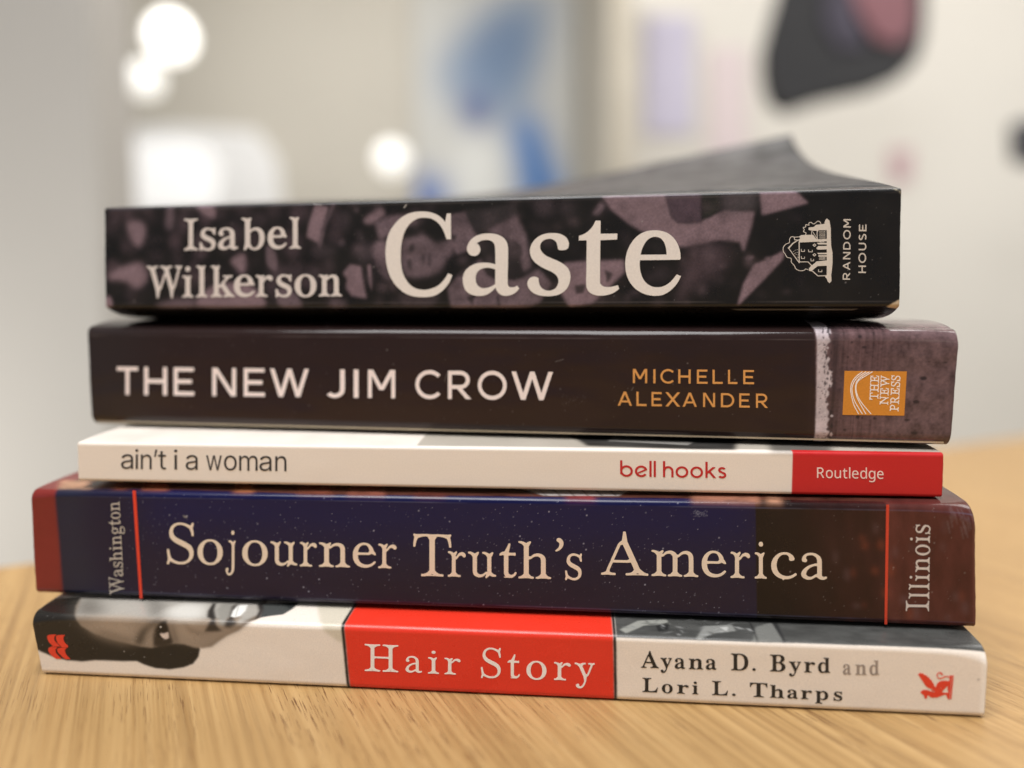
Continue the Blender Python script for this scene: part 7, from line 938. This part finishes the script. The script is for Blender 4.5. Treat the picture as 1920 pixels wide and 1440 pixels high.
B.lettering('author_lettering', row('bold', f([('A', 5, 97), ('y', 105, 165), ('a', 178, 232), ('n', 250, 325), ('a', 338, 393), ('D', 467, 557), ('.', 577, 595), ('B', 668, 748), ('y', 765, 828), ('r', 843, 900), ('d', 915, 978)]), 1202, 1251.5, 1556, 1261.5, 31) +
            row('bold', f([('L', 12, 92), ('o', 112, 168), ('r', 190, 250), ('i', 268, 300), ('L', 370, 452), ('.', 473, 492), ('T', 565, 655), ('h', 668, 742), ('a', 757, 812), ('r', 826, 885), ('p', 900, 968), ('s', 995, 1040)]), 1204, 1296.8, 1579, 1313.5, 26), black_ink)
B.lettering('joining_word', row('bold', f([('a', 1043, 1085), ('n', 1107, 1165), ('d', 1180, 1230)]), 1580, 1264, 1648, 1265.5, 30), grey_ink)
B.lettering('publisher_emblem', MARK['griffin'], vermilion, label='red winged beast emblem')
B.lettering('publisher_emblem', MARK['waves'], vermilion, label='red wave emblem on black')

# --- second book from the bottom: navy with orange rules
O, yaw, L, HL, HR, sl, sr = fit((68, 1113), (1829, 1178), (58, 919), (1829, 948), top + 0.0002)
B = Book('paperback_book', 'thick navy paperback with thin orange rules and a red left end', O, yaw, L, HL, HR, 0.163, rise=0.0014, r=0.0016,
         r_left=0.003, r_right=0.0060, shear_left=sl, shear_right=sr, strip=0.016)
top = O[2] + B.Hm + 0.0014
B.fill((26, 23, 50))
n1 = value_noise(B.ns, B.nu, 60, 40, 4)
B.poly([(256, 920, 1), (262, 1000), (900, 1010), (1418, 1020), (1418, 940, 1)], (14, 18, 68), soft=24, alpha=.8)
B.poly([(100, 919, 1), (115, 1130), (190, 1130), (150, 1000), (180, 919, 1)], (44, 50, 66), soft=20, alpha=.6)
B.poly([(262, 1060), (262, 1140), (1418, 1190), (1418, 1090)], (36, 26, 42), soft=22, alpha=.7)
B.poly([(1417, 941, 1), (1417, 1220), (1900, 1220), (1900, 950, 1)], (25, 18, 19), soft=.6, tex=.7 + .6 * n1)
tx = 0.45 + 1.1 * value_noise(B.ns, B.nu, 22, 60, 4)
B.poly([(1520, 943, 1), (1560, 1220), (1900, 1220), (1900, 950, 1)], (66, 34, 32), soft=40, alpha=.6, tex=tx)
B.poly([(1664, 946, 1), (1664, 946), (1660, 1220), (1900, 1220), (1900, 950, 1)], (84, 44, 40), soft=1, tex=tx)
for _ in range(26):
    x = 1560 + 260 * RNG.random(); y = 960 + 210 * RNG.random(); w_ = 4 + 8 * RNG.random(); h_ = 8 + 26 * RNG.random()
    B.poly([(x, y), (x + w_, y + h_ * .3), (x + w_ * .8, y + h_), (x - w_ * .2, y + h_ * .8)], (134, 66, 46) if RNG.random() < .6 else (108, 84, 86), soft=3, alpha=.42)
B.poly([(-20, 919, 1), (104, 919, 1), (104, 919), (110, 1010), (119, 1130), (40, 1160)], (124, 44, 40), soft=1.6, tex=.85 + .3 * n1)
# painting on the cover edge
tp = 0.25 + 1.5 * value_noise(B.ns, B.nu, 22, 9, 3)
B.poly([(104, 919, 1), (104, 917), (260, 918), (600, 927), (1293, 936), (1660, 942), (1664, 946, 1)], (76, 44, 36), soft=.8, tex=tp)
for x0, x1, c in ((112, 165, (186, 140, 108)), (215, 235, (120, 66, 46)), (268, 310, (150, 86, 60)), (440, 470, (150, 92, 60)), (560, 620, (116, 64, 50)), (655, 715, (126, 74, 60)), (780, 830, (96, 50, 42)), (1065, 1110, (120, 44, 44)), (1300, 1420, (150, 102, 82)), (1440, 1460, (160, 116, 92))):
    B.poly([(x0, 905 + (x0 - 100) * .016), (x1, 905 + (x1 - 100) * .016), (x1 + 6, 917 + (x1 - 100) * .0205), (x0 - 4, 917 + (x0 - 100) * .0205)], c, soft=3.5, alpha=.85, tex=.5 + value_noise(B.ns, B.nu, 18, 8, 3))
B.poly([(960, 918), (1180, 925), (1160, 932), (1020, 931)], (186, 180, 176), soft=1.5, alpha=.85)
for x in range(980, 1160, 26): B.poly([(x, 920), (x + 3, 920), (x + 22, 932), (x + 17, 932)], (70, 60, 60), soft=.8, alpha=.6)
B.specks(800, (180, 180, 198), 0.10, 0.78, 0.02, 1.0, .06, .62)
B.specks(120, (170, 160, 155), 0.78, 1.0, 0.02, 1.0, .05, .5)
B.poly([(343, 965), (350, 968), (351, 971), (344, 968)], (150, 146, 138), soft=.6)
for i in range(60):
    x, y = 1300 + 26 * RNG.random(), 956 + 12 * RNG.random()
    B.dot(x, y, .8, (130, 132, 150), .4, .55)
for i in range(14):
    x = 1775 + 48 * RNG.random(); y = 945 + 40 * RNG.random()
    B.poly([(x, y), (x + 1.5, y), (x + 6, y + 24), (x + 5, y + 24)], (150, 140, 145), soft=.8, alpha=.35)
B.poly([(1824, 960), (1832, 960), (1832, 1180), (1826, 1180)], (120, 80, 70), soft=1, alpha=.5)
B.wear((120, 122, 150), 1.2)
B.build(printed('laminated_dark_paper', 0.2, 0.8, spec=.3), None, pages, back_rgb=(30, 28, 40))
B.lettering('title_lettering', row('gar', [(c, 300 + l / 4.174, 300 + r / 4.174) for c, l, r in (('S', 55, 265), ('o', 295, 492), ('j', 515, 592), ('o', 645, 843), ('u', 865, 1075), ('r', 1095, 1228), ('n', 1245, 1488), ('e', 1510, 1690), ('r', 1708, 1852))], 312, 1055.5, 743, 1065.5, 74, 75) +
            row('gar', [(c, 760 + l / 5.333, 760 + r / 5.333) for c, l, r in (('T', 80, 460), ('r', 425, 605), ('u', 628, 908), ('t', 942, 1113), ('h', 1130, 1457), ("'", 1500, 1582), ('s', 1598, 1765))], 775, 1079.2, 1092, 1086.5, 78) +
            row('gar', [(c, 1120 + l / 4.267, 1120 + r / 4.267) for c, l, r in (('A', 30, 408), ('m', 433, 808), ('e', 835, 1030), ('r', 1065, 1222), ('i', 1258, 1355), ('c', 1390, 1595), ('a', 1630, 1837))], 1127, 1077, 1550, 1087.5, 79, 81), ivory)
B.lettering('author_lettering', column('gar', 'Washington', (233, 1114), (224, 940), 27, gap=.05, kern={'Wa': -.05}), ink('dim_ivory_ink', (190, 182, 172)))
B.lettering('publisher_lettering', column('gar', 'Illinois', (1741.5, 1146), (1743.5, 984), 43, gap=.06), ink('silver_ink', (206, 196, 190)))
B.lettering('orange_rule', [np.array([(248.6, 919.5), (254.8, 919.5), (267.5, 1122), (262.2, 1122)])], vermilion)
B.lettering('orange_rule', [np.array([(1661.5, 946), (1667, 946), (1663.2, 1170.5), (1658.2, 1170.5)])], ink('rust_rule_ink', (206, 64, 42)))

# --- third book: thin, white and red
O, yaw, L, HL, HR, sl, sr = fit((147, 902), (1766, 933), (146, 829), (1769, 850), top + 0.0002)
B = Book('paperback_book', 'thin white paperback with a red right end, below the dark brown book', O, yaw, L, HL, HR, 0.150, rise=0.0015, r=0.0009,
         shear_left=sl, shear_right=sr, strip=0.020)
top = O[2] + B.Hm + 0.0015
B.fill((233, 223, 212))
B.poly([(781, 836, 1), (781, 836), (1380, 843), (1850, 851), (1850, 851, 1)], (176, 168, 156), soft=1, alpha=1)
tx = .5 + 1.0 * value_noise(B.ns, B.nu, 50, 14, 3)
B.poly([(1060, 820), (1100, 838), (1300, 843), (1380, 844), (1385, 820)], (52, 50, 48), soft=3, tex=tx)
B.poly([(1430, 820), (1445, 846), (1560, 848), (1560, 820)], (70, 68, 66), soft=4, alpha=.8, tex=tx)
B.poly([(1150, 826), (1300, 834), (1290, 838), (1140, 832)], (150, 146, 140), soft=1.2, alpha=.8)
B.poly([(1483, 844.5), (1483, 960), (1800, 960), (1800, 849)], (194, 34, 36), soft=.5)
B.build(printed('matte_white_paper', 0.42, 0.3, .03), None, pages, back_rgb=(225, 215, 200))
f = lambda s: [(c, 140 + l / 3, 140 + r / 3) for c, l, r in s]
B.lettering('title_lettering', row('inter', f([('a', 262, 330), ('i', 342, 358), ('n', 372, 434), ("'", 448, 465), ('t', 470, 515), ('i', 560, 578), ('a', 625, 693), ('w', 740, 828), ('o', 840, 912), ('m', 925, 1030), ('a', 1040, 1108), ('n', 1128, 1192)]), 227, 878.7, 537, 883.3, 36, 37), charcoal)
B.lettering('author_lettering', row('round', spans('round', 'bell hooks', 1162.7, 1361.7, .085, .21), 1162, 893, 1361, 896.5, 30), red_ink)
B.lettering('publisher_lettering', row('ns', spans('ns', 'Routledge', 1531.8, 1656.4, .085), 1531, 895.8, 1656, 897.8, 19.5), ink('pale_pink_ink', (240, 214, 206)))

# --- fourth book: dark brown, stone end
O, yaw, L, HL, HR, sl, sr = fit((173, 796), (1781, 837), (164, 611), (1799, 617), top + 0.0002)
B = Book('paperback_book', 'dark brown paperback with a mauve stone right end and small orange square', O, yaw, L, HL, HR, 0.160, rise=0.0022, r=0.0032, rise_len=0.007,
         r_left=0.0026, r_right=0.0052, shear_left=sl, shear_right=sr, strip=0.016)
top = O[2] + B.Hm + 0.0022
B.fill((43, 30, 29))
B.A *= (0.9 + .2 * value_noise(B.ns, B.nu, 80, 40, 3))[..., None]
st = value_noise(B.ns, B.nu, 3, 90, 2); mo = value_noise(B.ns, B.nu, 10, 14, 4); fi = value_noise(B.ns, B.nu, 3, 3, 2)
B.poly([(1529, 616, 1), (1529, 616), (1529, 870), (1900, 870), (1900, 620, 1)], (98, 78, 80), soft=.8, tex=.15 + 1.2 * mo + .5 * fi)
B.poly([(1555, 616, 1), (1550, 870), (1650, 870), (1680, 616, 1)], (92, 70, 72), soft=14, alpha=.8, tex=.1 + 1.3 * st + .5 * fi)
B.poly([(1553, 616, 1), (1548, 870), (1563, 870), (1572, 616, 1)], (56, 44, 46), soft=3, alpha=.75, tex=.5 + st)
e = [(1530, 616, 1), (1530, 616), (1532, 640), (1531, 700), (1530, 760), (1527, 845)]
rag = [(1551 + 8 * (RNG.random() - .5) + (6 if 610 < y < 640 or 690 < y < 730 else 0), y) for y in range(850, 618, -5)] + [(1558, 617, 1)]
B.poly(e + rag, (188, 176, 180), soft=.7, tex=.62 + .5 * mo + .3 * fi)
for _ in range(46):
    y = 605 + 232 * RNG.random(); x = 1543 + 16 * RNG.random(); a_, b_ = 1 + 3 * RNG.random(), 2 + 5 * RNG.random()
    B.poly([(x, y - b_), (x + a_, y), (x + a_ * .4, y + b_), (x - a_ * .7, y + b_ * .3)], (50, 42, 46) if RNG.random() < .65 else (196, 186, 190), soft=.5, alpha=.85)
for _ in range(40): B.dot(1533 + 14 * RNG.random(), 610 + 225 * RNG.random(), .9 + .9 * RNG.random(), (110, 100, 104), .4, .7)
for x, y, r_, sq in ((1597, 637, 2.4, 1), (1620, 647, 5, .5), (1590, 667, 2, 1), (1596, 689, 2, 1), (1613, 626, 4, .8), (1607, 785, 4, 1), (1616, 787, 2, 1), (1639, 788, 3, 1), (1583, 811, 3, 1), (1731, 708, 7, .6), (1717, 755, 7, .55), (1713, 817, 7, .5), (1727, 817, 3, .5), (1700, 791, 6, .4), (1652, 650, 1.6, 1), (1625, 659, 1.5, 1), (1773, 675, 4, .5), (1742, 675, 3, .4)):
    B.dot(x, y, r_, (44, 36, 38), .7, .9, sq)
for _ in range(70):
    x, y = 1660 + 130 * RNG.random(), 620 + 210 * RNG.random()
    B.dot(x, y, 1 + 2.5 * RNG.random(), (66, 52, 54) if RNG.random() < .6 else (128, 106, 106), 1.2, .4, .5)
B.specks(320, (150, 140, 136), 0.0, 0.82, 0.0, 1.0, .04, .45)
for i in range(50):
    B.dot(1053 + 48 * RNG.random(), 738 + 27 * RNG.random() , .7, (120, 112, 108), .5, .4, .5)
for x0, y0, x1, y1 in ((833, 716, 837, 700), (1040, 676, 1056, 671), (1183, 733, 1187, 726), (505, 605, 520, 612), (610, 612, 622, 606)):
    B.poly([(x0, y0), (x1, y1), (x1 + .8, y1 + .8), (x0 + .8, y0 + .8)], (130, 120, 116), soft=.4, alpha=.6)
B.poly([(1781, 700), (1796, 700), (1787, 845), (1776, 845)], (80, 64, 66), soft=2, alpha=.6)
B.poly([(150, 613, 1), (162, 820), (300, 830), (255, 700), (300, 614, 1)], (46, 40, 40), soft=40, alpha=.7)
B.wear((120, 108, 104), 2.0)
B.build(printed('glossy_dark_paper', 0.13, 1.0, .05, spec=.3), None, pages, back_rgb=(34, 28, 28))
f4 = lambda s: [(c, 140 + l / 3, 140 + r / 3) for c, l, r in s]
f5 = lambda s: [(c, 760 + l / 3, 760 + r / 3) for c, l, r in s]
B.lettering('title_lettering', row('geo', f4([('T', 238, 357), ('H', 392, 520), ('E', 558, 673), ('N', 775, 908), ('E', 952, 1070), ('W', 1100, 1317), ('J', 1420, 1520), ('I', 1570, 1597), ('M', 1650, 1803)]) + f5([('C', 57, 197), ('R', 240, 370), ('O', 408, 570), ('W', 598, 830)]), 219, 740, 1036, 750.4, 52.5, 53), pinkish)
B.lettering('author_lettering', row('geo', f5([('M', 1280, 1360), ('I', 1395, 1407), ('C', 1435, 1510), ('H', 1535, 1605), ('E', 1640, 1700), ('L', 1728, 1785), ('L', 1815, 1868)]) + [('E', 1393.5, 1413.9)], 1186, 718.2, 1414, 720.4, 26.5) +
            row('geo', f5([('A', 1195, 1275), ('L', 1300, 1357), ('E', 1385, 1443), ('X', 1463, 1545), ('A', 1560, 1640), ('N', 1675, 1742), ('D', 1775, 1850)]) + [('E', 1386, 1405.7), ('R', 1417.4, 1439.6)], 1158, 760.5, 1440, 764.8, 26.5), orange)
B.lettering('publisher_label', [np.array([(1583.5, 695.3), (1700.2, 696.3), (1695.4, 779.3), (1579.6, 777.8)])], ink('ochre_label_ink', (206, 134, 46)), off=0.00004, label='small orange square with rings and lettering')
B.lettering('label_emblem', [p for p in MARK['arcs']], white_ink, off=0.0001)
B.lettering('label_lettering', column('press', 'THE', (1646.0, 750), (1648.0, 704), 15.5, .05) + column('press', 'NEW', (1664.6, 759), (1667, 704.5), 15.2, .05) + column('press', 'PRESS', (1684, 771.5), (1687.6, 704.5), 15.5, .06), white_ink, off=0.0001)

# --- top book: black with mauve crowd print
O, yaw, L, HL, HR, sl, sr = fit((198, 577), (1686, 578), (197, 388), (1690, 353), 0, y=(0.2225, 0.1895))
drop = O[2] - top + 0.0001


def curled(u, v):
    gcl = u * u
    return 0.019 * v + gcl * (0.010 * v + 0.014 * v ** 5) + 0.0012 * np.sin(7 * u + 2 * v) * v


B = Book('paperback_book', 'black paperback with mauve crowd print and large cream title, topmost, front cover curling up', O, yaw, L, HL, HR, 0.132, rise=0.0006, drop=drop, r=0.0010,
         r_right=0.0012, shear_left=sl, shear_right=sr, strip=0.006, under=0.012, lift=curled, drop_len=0.0065)
B.fill((21, 20, 21))
MA, MB, MC = (130, 110, 119), (104, 89, 97), (62, 54, 59)
gr = (.66 + .45 * value_noise(B.ns, B.nu, 60, 36, 5)) * (.85 + .3 * value_noise(B.ns, B.nu, 2, 2, 1))
gd = .35 + 1.3 * value_noise(B.ns, B.nu, 30, 20, 5)
c1 = dict(sc=3.556, ox=180, oy=320); c2 = dict(sc=3.556, ox=660, oy=320); c3 = dict(sc=3.0, ox=1180, oy=250); c5 = dict(sc=5.647, ox=560, oy=350)
# out-of-focus crowd at the left end
for _ in range(150):
    x = 205 + 430 * RNG.random() ** 1.15; y = 385 + 190 * RNG.random(); w_, h_ = 5 + 11 * RNG.random(), 6 + 14 * RNG.random()
    B.poly([(x + w_ * math.cos(t) * (.8 + .4 * RNG.random()), y + h_ * math.sin(t) * (.8 + .4 * RNG.random())) for t in np.linspace(0, 5.5, 7)],
           ((34, 31, 33), (72, 60, 66), (50, 43, 47), (90, 74, 82))[int(4 * RNG.random())], soft=4 + 3 * RNG.random(), alpha=.55, smooth=True, tex=gr)
for pts, c, so in (([(210, 345), (300, 340), (330, 400), (300, 490), (270, 500), (220, 420)], MA, 4), ([(660, 230), (780, 230), (790, 310), (740, 300)], MA, 3), ([(480, 240), (515, 240), (510, 380), (465, 370)], MB, 4),
                   ([(110, 680), (200, 640), (300, 620), (340, 720), (270, 790), (200, 740), (80, 720)], MA, 4), ([(900, 600), (990, 560), (980, 690), (940, 650)], MA, 3), ([(1140, 500), (1200, 560), (1200, 670), (1140, 620)], MB, 2),
                   ([(690, 850), (800, 770), (1000, 760), (1110, 850), (1090, 915), (700, 915)], MA, 3), ([(430, 890), (640, 860), (640, 920), (420, 920)], MB, 4), ([(1210, 800), (1320, 820), (1370, 915), (1230, 915)], MB, 2.5), ([(85, 840), (110, 900), (60, 930), (50, 880)], MA, 2)):
    B.poly(pts, c, soft=so, smooth=True, tex=gr, **c1)
# figures, left of the title
for pts, c, so, sm in (([(170, 195), (310, 210), (215, 600), (85, 530), (110, 380)], MA, 1, 0), ([(360, 165), (385, 175), (280, 430), (230, 650), (200, 650), (245, 430)], MB, 1, 0), ([(470, 920), (540, 830), (655, 850), (670, 960), (715, 1190), (560, 1160), (500, 1080), (515, 980)], MA, 1, 0),
                       ([(725, 830), (765, 830), (770, 1120), (745, 1010)], MA, .8, 0), ([(690, 350), (850, 225), (905, 270), (890, 310), (760, 390)], MA, 1.5, 1), ([(800, 370), (960, 310), (1200, 290), (1250, 380), (1050, 450), (900, 560), (850, 540)], MB, 1.5, 0),
                       ([(330, 1220), (420, 1200), (500, 1240), (480, 1300), (340, 1300)], MB, 2, 1), ([(610, 640), (700, 600), (800, 620), (790, 760), (680, 810), (620, 740)], MC, 3, 1),
                       ([(780, 640), (900, 570), (960, 700), (940, 900), (1000, 1000), (900, 960), (830, 850)], MB, 2, 1), ([(1090, 560), (1330, 520), (1450, 620), (1620, 560), (1640, 700), (1560, 760), (1500, 900), (1250, 970), (1140, 940), (1080, 800)], MB, 2, 0),
                       ([(610, 480), (650, 470), (700, 580), (660, 590)], MC, 2, 1), ([(440, 300), (540, 270), (500, 470), (470, 420)], MC, 3, 1), ([(1050, 1130), (1500, 1160), (1400, 1300), (1100, 1300)], MC, 2, 0),
                       ([(150, 660), (300, 640), (400, 660), (330, 720), (180, 710)], MC, 3, 1), ([(430, 580), (470, 570), (480, 610), (440, 615)], MB, 2, 1), ([(600, 235), (630, 240), (625, 260), (595, 255)], MB, 1.5, 1)):
    B.poly(pts, c, soft=so * 1.6 + .3, smooth=bool(sm), tex=gr * (gd if c == MB else 1), **c5)
for pts in ([(1160, 640), (1200, 600), (1230, 610), (1210, 700), (1165, 690)], [(1140, 790), (1190, 760), (1200, 900), (1160, 900)], [(1300, 730), (1330, 700), (1340, 800), (1300, 830)], [(1370, 700), (1395, 700), (1395, 850), (1365, 850)], [(880, 550), (960, 510), (930, 570)], [(830, 700), (850, 800), (880, 900), (850, 880)]):
    B.poly(pts, (38, 34, 37), soft=2, alpha=.85, **c5)
# figures behind the title
for pts, c, so in (([(630, 300), (760, 270), (830, 430), (800, 520), (700, 560), (640, 470)], MB, 1), ([(750, 270), (1090, 220), (1100, 300), (900, 400), (820, 420)], (50, 46, 49), 1.5), ([(900, 400), (1090, 300), (1150, 420), (1170, 500), (1190, 650), (1140, 680), (1100, 480), (1000, 440)], MB, 1.5),
                   ([(640, 790), (720, 690), (860, 590), (880, 680), (960, 740), (1120, 730), (1240, 660), (1330, 760), (1250, 880), (1160, 930), (660, 930)], MB, 1.2), ([(1040, 490), (1080, 480), (1080, 700), (1040, 710)], MC, 1.5),
                   ([(1410, 620), (1600, 605), (1810, 598), (1815, 680), (1650, 840), (1600, 890), (1450, 918), (1390, 820)], MA, 1), ([(1200, 200), (1330, 180), (1340, 290), (1240, 300)], MC, 3), ([(1380, 200), (1480, 220), (1460, 290), (1390, 280)], MC, 4), ([(1600, 290), (1660, 200), (1690, 230), (1640, 290)], MB, 1.2)):
    B.poly(pts, c, soft=so * 1.6 + .3, tex=gr * (gd if c == MB else 1), **c2)
for pts in ([(860, 520), (930, 460), (960, 480), (960, 720), (900, 700)], [(1060, 460), (1130, 500), (1140, 560), (1100, 610), (1140, 680), (1080, 740), (1040, 700)], [(700, 700), (820, 600), (830, 615), (720, 720)], [(760, 850), (830, 820), (800, 900)], [(1480, 770), (1560, 760), (1540, 820), (1490, 830)], [(1680, 660), (1740, 690), (1700, 760)], [(640, 420), (700, 430), (680, 480)], [(960, 840), (975, 840), (990, 910), (970, 910)]):
    B.poly(pts, (34, 31, 33), soft=1.5, alpha=.85, **c2)
# figures right of the title
for pts, c, so in (([(-165, 325), (0, 330), (200, 330), (205, 340), (235, 470), (270, 505), (400, 500), (430, 480), (540, 430), (700, 440), (685, 520), (640, 670), (620, 610), (500, 600), (380, 630), (280, 640), (200, 590), (100, 570), (0, 510), (-100, 430)], MA, 1),
                   ([(200, 320), (415, 320), (400, 500), (270, 505), (235, 470)], (80, 66, 76), 1), ([(415, 320), (515, 320), (520, 420), (440, 475), (410, 475)], (42, 42, 38), 1.2), ([(515, 320), (730, 320), (700, 430), (530, 440)], (76, 70, 74), 3),
                   ([(735, 320), (930, 320), (1003, 390), (745, 460)], MA, .8), ([(320, 640), (380, 610), (480, 620), (570, 650), (560, 720), (450, 830), (330, 900), (290, 800), (330, 720)], (66, 54, 60), 5), ([(420, 660), (455, 640), (470, 700), (440, 740)], MB, 4), ([(330, 740), (380, 720), (370, 830), (320, 880), (280, 970), (265, 940), (300, 850)], (80, 66, 72), 3),
                   ([(605, 978), (640, 850), (700, 740), (770, 715), (870, 660), (860, 710), (740, 840)], MA, .8), ([(650, 700), (690, 690), (700, 705), (660, 712)], MB, .8), ([(760, 700), (800, 698), (790, 720), (760, 720)], MB, .8), ([(130, 770), (200, 760), (220, 820), (140, 830)], MC, 4), ([(60, 610), (90, 640), (200, 700), (180, 620)], (36, 33, 35), 2)):
    B.poly(pts, c, soft=so * 1.6 + .3, tex=gr, **c3)
for _ in range(420):
    x, y = 640 + 880 * RNG.random(), 366 + 210 * RNG.random(); w_, h_ = 2 + 8 * RNG.random(), 2 + 10 * RNG.random()
    B.poly([(x + w_ * math.cos(t) * (.6 + .8 * RNG.random()), y + h_ * math.sin(t) * (.6 + .8 * RNG.random())) for t in np.linspace(0, 5.5, 7)],
           ((30, 28, 30), (48, 41, 46), (30, 28, 30), (120, 102, 110))[int(4 * RNG.random())], soft=3 + 3 * RNG.random(), alpha=.34, smooth=True, tex=gr)
B.specks(260, (170, 165, 165), 0, 1, 0, 1, .04, .4)
B.poly([(1372, 588), (1612, 588), (1603, 594), (1385, 594)], (120, 118, 120), soft=.6, alpha=.8)
B.poly([(1662, 577), (1672, 571), (1684, 564), (1695, 560), (1695, 590), (1668, 583)], (196, 176, 148), soft=.6)
B.poly([(1687, 345), (1695, 345), (1695, 372), (1689, 368), (1688.5, 358)], (176, 166, 142), soft=.6, alpha=.9)
for x0, y0, x1, y1 in ((756, 389, 761, 382), (585, 380, 602, 384), (575, 377, 580, 379)):
    B.poly([(x0, y0), (x1, y1), (x1 + 1.6, y1 + 1), (x0 + 1.6, y0 + 1)], (200, 196, 190), soft=.4, alpha=.8)
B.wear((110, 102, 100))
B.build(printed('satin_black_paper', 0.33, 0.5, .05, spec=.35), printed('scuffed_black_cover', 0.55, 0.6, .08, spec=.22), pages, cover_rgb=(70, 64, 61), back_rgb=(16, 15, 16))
B.lettering('title_lettering', MARK['caste'], cream)
f1 = lambda s: [(c, 180 + l / 3.556, 180 + r / 3.556) for c, l, r in s]
B.lettering('author_lettering', row('lyon', f1([('I', 587, 680), ('s', 692, 798), ('a', 815, 948), ('b', 970, 1125), ('e', 1145, 1272), ('l', 1290, 1367)]), 346, 469, 564, 465.7, 58) +
            row('lyon', f1([('W', 340, 575), ('i', 575, 650), ('l', 668, 743), ('k', 765, 925), ('e', 920, 1058), ('r', 1065, 1178), ('s', 1198, 1305), ('o', 1325, 1470), ('n', 1485, 1640)]), 275, 557.5, 641, 555, 58), ink('soft_cream_ink', (214, 206, 202)))
B.lettering('publisher_lettering', column('geob', 'RANDOM', (1593.5, 524.6), (1595.2, 411), 13.6, .20) + column('geob', 'HOUSE', (1623.3, 512), (1624.5, 421), 14, .20), ink('bone_ink', (206, 198, 188)))
B.lettering('publisher_emblem', MARK['house'], ink('bone_ink_emblem', (210, 202, 192)), label='white line drawing of a house')
